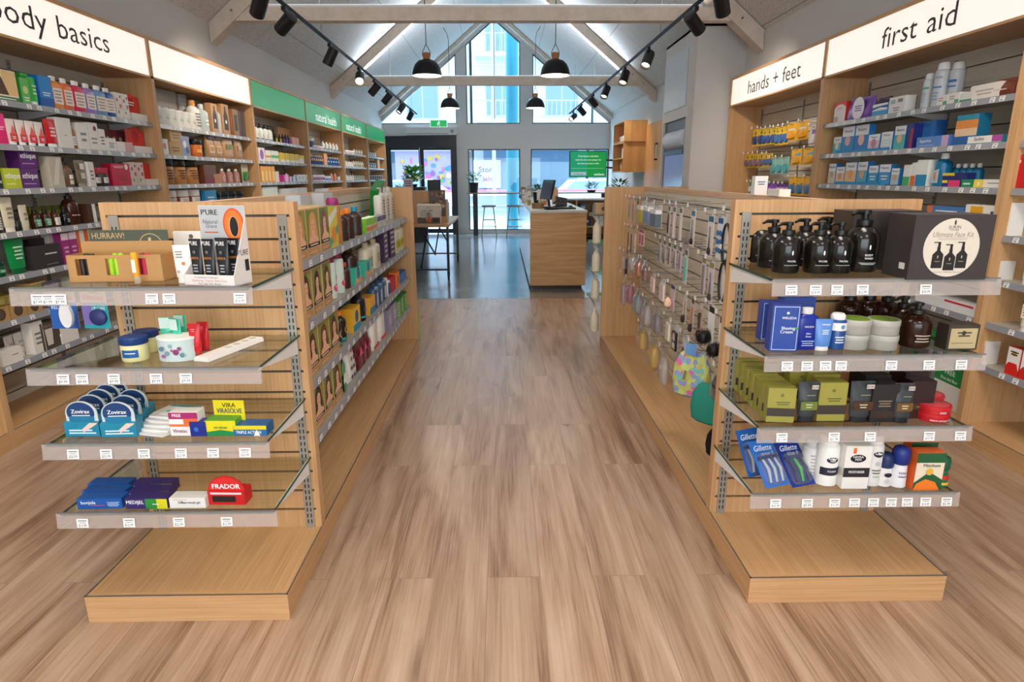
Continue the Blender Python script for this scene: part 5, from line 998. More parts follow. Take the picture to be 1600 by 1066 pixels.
row('card','yellow pack with blue pads',P39,[(2.78,6.869,1.567),(2.78,6.754,1.567)],-H90,.105,.13,.018,['#E8C428','#3A5A8A'],D7)
row('card','teal and silver insole pack',P39,[(2.78,6.661,1.488),(2.78,6.516,1.488),(2.78,6.37,1.488)],-H90,.134,.162,.018,['#8EC0B8','#4A98A0'])
row('card','wide yellow-blue insole box',P39,[(2.78,6.164,1.567),(2.78,5.92,1.567)],-H90,.224,.149,.018,['#F0BA1E','#E8AA1E'],D9)
row('card','wide yellow-blue insole box, behind the front one',P39,[(2.802,6.213,1.568),(2.802,5.967,1.568)],-H90,.226,.15,.018,['#F0BA1E','#E8AA1E'],D9)
row('card','slim teal-edged pack',P40,[(2.78,7.218,1.284),(2.78,7.116,1.284)],-H90,.094,.124,.018,['#3A9A8A','#C8D8D4'])
row('card','bright teal pack',P40,[(2.78,6.99,1.289)],-H90,.178,.134,.018,['#1E9AA8','#3ABAC0'])
row('card','purple pack',P40,[(2.78,6.726,1.297),(2.78,6.606,1.297)],-H90,.111,.102,.018,['#7A3AA8','#9A5AC0'])
row('card','lilac pack with purple header',P40,[(2.78,6.496,1.291),(2.78,6.398,1.291),(2.78,6.299,1.291)],-H90,.091,.105,.018,['#A87AC0','#C8B0D8'],[('r',0,1,.7,1,'#5A1E8A')])
row('card','yellow pack, blue-black picture',P40,[(2.78,6.186,1.29),(2.78,6.025,1.29),(2.78,5.864,1.29)],-H90,.148,.174,.018,['#F0B41E','#4A7AA8'],D10)
row('card','yellow pack, blue-black picture, behind the front one',P40,[(2.802,6.235,1.289),(2.802,6.073,1.289),(2.802,5.911,1.289)],-H90,.149,.175,.018,['#F0B41E','#4A7AA8'],D10)
HOOKS = [([(2.78, 7.213, 1.786), (2.78, 7.054, 1.786)], 1.955, 'yellow and navy foot-care pack', 'top'), ([(2.78, 6.963, 1.786), (2.78, 6.844, 1.786), (2.78, 6.725, 1.786)], 1.941, 'yellow and blue foot-care pack', 'top'), ([(2.78, 6.642, 1.771), (2.78, 6.533, 1.771), (2.78, 6.425, 1.771)], 1.937, 'yellow pack with pale insole window', 'top'), ([(2.78, 6.317, 1.796), (2.78, 6.092, 1.796)], 1.947, 'broad yellow insole box', 'top'), ([(2.78, 5.876, 1.729)], 1.894, 'pale pack with purple print at the end', 'top'), ([(2.78, 7.392, 1.559), (2.78, 7.26, 1.559), (2.78, 7.128, 1.559), (2.78, 6.995, 1.559)], 1.698, 'yellow pack with plum pads', 'middle'), ([(2.78, 6.869, 1.567), (2.78, 6.754, 1.567)], 1.685, 'yellow pack with blue pads', 'middle'), ([(2.78, 6.661, 1.488), (2.78, 6.516, 1.488), (2.78, 6.37, 1.488)], 1.638, 'teal and silver insole pack', 'middle'), ([(2.78, 6.164, 1.567), (2.78, 5.92, 1.567)], 1.704, 'wide yellow-blue insole box', 'middle'), ([(2.78, 7.218, 1.284), (2.78, 7.116, 1.284)], 1.396, 'slim teal-edged pack', 'lowest'), ([(2.78, 6.99, 1.289)], 1.411, 'bright teal pack', 'lowest'), ([(2.78, 6.726, 1.297), (2.78, 6.606, 1.297)], 1.387, 'purple pack', 'lowest'), ([(2.78, 6.496, 1.291), (2.78, 6.398, 1.291), (2.78, 6.299, 1.291)], 1.384, 'lilac pack with purple header', 'lowest'), ([(2.78, 6.186, 1.29), (2.78, 6.025, 1.29), (2.78, 5.864, 1.29)], 1.452, 'yellow pack, blue-black picture', 'lowest')]
row('facebox','hair colour box, woman with golden blonde hair',P41,[(-.815,2.569,1.147)],H90,.175,.2,.07,['#C9A878'],D11)
row('facebox','hair colour box, woman with golden blonde hair, back row',P41,[(-.89,2.569,1.147)],H90,.175,.2,.07,['#C9A878'],D11)
row('facebox','hair colour box, woman with honey blonde hair',P41,[(-.815,2.751,1.147)],H90,.175,.2,.07,['#C9A878'],D12)
row('facebox','hair colour box, woman with honey blonde hair, back row',P41,[(-.89,2.751,1.147)],H90,.175,.2,.07,['#C9A878'],D12)
row('facebox','hair colour box, woman with auburn hair',P41,[(-.815,2.934,1.147)],H90,.175,.2,.07,['#C9A878'],D13)
row('facebox','hair colour box, woman with auburn hair, back row',P41,[(-.89,2.934,1.147)],H90,.175,.2,.07,['#C9A878'],D13)
row('facebox','hair colour box, woman with chestnut hair',P42,[(-.815,2.585,.897)],H90,.154,.2,.07,['#C9A878'],D14)
row('facebox','hair colour box, woman with chestnut hair, back row',P42,[(-.89,2.585,.897)],H90,.154,.2,.07,['#C9A878'],D14)
row('facebox','hair colour box, woman with dark brown hair',P42,[(-.815,2.746,.897)],H90,.154,.2,.07,['#C9A878'],D15)
row('facebox','hair colour box, woman with dark brown hair, back row',P42,[(-.89,2.746,.897)],H90,.154,.2,.07,['#C9A878'],D15)
row('facebox','hair colour box, woman with mahogany hair',P42,[(-.815,2.907,.897)],H90,.154,.2,.07,['#C9A878'],D16)
row('facebox','hair colour box, woman with mahogany hair, back row',P42,[(-.89,2.907,.897)],H90,.154,.2,.07,['#C9A878'],D16)
row('facebox','hair colour box, woman with deep brown hair',P43,[(-.815,2.609,.647)],H90,.17,.2,.07,['#C9A878'],D17)
row('facebox','hair colour box, woman with deep brown hair, back row',P43,[(-.89,2.609,.647)],H90,.17,.2,.07,['#C9A878'],D17)
row('facebox','hair colour box, woman with warm brown hair',P43,[(-.815,2.785,.647)],H90,.17,.2,.07,['#C9A878'],D18)
row('facebox','hair colour box, woman with warm brown hair, back row',P43,[(-.89,2.785,.647)],H90,.17,.2,.07,['#C9A878'],D18)
row('facebox','hair colour box, woman with reddish brown hair',P43,[(-.815,2.962,.647)],H90,.17,.2,.07,['#C9A878'],D19)
row('facebox','hair colour box, woman with reddish brown hair, back row',P43,[(-.89,2.962,.647)],H90,.17,.2,.07,['#C9A878'],D19)
row('facebox','hair colour box, woman with espresso hair',P44,[(-.815,2.625,.402)],H90,.156,.2,.07,['#C9A878'],D20)
row('facebox','hair colour box, woman with espresso hair, back row',P44,[(-.89,2.625,.402)],H90,.156,.2,.07,['#C9A878'],D20)
row('facebox','hair colour box, woman with chestnut hair',P44,[(-.815,2.787,.402)],H90,.156,.2,.07,['#C9A878'],D21)
row('facebox','hair colour box, woman with chestnut hair, back row',P44,[(-.89,2.787,.402)],H90,.156,.2,.07,['#C9A878'],D21)
row('facebox','hair colour box, woman with copper brown hair',P44,[(-.815,2.95,.402)],H90,.156,.2,.07,['#C9A878'],D22)
row('facebox','hair colour box, woman with copper brown hair, back row',P44,[(-.89,2.95,.402)],H90,.156,.2,.07,['#C9A878'],D22)
row('carton','white twin bottle pack with grey top',P45,[(-.985,3.239,1.147),(-.985,3.669,1.147)],H90,.16,.24,.08,['#B9BEC0','#D6D8D8'],[('r',0,1,0,.25,'#8EA8A8')])
row('carton','yellow and teal diagonal-striped carton',P45,[(-.815,3.087,1.147)],H90,.16,.193,.06,['#2A9A6A','#D8C83A'],[('p',[(0,0),(1,.35),(1,.55),(0,.2)],'#2AA89A'),('p',[(0,.5),(1,.85),(1,1),(0,.75)],'#E8E8D8'),('e',.5,.3,.25,'#E88A2A')])
row('can','tall spray can with magenta cap',P45,[(-.815,3.244,1.147)],H90,.077,.227,.077,['#B07A3A','#8E1E5E'])
row('bottle','brown bottle with orange cap',P45,[(-.815,3.386,1.147),(-.815,3.521,1.147)],H90,.077,.16,.077,['#3A1E1A','#F08A2A'],D23)
row('bottle','brown bottle with teal cap',P45,[(-.815,3.71,1.147)],H90,.078,.162,.078,['#3A2420','#1E8AA8'],D23)
row('carton','lime and orange carton',P45,[(-.815,3.918,1.147),(-.815,4.089,1.147)],H90,.159,.082,.06,['#7ABA2A','#E8DCC8'],[('r',0,1,.5,1,'#8AC83A'),('r',0,1,.1,.4,'#E8823A')])
row('carton','pale patterned carton',P45,[(-.815,4.257,1.147),(-.815,4.422,1.147)],H90,.154,.074,.06,['#B0A8B8','#C8D0C0'],[('r',0,1,.6,1,'#5A2A6A')])
row('sqbottle','large white bottle with black side lettering',P45,[(-.885,4.833,1.147),(-.885,5.02,1.147),(-.885,5.207,1.147)],H90,.16,.25,.07,['#E9E4DA','#F2EFE8'],[('k',6,.35,.65,.15,.9,'#2A2A2A')])
row('can','white and pink spray can with magenta cap',P46,[(-.815,3.066,.897),(-.815,3.222,.897)],H90,.071,.21,.071,['#C9D6CE','#8A1850'],[('e',.4,.3,.3,'#E0486A'),('e',.7,.6,.2,'#E8788A')])
row('bottle','slim brown bottle with orange top',P46,[(-.815,3.353,.897)],H90,.066,.138,.066,['#3A1E1A','#C8502A'])
row('bottle','tall brown pump bottle with teal base label',P46,[(-.815,3.545,.897)],H90,.101,.209,.101,['#33201E','#2A1818'],[('r',0,1,0,.18,'#2AA8A0'),('e',.5,.6,.25,'#2AA8A0'),('e',.5,.6,.19,'#33201E')])
row('carton','aqua and peach small carton',P46,[(-.815,3.541,.897),(-.815,3.815,.897)],H90,.16,.088,.05,['#3AB8A0','#5ACAB0'],[('r',0,1,0,.3,'#E8A06A'),('e',.5,.6,.2,'#2A6A8A')])
row('sqbottle','large cream bottle with speckles',P46,[(-.815,3.916,.897),(-.815,4.159,.897)],H90,.16,.186,.07,['#D9D2BA','#CFC8B0'],[('k',5,.2,.8,.25,.7,'#6A6450')])
row('carton','dark purple printed carton',P46,[(-.815,4.44,.897),(-.815,4.709,.897)],H90,.16,.22,.07,['#3A2244','#44284E'],[('k',5,.1,.9,.1,.9,'#C8B8D0')])
row('sqbottle','cream bottle with yellow label',P46,[(-.815,4.98,.897),(-.815,5.193,.897)],H90,.16,.215,.07,['#E4DDC8','#EFEADC'],[('r',0,1,.2,.6,'#D8D01E'),('k',4,.08,.92,.26,.54,'#6A6A1E')])
row('bottle','brown bottle with orange cap',P47,[(-.815,3.088,.647),(-.815,3.191,.647)],H90,.078,.162,.078,['#2E1C1A','#F08030'],[('e',.5,.55,.3,'#E8C8A0'),('e',.5,.55,.22,'#2E1C1A'),('r',0,1,0,.15,'#2A9A8A')])
row('bottle','brown bottle with teal cap',P47,[(-.895,3.451,.647),(-.895,3.55,.647),(-.895,3.649,.647)],H90,.058,.12,.058,['#2E1C1A','#1E88A0'])
row('carton','yellow and teal carton with eye print',P47,[(-.815,3.437,.647)],H90,.16,.13,.07,['#E0A82A','#E8B83A'],[('r',0,1,0,.3,'#1E8AA8'),('e',.5,.6,.22,'#2A5A7A')])
row('bottle','tall dark bottle with teal rings',P47,[(-.815,3.667,.647)],H90,.088,.184,.088,['#1E1A1E','#15161A'],[('r',0,1,.1,.2,'#1EA0B0'),('e',.5,.55,.28,'#3AA0A8'),('e',.5,.55,.2,'#1E1A1E')])
row('carton','yellow and blue carton',P47,[(-.815,3.878,.647)],H90,.16,.106,.07,['#E8A838'],[('r',0,1,0,.4,'#2A8AA8')])
row('sqbottle','slate blue tall bottle with white stripe',P47,[(-.815,4.051,.647),(-.815,4.192,.647),(-.815,4.333,.647)],H90,.131,.161,.06,['#3A5A80','#2E4A6E'],[('r',.3,.6,.1,.8,'#D8DEE4')])
row('sqbottle','white bottle with blue badge',P47,[(-.815,4.483,.647)],H90,.149,.128,.06,['#E8E6E4','#F0F0F0'],[('e',.5,.5,.3,'#2A4A9A')])
row('carton','red carton',P47,[(-.815,4.665,.647)],H90,.16,.109,.06,['#C02238'])
row('carton','orange carton',P47,[(-.815,4.876,.647)],H90,.16,.112,.06,['#F08020'],[('k',4,.2,.8,.25,.7,'#5A2A0A')])
row('carton','bright blue carton',P47,[(-.815,5.065,.647),(-.815,5.222,.647)],H90,.146,.072,.06,['#2A6AB8','#3A7AC8'])
row('pouch','black and green leaf-print bag',P48,[(-.815,3.08,.402)],H90,.14,.181,.05,['#1A2420','#15201C'],[('e',.4,.7,.3,'#4A9A6A'),('e',.6,.35,.3,'#E4EDE4'),('e',.5,.15,.2,'#3A8A5A')])
row('pouch','white bag with black polka dots',P48,[(-.815,3.285,.402)],H90,.16,.2,.06,['#E8E6E2','#F0EEEA'],[('e',.2,.15,.09,'#1A1A1A'),('e',.2,.4,.09,'#1A1A1A'),('e',.2,.65,.09,'#1A1A1A'),('e',.2,.9,.09,'#1A1A1A'),('e',.5,.15,.09,'#1A1A1A'),('e',.5,.4,.09,'#1A1A1A'),('e',.5,.65,.09,'#1A1A1A'),('e',.5,.9,.09,'#1A1A1A'),('e',.8,.15,.09,'#1A1A1A'),('e',.8,.4,.09,'#1A1A1A'),('e',.8,.65,.09,'#1A1A1A'),('e',.8,.9,.09,'#1A1A1A')])
row('pouch','dark red and pink folded pack',P48,[(-.815,3.478,.402),(-.815,3.6,.402),(-.815,3.721,.402)],H90,.113,.17,.05,['#6A1428','#C8286A'],[('p',[(.1,.5),(.9,.5),(.5,.8)],'#E84A8A')])
row('sqbottle','white bottle with red base',P48,[(-.815,3.927,.402),(-.815,4.177,.402)],H90,.16,.217,.06,['#EDE8E0','#F2EEE8'],[('r',0,1,0,.16,'#D83A28')])
row('carton','purple-grey carton',P48,[(-.815,4.453,.402),(-.815,4.652,.402)],H90,.16,.154,.07,['#8A84A0','#A09AB4'],[('k',3,.2,.8,.25,.7,'#E0DCE8')])
row('carton','green and white carton',P48,[(-.815,4.843,.402),(-.815,5.026,.402),(-.815,5.209,.402)],H90,.16,.132,.07,['#4A9A4A','#5AAA58'],[('r',.2,.8,.1,.9,'#C8E0B8'),('k',4,.25,.75,.15,.85,'#3A7A3A')])
row('tube','white and gold lotion tube',P49,[(-.993,1.95,1.156)],0,.056,.117,.035,['#EFEDE8','#F5F3EE'],[('k',3,.2,.7,.6,.85,'#8A8A8A'),('e',.7,.45,.13,'#C88A3A'),('e',.3,.2,.1,'#A8A8A8')])
row('tube','orange and yellow balm tube behind the white one',P49,[(-1.029,2.093,1.156)],0,.047,.095,.03,['#F08A38','#F0B030'],[('r',.2,.8,.1,.35,'#F2EDE0')])
row('carton','white hanging card standing behind the lotion tube',P49,[(-1.092,2.213,1.156)],0,.094,.138,.012,['#F0EDE6'],[('e',.65,.88,.08,'#6A6A62')],name='backing_card')
row('tube','black ointment sachet in the papaya display, first from left',P50,[(-.935,1.925,1.16,-.2)],0,.041,.135,.018,['#1E1E22','#15161A'],D24)
row('tube','black ointment sachet in the papaya display, second from left',P50,[(-.893,1.917,1.16,-.2)],0,.041,.135,.018,['#1E1E22','#15161A'],D24)
row('tube','black ointment sachet in the papaya display, fourth from left',P50,[(-.848,1.91,1.16,-.2)],0,.041,.135,.018,['#1E1E22','#15161A'],D24)
row('tube','black ointment sachet in the papaya display, third from left',P50,[(-.868,1.952,1.16,-.2)],0,.041,.135,.018,['#1E1E22','#15161A'],D24)
row('tube','black ointment sachet in the papaya display, fifth from left',P50,[(-.826,1.94,1.16,-.2)],0,.041,.135,.018,['#1E1E22','#15161A'],D24)
row('jar','petroleum jelly jar with blue lid, front one',P51,[(-1.187,1.93,.906)],0,.081,.078,.081,['#E4DDA4','#143A7A'],[('r',.2,.9,.2,.75,'#1E5A9A'),('k',1,.35,.8,.45,.58,'#FFFFFF')])
row('jar','petroleum jelly jar with blue lid, behind the front one',P51,[(-1.204,2.035,.906)],0,.077,.073,.077,['#E4DDA4','#143A7A'],[('r',.6,.8,.2,.7,'#1A2A3A')])
row('canister','white tin tray of testers, oval floral tub',P51,[(-1.05,1.934,.906)],0,.122,.076,.09,['#C8DAD8','#EDEFEA'],[('e',.65,.4,.12,'#8A3A6A'),('e',.5,.5,.06,'#B05A8A'),('e',.3,.35,.1,'#7A9AA8'),('e',.8,.6,.08,'#9A4A7A'),('e',.1,.6,.1,'#5A7A8A'),('e',.45,.75,.08,'#8AA8B0'),('e',.9,.25,.1,'#6A8A9A'),('e',.15,.2,.08,'#A05A8A')],name='floral_tub')
row('tube','aqua lip balm tube in the floral tub, first from left',P52,[(-1.111,2.024,.926,.1)],0,.04,.105,.02,['#4ACAA8','#E8F2EE'],D25)
row('tube','aqua lip balm tube in the floral tub, second from left',P52,[(-1.069,1.999,.926,-.35)],0,.04,.105,.02,['#4ACAA8','#E8F2EE'],D25)
row('tube','aqua lip balm tube in the floral tub, third from left',P52,[(-1.08,2.056,.926,-.1)],0,.041,.105,.02,['#4ACAA8','#E8F2EE'],D25)
row('tube','red balm tube standing in white holder, front one',P51,[(-.991,1.964,.918)],0,.039,.104,.022,['#C81E26','#B01820'],D26)
row('tube','red balm tube standing in white holder, rear one',P51,[(-.989,2.018,.918)],0,.036,.098,.022,['#C81E26','#B01820'],D26)
row('archbox','cold sore display box, left column, first from front',P53,[(-1.376,1.931,.656)],0,.113,.118,.045,['#2A88A8'],D27,name='cold_sore_box')
row('archbox','cold sore display box, left column, second from front',P53,[(-1.384,1.996,.656)],0,.108,.118,.045,['#2A88A8'],D27,name='cold_sore_box')
row('archbox','cold sore display box, left column, third from front',P53,[(-1.391,2.053,.656)],0,.105,.118,.045,['#2A88A8'],D27,name='cold_sore_box')
row('archbox','cold sore display box, left column, fourth from front',P53,[(-1.397,2.107,.656)],0,.102,.118,.045,['#2A88A8'],D27,name='cold_sore_box')
row('archbox','cold sore display box, left column, fifth from front',P53,[(-1.399,2.157,.656)],0,.099,.118,.045,['#2A88A8'],D27,name='cold_sore_box')
row('archbox','cold sore display box, right column, first from front',P53,[(-1.253,1.923,.656)],0,.113,.118,.045,['#2A88A8'],D27,name='cold_sore_box')
row('archbox','cold sore display box, right column, second from front',P53,[(-1.265,1.988,.656)],0,.109,.118,.045,['#2A88A8'],D27,name='cold_sore_box')
row('archbox','cold sore display box, right column, third from front',P53,[(-1.275,2.05,.656)],0,.105,.118,.045,['#2A88A8'],D27,name='cold_sore_box')
row('carton','white and magenta carton marked free',P54,[(-1.042,1.928,.656)],0,.094,.081,.05,['#F0EEEC'],[('r',0,1,.72,1,'#A82A6A'),('t','FREE',.28,.86,.14,'#FFFFFF',.3),('r',.5,1,.5,.74,'#E86A3A'),('r',0,1,.4,.5,'#E8783A'),('t','Viratac',.34,.2,.16,'#8A2A4A',.5)])
row('carton','small dark blue carton before the pink one',P54,[(-.996,1.922,.656)],0,.052,.049,.04,['#1E2E8A'],[('e',.4,.5,.15,'#3A6AC8')])
row('carton','yellow and green flat carton',P54,[(-.924,1.925,.656)],0,.101,.052,.055,['#5AA03A','#E8D81E'],[('p',[(0,0),(1,0),(1,.25),(.5,.4),(0,.25)],'#1E8A4A'),('t','viraban',.5,.55,.22,'#2A6A3A',.5)])
row('carton','yellow carton with raised header card',P54,[(-.828,1.923,.656)],0,.109,.035,.06,['#1E5A8E','#E8D420'],[('r',0,1,0,.62,'#2A6AA0'),('t','TRIPLE ACTION',.45,.32,.3,'#FFFFFF',.75),('p',[(.6,0),(.7,.62),(.8,0)],'#F2F2F2')])
row('carton','blue mouth gel carton, first from front',P55,[(-1.341,1.898,.411)],0,.145,.036,.05,['#1858A8'],D28)
row('carton','blue mouth gel carton, second from front',P55,[(-1.358,1.95,.411)],0,.142,.036,.05,['#1858A8'],D28)
row('carton','blue mouth gel carton, third from front',P55,[(-1.375,2.004,.411)],0,.14,.036,.05,['#1858A8'],D28)
row('carton','purple, green and yellow gel carton, first from front',P56,[(-1.186,1.895,.411)],0,.14,.036,.05,['#3A2A6E'],D29)
row('carton','purple, green and yellow gel carton, second from front',P56,[(-1.203,1.946,.411)],0,.138,.036,.05,['#3A2A6E'],D29)
row('carton','purple, green and yellow gel carton, third from front',P56,[(-1.221,2,.411)],0,.135,.036,.05,['#3A2A6E'],D29)
row('carton','white mouth gel carton',P55,[(-1.051,1.896,.411)],0,.119,.036,.05,['#E8E6E2'],[('t','Difflam mouth gel',.55,.55,.26,'#3A2A2A',.6),('k',1,.1,.5,.8,.9,'#C8A8A0')])
row('pump','small black pump bottle, leftmost back',P57,[(.977,2.344,1.156)],0,.099,.168,.099,['#15130F','#101010'],D30)
row('pump','small black pump bottle, left middle',P57,[(.963,2.192,1.156)],0,.093,.168,.093,['#15130F','#101010'],D30)
row('pump','small black pump bottle, left front',P57,[(.962,2.072,1.156)],0,.088,.168,.088,['#15130F','#101010'],D30)
row('pump','small black pump bottle, centre back behind two others',P57,[(1.118,2.393,1.156)],0,.101,.168,.101,['#15130F','#101010'],D30)
row('pump','small black pump bottle, centre middle',P57,[(1.097,2.235,1.156)],0,.094,.168,.094,['#15130F','#101010'],D30)
row('pump','small black pump bottle, centre front',P57,[(1.065,2.067,1.156)],0,.088,.168,.088,['#15130F','#101010'],D30)
row('pump','small black pump bottle, right back',P57,[(1.222,2.316,1.156)],0,.098,.168,.098,['#15130F','#101010'],D30)
row('pump','small black pump bottle, right front',P57,[(1.133,2.065,1.156)],0,.088,.168,.088,['#15130F','#101010'],D30)
row('pump','large black pump bottle beside the boxed kit',P57,[(1.229,2.09,1.156)],0,.108,.205,.108,['#15130F','#101010'],[('t','BODY',.5,.5,.08,'#F2F2F2',.4),('t','WASH',.5,.38,.08,'#F2F2F2',.4),('k',2,.2,.8,.14,.24,'#C8CDD2'),('e',.5,.8,.03,'#F2F2F2',3)])
row('carton','royal blue shaving cream carton, front one',P58,[(.934,2.006,.906)],-.12,.09,.157,.05,['#2A3E98','#28479A'],D31)
row('carton','royal blue shaving cream carton, left rear',P58,[(.957,2.149,.906)],-.12,.087,.139,.05,['#2A3E98','#28479A'],D31)
row('carton','wide blue carton behind the shaving creams',P58,[(1.062,2.192,.906)],0,.116,.145,.05,['#2A4088','#2E4C96'],[('k',3,.2,.8,.25,.7,'#C8D4EA')])
row('sqbottle','cobalt blue lotion bottle with white cap',P58,[(1.02,2.019,.906)],0,.073,.141,.045,['#142A8E','#EFEDE8'],[('t','WELEDA',.5,.75,.06,'#E8EEF8',.6),('t','After',.5,.52,.06,'#E8EEF8',.4),('t','Shave',.5,.42,.06,'#E8EEF8',.4),('k',3,.2,.8,.08,.3,'#A8B8E0')])
row('tube','sky blue tube with white foot',P58,[(1.068,2.002,.906)],0,.058,.107,.03,['#5A8AD0','#EFEFEC'],[('t','WELEDA',.5,.82,.06,'#FFFFFF',.6),('k',3,.25,.75,.45,.65,'#E8F0FA')])
row('can','white and navy roll-on bottle with tall white cap',P58,[(1.127,2.016,.906)],0,.058,.121,.058,['#1E4A8A','#F0EEEA'],[('r',0,1,.7,1,'#EFEDE8'),('k',3,.2,.8,.2,.5,'#D8E4F0'),('e',.6,.85,.15,'#5A9AC8')])
row('tin','silver tin with green top, left stack, lower',P58,[(1.191,2.006,.906)],0,.099,.05,.099,['#A5A29A','#B2AFA8','#6E8A2E'])
row('tin','silver tin with green top, left stack, upper',P58,[(1.191,2.006,.957)],0,.099,.05,.099,['#A5A29A','#B2AFA8','#6E8A2E'])
row('tin','silver tin with green top, right stack, lower',P58,[(1.286,1.996,.906)],0,.098,.05,.098,['#A5A29A','#B2AFA8','#6E8A2E'])
row('tin','silver tin with green top, right stack, upper',P58,[(1.286,1.996,.957)],0,.098,.05,.098,['#A5A29A','#B2AFA8','#6E8A2E'])
row('pump','amber bottle with twine round its neck, first from left',P59,[(1.305,2.252,.906)],0,.095,.155,.095,['#2C150C','#12100F'],D32)
row('pump','amber bottle with twine round its neck, second from left',P59,[(1.388,2.27,.906)],0,.096,.155,.096,['#2C150C','#12100F'],D32)
row('pump','amber bottle with twine round its neck, third from left',P59,[(1.433,2.229,.906)],0,.095,.155,.095,['#2C150C','#12100F'],D32)
row('pump','amber bottle with twine round its neck, fourth from left',P59,[(1.423,2.117,.906)],0,.09,.155,.09,['#2C150C','#12100F'],D32)
row('pump','amber bottle with twine round its neck, fifth from left',P59,[(1.414,2.024,.906)],0,.099,.15,.099,['#2C150C','#12100F'],D32)
row('carton','dark brown soap box with cream label',P58,[(1.534,2.005,.906)],0,.107,.086,.055,['#3A332C','#433C35'],[('r',.08,.94,.06,.86,'#C2B187'),('k',2,.3,.75,.5,.75,'#3A3428'),('k',1,.15,.85,.25,.3,'#6A5E44'),('e',.5,.68,.07,'#3A3428')])
row('carton','olive carton with brown band, left column, first from front',P53,[(.945,1.996,.656)],-.1,.092,.122,.04,['#8E8A3A','#9A9444'],D33)
row('carton','olive carton with brown band, left column, second from front',P53,[(.947,2.045,.656)],-.1,.092,.122,.04,['#8E8A3A','#9A9444'],D33)
row('carton','olive carton with brown band, left column, third from front',P53,[(.949,2.097,.656)],-.1,.091,.122,.04,['#8E8A3A','#9A9444'],D33)
row('carton','olive carton with brown band, left column, fourth from front',P53,[(.95,2.151,.656)],-.1,.09,.122,.04,['#8E8A3A','#9A9444'],D33)
row('carton','olive carton with brown band, left column, fifth from front',P53,[(.952,2.207,.656)],-.1,.09,.122,.04,['#8E8A3A','#9A9444'],D33)
row('carton','olive carton with brown band, left column, sixth from front',P53,[(.954,2.266,.656)],-.1,.089,.122,.04,['#8E8A3A','#9A9444'],D33)
row('carton','olive carton with brown band, left column, seventh from front',P53,[(.956,2.328,.656)],-.1,.088,.122,.04,['#8E8A3A','#9A9444'],D33)
row('carton','olive carton with brown band, right column, first from front',P53,[(1.123,2.003,.656)],0,.095,.138,.05,['#8E8A3A','#9A9444'],D33)
row('carton','olive carton with brown band, right column, second from front',P53,[(1.141,2.088,.656)],0,.095,.138,.05,['#8E8A3A','#9A9444'],D33)
row('carton','olive carton with brown band, right column, third from front',P53,[(1.16,2.179,.656)],0,.094,.138,.05,['#8E8A3A','#9A9444'],D33)
row('carton','olive carton with brown band, right column, fourth from front',P53,[(1.181,2.277,.656)],0,.094,.138,.05,['#8E8A3A','#9A9444'],D33)
row('carton','olive carton in the middle of the shelf, front',P60,[(1.088,2.167,.656)],0,.085,.135,.05,['#8E8A3A','#9A9444'],D33)
row('carton','olive carton in the middle of the shelf, rear',P60,[(1.09,2.236,.656)],0,.088,.135,.05,['#8E8A3A','#9A9444'],D33)
row('tube','charcoal tube with green band',P60,[(1.039,1.993,.656)],0,.07,.141,.035,['#3C4044','#22262A'],[('r',0,1,.2,.45,'#6A7A3A'),('r',.55,.95,.82,.94,'#C8BEB8'),('t','by me',.75,.88,.06,'#5A1E2E',.34),('k',1,.3,.8,.62,.66,'#9AA880'),('k',2,.3,.7,.25,.4,'#C8C0A0')])
row('tube','charcoal tube with brown band',P60,[(1.219,1.983,.656)],0,.083,.145,.035,['#3A3E42','#1E2226'],[('r',0,1,.2,.45,'#4A3020'),('r',.55,.95,.82,.94,'#C8BEB8'),('t','by me',.75,.88,.06,'#5A1E2E',.34),('k',1,.3,.8,.62,.66,'#9AA880'),('k',2,.3,.7,.25,.4,'#C8C0A0')])
row('tube','slim charcoal tube with bronze band',P60,[(1.356,1.974,.656)],0,.067,.14,.035,['#3A3E42','#1E2226'],[('r',0,1,.2,.45,'#6A4E2A'),('r',.55,.95,.82,.94,'#C8BEB8'),('t','by me',.75,.88,.06,'#5A1E2E',.34),('k',1,.3,.8,.62,.66,'#9AA880'),('k',2,.3,.7,.25,.4,'#C8C0A0')])
row('carton','black carton between two tubes, first from front',P60,[(1.294,1.987,.656)],0,.092,.135,.05,['#1E1C20','#262428'],D34)
row('carton','black carton between two tubes, second from front',P60,[(1.324,2.089,.656)],0,.092,.135,.05,['#1E1C20','#262428'],D34)
row('carton','black carton between two tubes, third from front',P60,[(1.357,2.201,.656)],0,.091,.135,.05,['#1E1C20','#262428'],D34)
row('carton','dark brown carton by the red tins, first from front',P60,[(1.443,2.019,.656)],0,.084,.135,.05,['#2A1A18','#301E1C'],D35)
row('carton','dark brown carton by the red tins, second from front',P60,[(1.485,2.124,.656)],0,.085,.135,.05,['#2A1A18','#301E1C'],D35)
row('carton','dark brown carton by the red tins, third from front',P60,[(1.531,2.239,.656)],0,.085,.135,.05,['#2A1A18','#301E1C'],D35)
row('tin','red hair wax tin, front stack, lower',P60,[(1.488,1.971,.656)],0,.104,.028,.104,['#C01C26','#C81E28','#D8484E'],D36)
row('tin','red hair wax tin, front stack, upper',P60,[(1.488,1.971,.684)],0,.104,.028,.104,['#C01C26','#C81E28','#D8484E'],D37)
row('tin','red hair wax tin, rear pair, lower',P60,[(1.53,2.072,.656)],0,.109,.028,.109,['#C01C26','#C81E28','#D8484E'],D36)
row('tin','red hair wax tin, rear pair, upper',P60,[(1.53,2.072,.684)],0,.109,.028,.109,['#C01C26','#C81E28','#D8484E'],D37)
row('can','white shaving can at the back, first from front',P61,[(1.109,2.038,.411)],0,.064,.15,.064,['#E0DEDC','#C8C8C8'],D38)
row('can','white shaving can at the back, second from front',P61,[(1.152,2.087,.411)],0,.066,.15,.066,['#E0DEDC','#C8C8C8'],D38)
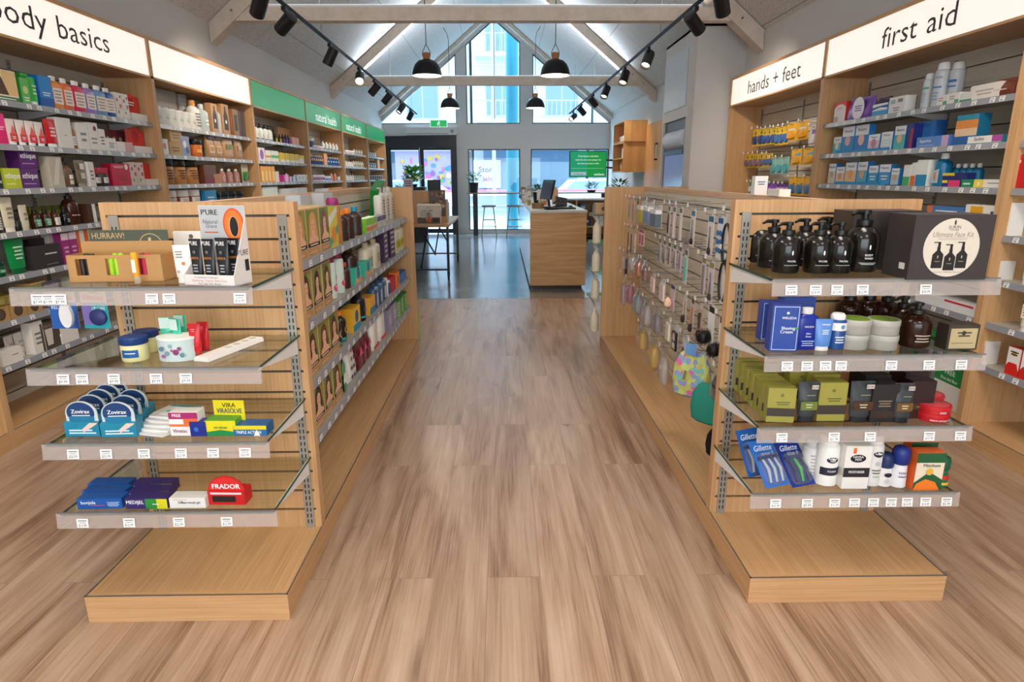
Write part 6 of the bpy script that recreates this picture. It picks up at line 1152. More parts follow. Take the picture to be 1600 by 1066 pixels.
row('can','white shaving can at the back, third from front',P61,[(1.121,2.093,.411)],0,.066,.15,.066,['#E0DEDC','#C8C8C8'],D38)
row('can','white shaving foam can with navy band',P61,[(1.147,1.994,.411)],0,.077,.182,.077,['#EFEDEA','#F2F0ED'],[('r',0,1,.28,.5,'#1E2238'),('e',.5,.72,.3,'#1A1C26',.55),('t','NIVEA',.5,.75,.06,'#F2F2F2',.45),('t','MEN',.5,.69,.05,'#F2F2F2',.3),('t','FOAM',.5,.4,.06,'#F2F2F2',.6)])
row('carton','white moisturiser carton with orange tab',P61,[(1.225,1.978,.411)],0,.09,.16,.05,['#E9E6E0'],[('r',0,1,.28,.5,'#26242C'),('e',.5,.72,.3,'#1A1C26',.55),('t','NIVEA',.5,.75,.06,'#F2F2F2',.45),('t','MEN',.5,.69,.05,'#F2F2F2',.3),('t','MOISTURISER',.5,.4,.06,'#F2F2F2',.6),('r',.28,.4,.84,.97,'#E86A2A')])
row('can','tall slim white spray can',P61,[(1.304,1.99,.411)],0,.061,.189,.061,['#DEDCD8','#E8E6E2'],[('e',.5,.85,.33,'#20222E',.6),('t','NIVEA',.5,.86,.05,'#F2F2F2',.5),('e',.5,.6,.16,'#B8B8B8'),('k',2,.2,.8,.3,.45,'#6A6A6A'),('k',1,.3,.7,.22,.26,'#6AAA4A')])
row('rollon','white roll-on with domed navy cap',P61,[(1.344,1.984,.411)],0,.052,.122,.052,['#E8E6E4','#16285A'],[('e',.5,.75,.3,'#20222E',.6),('e',.5,.3,.2,'#C8C8C8')])
row('rollon','white stick with blue cap and yellow band',P61,[(1.39,1.974,.411)],0,.058,.15,.058,['#E6E6EA','#1A2E7E'],[('t','NIVEA',.5,.75,.12,'#2A2A6A',.8),('k',1,.2,.8,.5,.6,'#2A2A6A')])
row('carton','cream, green and orange deodorant carton, front one',P61,[(1.471,1.963,.411)],0,.098,.14,.05,['#E8682A','#E4D8C0'],D39)
row('carton','cream, green and orange deodorant carton, rear one',P61,[(1.505,2.053,.411)],0,.093,.14,.05,['#E8682A','#E4D8C0'],D39)
row('rollon','dark green roll-on beside the deodorant carton',P61,[(1.54,1.975,.411)],0,.049,.115,.049,['#1E6A4A','#14553A'],[('r',.1,.9,.5,.8,'#C8302A'),('r',.1,.9,.1,.3,'#E8B83A')])
# ================================================================ bespoke goods on the end caps
def at_(name, label, cat, loc, rz=0, group=None): return thing(name, label, cat, loc, rz, group)
def leafmass(n, rad, h, m, lw=.03, ll=.07, z0=0, up=.6):
    mb = MB()
    for k in range(n):
        a = random.uniform(0, 2 * PI); e = random.uniform(.0, 1.4) * up; rr = random.uniform(.15, 1) * rad
        p = Vector((math.cos(a) * rr, math.sin(a) * rr, z0 + random.uniform(.1, 1) * h)); d = Vector((math.cos(a), math.sin(a), random.uniform(-.1, 1.2))).normalized()
        s = d.cross(Vector((0, 0, 1))).normalized(); l = ll * random.uniform(.7, 1.3); w = lw * random.uniform(.7, 1.2) / 2; u = s.cross(d)
        pts = [p, p + d * l * .35 + s * w + u * w * .3, p + d * l * .75 + s * w * .7, p + d * l, p + d * l * .75 - s * w * .7, p + d * l * .35 - s * w + u * w * .3, p + d * l * .5 - u * w * .3]
        mb.add(pts, [(0, 1, 6), (1, 2, 6), (2, 3, 6), (3, 4, 6), (4, 5, 6), (5, 0, 6)], m, True)
    return mb
def plant(name, label, loc, pr, ph, n, rad, h, potc='#1A1C1E', leaf='#3F7A3A', ll=.07, lw=.035, group=None):
    t = at_(name, label, 'plant', loc)
    MB().lathe([(pr * .78, 0), (pr, ph), (pr * .93, ph), (pr * .9, ph * .9), (.001, ph * .9)], potc, 18).build('pot', t)
    leafmass(n, rad, h, mat(leaf, .45), lw, ll, ph).build('foliage', t)
    MB().tube([(0, 0, ph * .8), (.005, 0, ph + h * .8)], .006, '#4A3A24', 6).build('stem', t); return t
# kraft lip balm display, top left glass shelf
t = at_('lip_balm_display', 'kraft cardboard lip balm display with dark green back flap, top left glass shelf', 'display box', (-1.215, 1.985, 1.156), .06)
K = '#B88B55'; w, d = .285, .09
mb = MB().box(-w / 2, w / 2, d - .002, d, 0, .12, K).box(-w / 2, -w / 2 + .002, 0, d, 0, .085, K).box(w / 2 - .002, w / 2, 0, d, 0, .085, K).box(-w / 2, w / 2, 0, d, 0, .002, K)
xs = [-.143, -.118, -.082, -.028, .008, .058, .094, .143]
for a, b in ((0, 1), (2, 3), (4, 5), (6, 7)): mb.box(xs[a], xs[b], 0, .002, 0, .085, K)
for a, b in ((1, 2), (3, 4), (5, 6)): mb.box(xs[a], xs[b], 0, .002, 0, .022, K).box(xs[a], xs[b], 0, .002, .074, .085, K)
mb.build('tray', t)
mb = MB().box(-w * .4, w * .46, d + .001, d + .004, .065, .155, '#5A5E4A').rect(-w * .4, w * .46, .065, .155, d + .0005, '#4A5140')
mb.text('HURRAW!', -.055, .135, .020, d, '#C8A878', .1); [mb.rect(-.105, -.02 - .01 * (k % 2), .112 - .012 * k, .116 - .012 * k, d, '#A89068') for k in range(3)]
n = 28
for k in range(n):
    a, b = 2 * PI * k / n, 2 * PI * (k + 1) / n; mb.add([(.075 + r * math.cos(q), d - .0002, .108 + r * math.sin(q)) for r, q in ((.036, a), (.036, b), (.033, b), (.033, a))], [(0, 1, 2, 3)], '#B89A68')
mb.poly([(.070, .098), (.074, .098), (.078, .13), (.068, .13)], d - .0003, '#C8A878').ell(.072, .09, .004, .004, d - .0003, '#C8A878'); mb.build('back_flap', t)
for j, (cx, cs) in enumerate(((-.1, ('#2A2220', '#3A2A20', '#8A7A5A', '#1E1A18')), (-.01, ('#9ACA1E', '#A8D82A', '#3A5A1E', '#8AC01A')), (.076, ('#8A1A32', '#C22A4A', '#5A1222', '#E8E0E0')))):
    for k in range(2):
        for q in range(2):
            o = MB().lathe([(.0078, 0), (.0082, .002), (.0082, .016), (.0078, .018)], cs[2 * q], 12).lathe([(.0082, .018), (.0082, .066), (.006, .070)], cs[k], 12).build('lip_balm')
            o.location = (-1.215 + cx - .009 + .018 * k, 1.985 + .014 + .024 * q, 1.160 + .012 * q); o.rotation_euler = (0, 0, .06)
            tag(o, '%s lip balm, %s %s stick in the %s opening of the kraft display' % (('black', 'lime', 'crimson')[j], ('front', 'back')[q], ('left', 'right')[k], ('left', 'middle', 'right')[j]), 'lip balm', 'lip balms in the kraft display')
o = at_('lip_balm_stick', 'yellow and clear lip balm stick standing before the kraft display', 'lip balm', (-1.135, 1.955, 1.156))
MB().lathe([(.0085, .0), (.0095, .002), (.0095, .022)], glassy('clear_plastic', '#F0EAD8', .3, .1, .3), 14).build('clear_foot', o)
MB().lathe([(.0095, .022), (.0098, .024), (.0098, .092), (.0085, .096)], '#E8A01E', 14).rect(-.006, .006, .035, .075, -.0099, '#EDE6D8').build('tube_body', o)
# white and grey papaya ointment display
t = at_('papaya_display', 'white card display holding black sachets, raised back with papaya picture', 'display box', (-.885, 1.895, 1.156), -.2)
w, d = .17, .085; Cw = '#E6E0DC'
mb = MB().box(-w / 2, w / 2, 0, .002, 0, .034, Cw).box(-w / 2, w / 2, 0, d, 0, .003, Cw).prism([(0, 0), (d, 0), (d, .20), (0, .034)], w / 2 - .002, w / 2, Cw, 'x').prism([(0, 0), (d, 0), (d, .10), (0, .034)], -w / 2, -w / 2 + .002, Cw, 'x')
mb.text('A revolution in skincare', -.01, .026, .006, -.0003, '#444444', .09); mb.text('Hydrating  Topical  Baby Care', 0, .016, .007, -.0003, '#C8643A', .15); mb.text('Face  Lips  Skin  Beauty', 0, .007, .006, -.0003, '#555555', .14); mb.build('tray', t)
mb = MB().box(-w * .42, w / 2, d, d + .003, 0, .235, Cw).rect(-w * .41, w * .495, .06, .234, d - .0004, '#B9BDC0')
mb.text("P'URE", -.035, .213, .017, d - .0008, '#222222', .06, bold=.05).text('Natural', -.035, .185, .013, d - .0008, '#555555', .05, shear=.25).text('Grace', -.032, .172, .012, d - .0008, '#555555', .04, shear=.25).rect(-.058, -.01, .152, .156, d - .0008, '#C8643A')
mb.ell(.045, .178, .036, .050, d - .001, '#D8521E', 26).ell(.045, .178, .031, .045, d - .0013, '#EE7A32', 26).ell(.045, .172, .017, .033, d - .0016, '#F0A070', 22).ell(.046, .172, .014, .030, d - .0019, '#1A1A1E', 22)
mb.build('back_card', t)
m2 = MB(); fn = lambda a, b: (w / 2 + .0006, a, b)
m2.text("P'URE", .055, .095, .018, 0, '#222222', .055, fn=fn); m2.add([(w / 2 + .0006, y, z) for y, z in ((.06, .04), (.08, .04), (.08, .075), (.06, .075))], [(0, 1, 2, 3)], '#2A2A2A')
m2.build('side_print', t)
# blister cards hanging from the top glass shelf
for k, (x, a, c, lb) in enumerate(((-1.405, .05, ('#1E5AA8', '#E8EEF2'), 'hanging lip relief blister card, blue with white balm stick'), (-1.305, -.05, ('#1E9AA8', '#2A3A8A'), 'hanging lip blister card, aqua with round navy pot'))):
    t = at_('blister_card', lb + ', under the top left glass shelf', 'blister pack', (x, 1.99, 1.005), a); h = .125; w = .085
    mb = MB().box(-w / 2, w / 2, 0, .0012, 0, h, '#C9C2B8').rect(-w / 2, w / 2, 0, h * .68, -.0003, c[0]).text('Blistex', 0, h * .80, .02, -.0006, '#C8281E', w * .78, bold=.08).rect(-w * .1, w * .2, h * .93, h * .95, -.0005, '#222222')
    if k == 0: mb.text('RELIEF', -w * .18, h * .55, .012, -.0006, '#D8E8F5', w * .45); mb.poly([(w * .3, 0), (w / 2, 0), (w / 2, h * .6)], -.0006, '#12387A')
    else: mb.rect(-w / 2, -w * .12, h * .1, h * .66, -.0005, '#7A6AB0').text('LIP CARE', w * .15, h * .52, .011, -.0006, '#E8F5F5', w * .5)
    mb.build('backing_card', t)
    if k == 0: MB().rings([[(p[0] * .16 + .012 + z * .02, -.0015 - yy * .014, h * .35 + p[1] * .62 * h) for p in [(math.cos(q) * .12, math.sin(q) * .5) for q in [2 * PI * i / 16 for i in range(16)]]] for yy, z in ((0, 0), (1, 0))], '#E8E6E8').build('blister', t)
    else: MB().lathe([(.027, 0), (.027, .008), (.02, .014), (.001, .015)], '#26306A', 20).xf(Matrix.Translation((.01, -.0005, h * .3)) @ Matrix.Rotation(H90, 4, 'X')).build('blister', t)
    MB().tube([(0, .002, h * .95), (0, .004, h + .022)], .0015, M_STEEL, 5).build('hanger', t)
# white stepped holder with the red tubes
t = at_('tester_holder', 'long white plastic holder running back from two red tubes', 'holder', (-.955, 1.965, .906), -.28)
MB().prism([(-.028, 0), (.028, 0), (.024, .014), (-.024, .014)], -.03, .25, '#EDE9E6').build('base', t)
mb = MB()
for q in range(4): mb.lathe([(.013, .0145), (.013, .0150), (.010, .0150), (.010, .0146)], '#C9C4C0', 16, 0, .10 + .042 * q)
mb.build('sockets', t)
# stack of white and teal flat packs
for k in range(5):
    t = at_('flat_pack', 'white and teal flat foil pack, %s of the slanted pile' % ('bottom', 'second from bottom', 'middle', 'second from top', 'top')[k], 'pack', (-1.17 + .008 * k, 1.93 + .016 * k, .656 + .0085 * k), .05 * (k % 3) - .25, 'flat foil packs piled on the third left glass shelf')
    MB().prism([(-.062, 0), (.062, 0), (.070, .035), (.062, .115), (-.062, .115), (-.070, .035)], 0, .007, '#E8E6E4', 'z').rings([[(x, y + .05, .007 + z) for x, y, _ in supel(.1 * kx, .07 * kx, 0, 16, 4)] for z, kx in ((0, 1), (.0015, .9))], '#F2F0EE').build('card', t)
    MB().add([(x, y, .0073) for x, y in ((-.06, .095), (.06, .095), (.06, .113), (-.06, .113))], [(0, 1, 2, 3)], '#2A8A8A').add([(x, y, .0089) for x, y in ((-.03, .04), (.03, .04), (.03, .055), (-.03, .055))], [(0, 1, 2, 3)], '#5AB8A8').build('printed_label', t)
# header card of the yellow carton
t = at_('header_card', 'yellow raised header card standing behind the triple action carton', 'card', (-.912, 1.975, .656), -.06)
MB().box(-.052, .052, 0, .0015, 0, .105, '#E8D61E').text('VIRA', 0, .086, .016, -.0004, '#1A2A1A', .05, bold=.05).text('VIRASOLVE', 0, .066, .018, -.0004, '#1A2A6A', .085, bold=.05).rect(-.03, .03, .045, .049, -.0004, '#6A6A1A').build('card', t)
# red domed box
t = at_('domed_box', 'red domed mouth care box with clear window, right end of the lowest left shelf', 'box', (-.93, 1.915, .411), -.04); R_ = '#C81E22'
w, h, d = .125, .05, .055
mb = MB().box(-w / 2, w / 2, 0, d, 0, h, R_).rect(-w * .38, w * .25, .01, .032, -.0004, '#2A2020').rect(-w * .42, w * .42, .038, .045, -.0005, '#F0D8D8').build('body', t)
arc = [(w * .5 * math.cos(q), h + .052 * math.sin(q)) for q in [PI * i / 16 for i in range(17)]]
m2 = MB().prism(arc, .006, .009, R_); m2.text('FRADOR', 0, h + .013, .018, .0052, '#FFFFFF', w * .8, bold=.06); m2.poly([(p[0] * .9, h + (p[1] - h) * .9) for p in arc], .0056, '#D82A2A'); m2.build('domed_header', t)
# boxed kit, right top shelf
def kit(label, x, y, rz, front):
    t = at_('gift_box', label, 'gift box', (x, y, 1.156), rz); w, h, d = .245, .20, .14
    MB().box(-w / 2, w / 2, 0, d, 0, h, '#383230').build('box_body', t)
    if front:
        m = MB().ell(0, h * .5, h * .43, h * .45, -.0006, '#D8CFC0', 40)
        m.ell(0, h * .885, .003, .008, -.0010, '#2A2622', 10).text('SUKIN', 0, h * .81, .010, -.001, '#3A332E', .05).text('FOR MEN', 0, h * .77, .005, -.001, '#3A332E', .03).text('Ultimate Face Kit', 0, h * .695, .017, -.001, '#8A7A6A', .125, shear=.22)
        m.rect(-.045, .045, h * .645, h * .651, -.001, '#A99A88').rect(-.045, .045, h * .622, h * .628, -.001, '#A99A88').text('Body Wash   Facial Scrub   Moisturiser', 0, h * .12, .004, -.001, '#4A443E', .1)
        for k, q in enumerate((-.038, 0, .036)):
            z = .030 + (.0 if k == 1 else .007); s_ = .017
            m.poly([(q - s_, z), (q + s_, z), (q + s_, z + .042), (q + .005, z + .055), (q + .005, z + .066), (q - .005, z + .066), (q - .005, z + .055), (q - s_, z + .042)], -.0012 - .0002 * k, '#1C1917').rect(q - .004, q + .004, z + .066, z + .080, -.0012, '#1C1917').rect(q - .018, q + .004, z + .078, z + .081, -.0012, '#1C1917').ell(q, z + .035, .0015, .005, -.0017, '#D8CFC0', 8).rect(q - .008, q + .008, z + .02, z + .022, -.0017, '#9A9288')
        m.build('round_label', t)
    m = MB().add([(-w / 2 - .0005, y_, z_) for y_, z_ in ((.05, .03), (.02, .03), (.02, .05), (.05, .05))], [(0, 1, 2, 3)], '#D8D4CE'); m.build('barcode_sticker', t)
    return t
kit('black boxed face kit with large round cream label showing three pump bottles', 1.388, 1.93, -.02, True)
kit('plain black gift box standing behind the labelled face kit', 1.32, 2.15, 0, False)
# razor packs lying tilted on the lowest right shelf
for k, (x, y, a, tl, c, tx_) in enumerate(((.925, 2.06, .35, -.55, ('#1E5AA8', '#C8D8E8'), 'sensor 3'), (.955, 1.975, .30, -.75, ('#2A6AC0', '#D8E4F0'), 'sensor 3'), (1.06, 2.0, .30, -.75, ('#12308A', '#1E4AA8'), 'blue II'))):
    t = at_('razor_pack', ('rear blue and silver razor blister pack leaning on the lowest right shelf', 'front blue and silver razor blister pack lying at the shelf corner', 'dark blue razor bag with green handle, beside the silver packs')[k], 'razor pack', (x, y, .413 + (.012 if k != 2 else .0)), a); t.rotation_euler = (tl, 0, a); h, w = .17, .10
    MB().box(-w / 2, w / 2, -.001, .001, 0, h, c[0]).text('Gillette', 0, h * .82, .022, -.0016, '#F2F5FA', w * .75, shear=.2).text(tx_, .01, h * .70, .014, -.0016, '#F2F5FA', w * .5, shear=.2).build('backing_card', t)
    for q in (-.025, 0, .025):
        MB().tube([(q, -.006, .015), (q + .008, -.01, .06), (q, -.009, .10)], [.004, .006, .004], ('#3AB84A' if q == 0 else '#1A2A5A') if k == 2 else '#B8C0CA', 8).box(q - .014, q + .014, -.014, -.003, .098, .108, '#2A3A6A').build('razor', t)
    MB().rings([[(x_, -.003 - yy, .065 + z_) for x_, z_, _ in supel(w * .86 * kk, .12 * kk, 0, 16, 5)] for yy, kk in ((0, 1), (.015, .92))], glassy('clear_blister', '#F8FAFC', .4, .08, .04)).build('blister', t)

# ================================================================ hooks with accessories, right gondola
M_CLEAR = glassy('clear_bag', '#F4F2F0', .6, .1, .10)
def hook(label, x, y, z, L, side=-1, group=None):
    # wire peg from the panel at x towards side, with a price holder at the tip
    t = thing('display_hook', label, 'hook', (x, y, z), 0, group)
    MB().tube([(0, 0, 0), (side * L * .9, 0, 0), (side * L, 0, .012)], .0022, M_STEEL, 6).tube([(0, 0, .03), (side * L * .95, 0, .028)], .0016, M_STEEL, 5).build('wire', t)
    MB().box(-.001, .001, -.013, .013, .012, .034, M_TAG).xf(Matrix.Translation((side * L, 0, 0))).build('price_tag', t); return t
def acc(kind, label, x, y, z, w, h, cols, rz=-H90):
    # z is the hook height, the card hangs below
    t = thing(kind, label, 'accessory', (x, y, z - h), rz)
    c = cols[0]
    if kind == 'clear_pouch':
        MB().rings([[(a, b, q * h) for a, b, _ in supel(w * k, max(w * .45 * dd, .003), 0, 14, 4)] for q, k, dd in ((0, .9, .3), (.15, 1, 1), (.6, 1, .8), (.82, .95, .15), (1, .9, .05))], M_CLEAR).build('bag', t)
        mb = MB().rings([[(a, b, q * h) for a, b, _ in supel(w * k, w * .4 * dd, 0, 14, 2.4)] for q, k, dd in ((.03, .6, .5), (.12, .9, 1.), (.5, .9, 1.), (.68, .66, .6))], c); mb.build('contents', t)
        return t
    MB().box(-w / 2, w / 2, .0, .0012, 0, h, cols[1] if len(cols) > 1 else '#EDEAE6').rect(-w * .4, w * .4, h * .82, h * .95, -.0004, cols[2] if len(cols) > 2 else '#C9C9C6').build('backing_card', t)
    mb = MB(); st = .0055
    if kind == 'scissors':
        for s in (-1, 1):
            mb.tube([(s * .010, -.004, h * .14), (s * .003, -.004, h * .42), (-s * .005, -.004, h * .72)], [.003, .003, .001], M_STEEL, 6)
            mb.tube([(s * .010 + .010 * math.cos(q), -.004, h * .14 + .015 * math.sin(q)) for q in [2 * PI * i / 12 for i in range(13)]], .0028, c, 6)
    elif kind == 'tweezers':
        mb.tube([(-.004, -.004, h * .1), (-.006, -.005, h * .4), (0, -.004, h * .75)], .0026, c, 6).tube([(.004, -.004, h * .1), (.006, -.005, h * .4), (0, -.004, h * .75)], .0026, c, 6)
    elif kind == 'nail_file':
        mb.box(-w * .16, w * .16, -.005, -.001, h * .06, h * .76, c)
    elif kind == 'makeup_brush':
        mb.lathe([(.005, 0), (.006, h * .25), (.0075, h * .42)], c, 10, 0, -.008, z0=h * .3).lathe([(.008, 0), (.013, .015), (.010, .04), (.001, .045)], '#3A2A22', 12, 0, -.008, z0=h * .06)
    elif kind == 'hair_tie_card':
        for r_ in range(3):
            for s in (-1, 1): mb.tube([(s * w * .22 + .011 * math.cos(q), -.004, h * (.2 + .2 * r_) + .011 * math.sin(q)) for q in [2 * PI * i / 10 for i in range(11)]], .003, c, 5)
    elif kind == 'headband':
        mb.tube([(w * .42 * math.cos(q), -.012, h * .42 + h * .38 * math.sin(q)) for q in [-.35 * PI + 1.7 * PI * i / 18 for i in range(19)]], .006, c, 8)
    elif kind == 'pompom':
        core = Vector((0, -.03, h * .3))
        for q in range(220):
            d = Vector((random.gauss(0, 1), random.gauss(0, 1), random.gauss(0, 1))).normalized(); e = d.cross(Vector((.3, .5, .8))).normalized() * .003
            mb.add([core + d * .01 - e, core + d * .01 + e, core + d * .05], [(0, 1, 2)], c)
        mb.lathe([(.001, -.035), (.03, -.02), (.036, 0), (.03, .02), (.001, .035)], c, 14, 0, -.03, z0=h * .3)
    elif kind == 'sponge':
        mb.lathe([(.001, 0), (.018, .006), (.024, .022), (.016, .045), (.004, .058)], c, 16, 0, -.026, z0=h * .15)
    elif kind == 'mirror':
        mb.rings([[(a, -.003 - yy, h * .38 + b) for a, b, _ in supel(w * .85 * k, h * .6 * k, 0, 20, 2)] for yy, k in ((0, 1), (.01, 1), (.011, .85))], c); mb.rings([[(a, -.0145, h * .38 + b) for a, b, _ in supel(w * .6, h * .42, 0, 20, 2)], [(a, -.0147, h * .38 + b) for a, b, _ in supel(w * .59, h * .41, 0, 20, 2)]], M_STEEL)
    elif kind == 'compact_case':
        mb.box(-w * .4, w * .4, -.012, -.001, h * .08, h * .72, c).ell(0, h * .54, w * .26, w * .26, -.0125, '#D8CFC8', 18).rect(-w * .28, w * .28, h * .14, h * .34, -.0125, '#D8CFC8')
    elif kind == 'boxed_pads':
        mb.box(-w * .46, w * .46, -.04, -.001, h * .08, h * .62, c).box(-w * .46, w * .46, -.041, -.001, h * .62, h * .78, '#E9E6E2')
    if mb.f: mb.build({'scissors': 'scissor_blades', 'hair_tie_card': 'hair_ties', 'boxed_pads': 'pad_box', 'headband': 'band', 'makeup_brush': 'brush', 'nail_file': 'file'}.get(kind, 'item'), t)
    return t
SX = 1.193
AC = [  # row, y, kind, hang height, width, height, colours, words
 (1, 5.15, 'tweezers', 1.30, .05, .17, ['#8A8A90', '#C9C4C0'], 'grey tweezers card'), (1, 5.0, 'nail_file', 1.30, .05, .18, ['#7A7A80', '#D8D4D0'], 'grey nail file card'), (1, 4.84, 'tweezers', 1.30, .05, .18, ['#3A3A40', '#B8B0AC', '#2A2A2E'], 'dark tweezers card'),
 (1, 4.62, 'boxed_pads', 1.30, .13, .16, ['#B8A83A', '#EDEAE6'], 'clear box of yellow pads'), (1, 4.40, 'boxed_pads', 1.30, .13, .16, ['#7A8AA8', '#EDEAE6'], 'clear box of blue-grey pads'), (1, 4.18, 'boxed_pads', 1.29, .13, .15, ['#5A6A72', '#EDEAE6'], 'clear box of slate pads'),
 (1, 3.92, 'tweezers', 1.30, .05, .19, ['#2A2A2E', '#D8D0CC', '#6A7A5A'], 'black tweezers card'), (1, 3.80, 'nail_file', 1.30, .055, .19, ['#E8C8D0', '#E4DCD8', '#5A7A6A'], 'pink nail file card'), (1, 3.66, 'nail_file', 1.30, .05, .19, ['#C8C0B8', '#E9E4E0', '#3A5A4A'], 'pale nail file card'),
 (1, 3.42, 'scissors', 1.30, .065, .20, ['#1A1A1E', '#E4E0DC', '#3A7A9A'], 'small black-handled scissors card'), (1, 3.12, 'scissors', 1.29, .075, .21, ['#3A2A1E', '#E4E0DC', '#2A6A8A'], 'brown-handled scissors card'), (1, 2.98, 'hair_tie_card', 1.29, .07, .20, ['#2A6AA8', '#E4E4E8', '#1E5A9A'], 'blue hair tie card'),
 (1, 2.86, 'headband', 1.31, .09, .24, ['#1A1A1E', '#F0EEEC'], 'white card with black headband'), (1, 2.72, 'headband', 1.31, .09, .24, ['#E8E4E2', '#F0EEEC'], 'white card with white headband'), (1, 2.58, 'headband', 1.31, .09, .23, ['#141416', '#EDEBE8', '#1A1A1E'], 'black padded headband card'),
 (2, 5.15, 'nail_file', 1.08, .05, .22, ['#6A5A50', '#B8B0A8'], 'brown file card'), (2, 5.02, 'nail_file', 1.08, .05, .22, ['#4A3A3A', '#C8C0BC'], 'dark file card'), (2, 4.88, 'nail_file', 1.08, .06, .21, ['#E0C8CC', '#E8E0DE'], 'pale pink file card'), (2, 4.66, 'hair_tie_card', 1.09, .15, .12, ['#C23A5A', '#E8DAD8', '#C8405A'], 'wide pink-banded card'),
 (2, 4.1, 'scissors', 1.08, .055, .15, ['#9A9A9E', '#D8CFC8', '#6A6A4A'], 'silver nail scissors card'), (2, 3.98, 'scissors', 1.08, .055, .15, ['#7A7A80', '#D8CFC8', '#6A6A4A'], 'grey nail scissors card'), (2, 3.86, 'tweezers', 1.08, .055, .15, ['#6A5A5A', '#DCD4CE', '#5A5A3A'], 'tweezers card beside nail scissors'), (2, 3.74, 'scissors', 1.08, .055, .15, ['#8A8A8E', '#D8D0CC', '#5A5A4A'], 'round-handled nail scissors card'), (2, 3.62, 'tweezers', 1.08, .055, .15, ['#8A6A9A', '#DCD8E0', '#5A5A4A'], 'lilac tweezers card'), (2, 3.50, 'tweezers', 1.08, .055, .20, ['#3AB89A', '#D8D8DC', '#5A6A5A'], 'card with hanging turquoise tip'),
 (2, 3.18, 'nail_file', 1.08, .06, .21, ['#8A7A78', '#D0C8D0', '#8A8A4A'], 'long silver file card'), (2, 3.06, 'scissors', 1.07, .07, .21, ['#4A3A30', '#D8D0D8', '#9A9A5A'], 'card with long dark scissors'), (2, 2.86, 'headband', 1.14, .09, .25, ['#15151A', '#F0EEEC', '#F5F5F5'], 'card with scalloped black headband'), (2, 2.70, 'headband', 1.12, .09, .23, ['#D8D4D0', '#C8C4C2', '#2A2A2E'], 'clear narrow headband card'), (2, 2.58, 'hair_tie_card', 1.10, .07, .2, ['#8A4A3A', '#C8BEB8'], 'small brown hair clip card'),
 (3, 5.15, 'compact_case', .88, .07, .16, ['#C8B8B8', '#B8B0AC'], 'greyish pink compact card'), (3, 5.0, 'makeup_brush', .88, .06, .18, ['#3A3A40', '#A8A0A0'], 'dark brush card'), (3, 4.8, 'clear_pouch', .92, .11, .16, ['#D8D4D0'], 'clear bag of white puffs'), (3, 4.58, 'clear_pouch', .92, .14, .17, ['#C8702A'], 'clear bag of orange puffs'), (3, 4.36, 'clear_pouch', .91, .11, .16, ['#8A4A26'], 'clear bag of rust brown puffs'),
 (3, 4.1, 'compact_case', .86, .10, .14, ['#E8C8C0', '#D8B8B4'], 'pink powder puff card'), (3, 3.85, 'compact_case', .86, .11, .15, ['#E8D0C8', '#E4DCD8'], 'pale puff card'), (3, 3.62, 'sponge', .86, .09, .16, ['#F0C8A8', '#D8C0C4', '#2A2A30'], 'peach teardrop sponge card'), (3, 3.36, 'makeup_brush', .86, .05, .18, ['#B8A090', '#D8CFC8'], 'rose gold brush card'), (3, 3.22, 'makeup_brush', .86, .05, .2, ['#B87A5A', '#C8BEB8', '#6A2A3A'], 'copper brush card'), (3, 3.08, 'makeup_brush', .86, .055, .2, ['#4A3A3A', '#C0A898'], 'dark makeup brush card'),
 (3, 2.92, 'pompom', .88, .085, .23, ['#0E0D10', '#EDEBEA', '#1A1A20'], 'white card with black fluffy scrunchie, left one'), (3, 2.76, 'pompom', .86, .085, .23, ['#0E0D10', '#EDEBEA', '#1A1A20'], 'white card with black fluffy scrunchie, middle one'), (3, 2.60, 'pompom', .84, .085, .22, ['#0E0D10', '#E4E2E0', '#1A1A20'], 'white card with black fluffy scrunchie, right one'),
 (4, 5.1, 'clear_pouch', .70, .10, .26, ['#C8A8B8'], 'long clear bag with pink bottle'), (4, 4.85, 'clear_pouch', .70, .12, .2, ['#C86A88'], 'clear bag with pink flowers'), (4, 4.55, 'clear_pouch', .68, .14, .2, ['#9AA4B0'], 'clear bag of silver grey items'), (4, 4.25, 'clear_pouch', .66, .14, .2, ['#C0B8C0'], 'clear bag of lilac grey items'), (4, 3.95, 'clear_pouch', .66, .12, .18, ['#8A8088'], 'clear bag of dark grey items'),
 (4, 3.66, 'compact_case', .66, .08, .16, ['#E4DCC8', '#D8D0BC'], 'cream compact card'), (4, 3.5, 'compact_case', .65, .09, .17, ['#2A2A2E', '#D8D4D0'], 'black-framed double compact card'), (4, 3.3, 'mirror', .64, .10, .17, ['#C8BCC8', '#CFD8D6'], 'lilac oval mirror card'), (4, 3.14, 'mirror', .63, .10, .16, ['#3A3A40', '#B8C8C8'], 'black oval mirror card'), (4, 3.0, 'mirror', .63, .10, .15, ['#4A4A50', '#B8C8C8'], 'dark grey oval mirror card'), (4, 2.74, 'clear_pouch', .62, .13, .17, ['#3A3036'], 'clear bag with dark plum hairnet'),
 (5, 4.35, 'clear_pouch', .46, .15, .20, ['#D8B02A'], 'far clear bag of yellow bath puffs'), (5, 4.0, 'clear_pouch', .45, .16, .22, ['#DDB22E'], 'near clear bag of yellow bath puffs'), (5, 3.72, 'clear_pouch', .45, .11, .24, ['#D8D4CE'], 'clear bag of white pads below the cream compact')]
RN = ['', 'top', 'second', 'third', 'fourth', 'lowest']
for r_, y, k, z, w, h, cs, words in AC:
    L = .20 if r_ < 3 else .23
    nm_ = words + ', %s hook row, right gondola' % RN[r_]
    hk = hook('wire hook holding the %s' % words, SX, y, z, L)
    x = SX - L + .035
    acc(k, nm_, x, y, z + (.002), w * (1.25 if r_ < 3 else 1.1), h, cs)
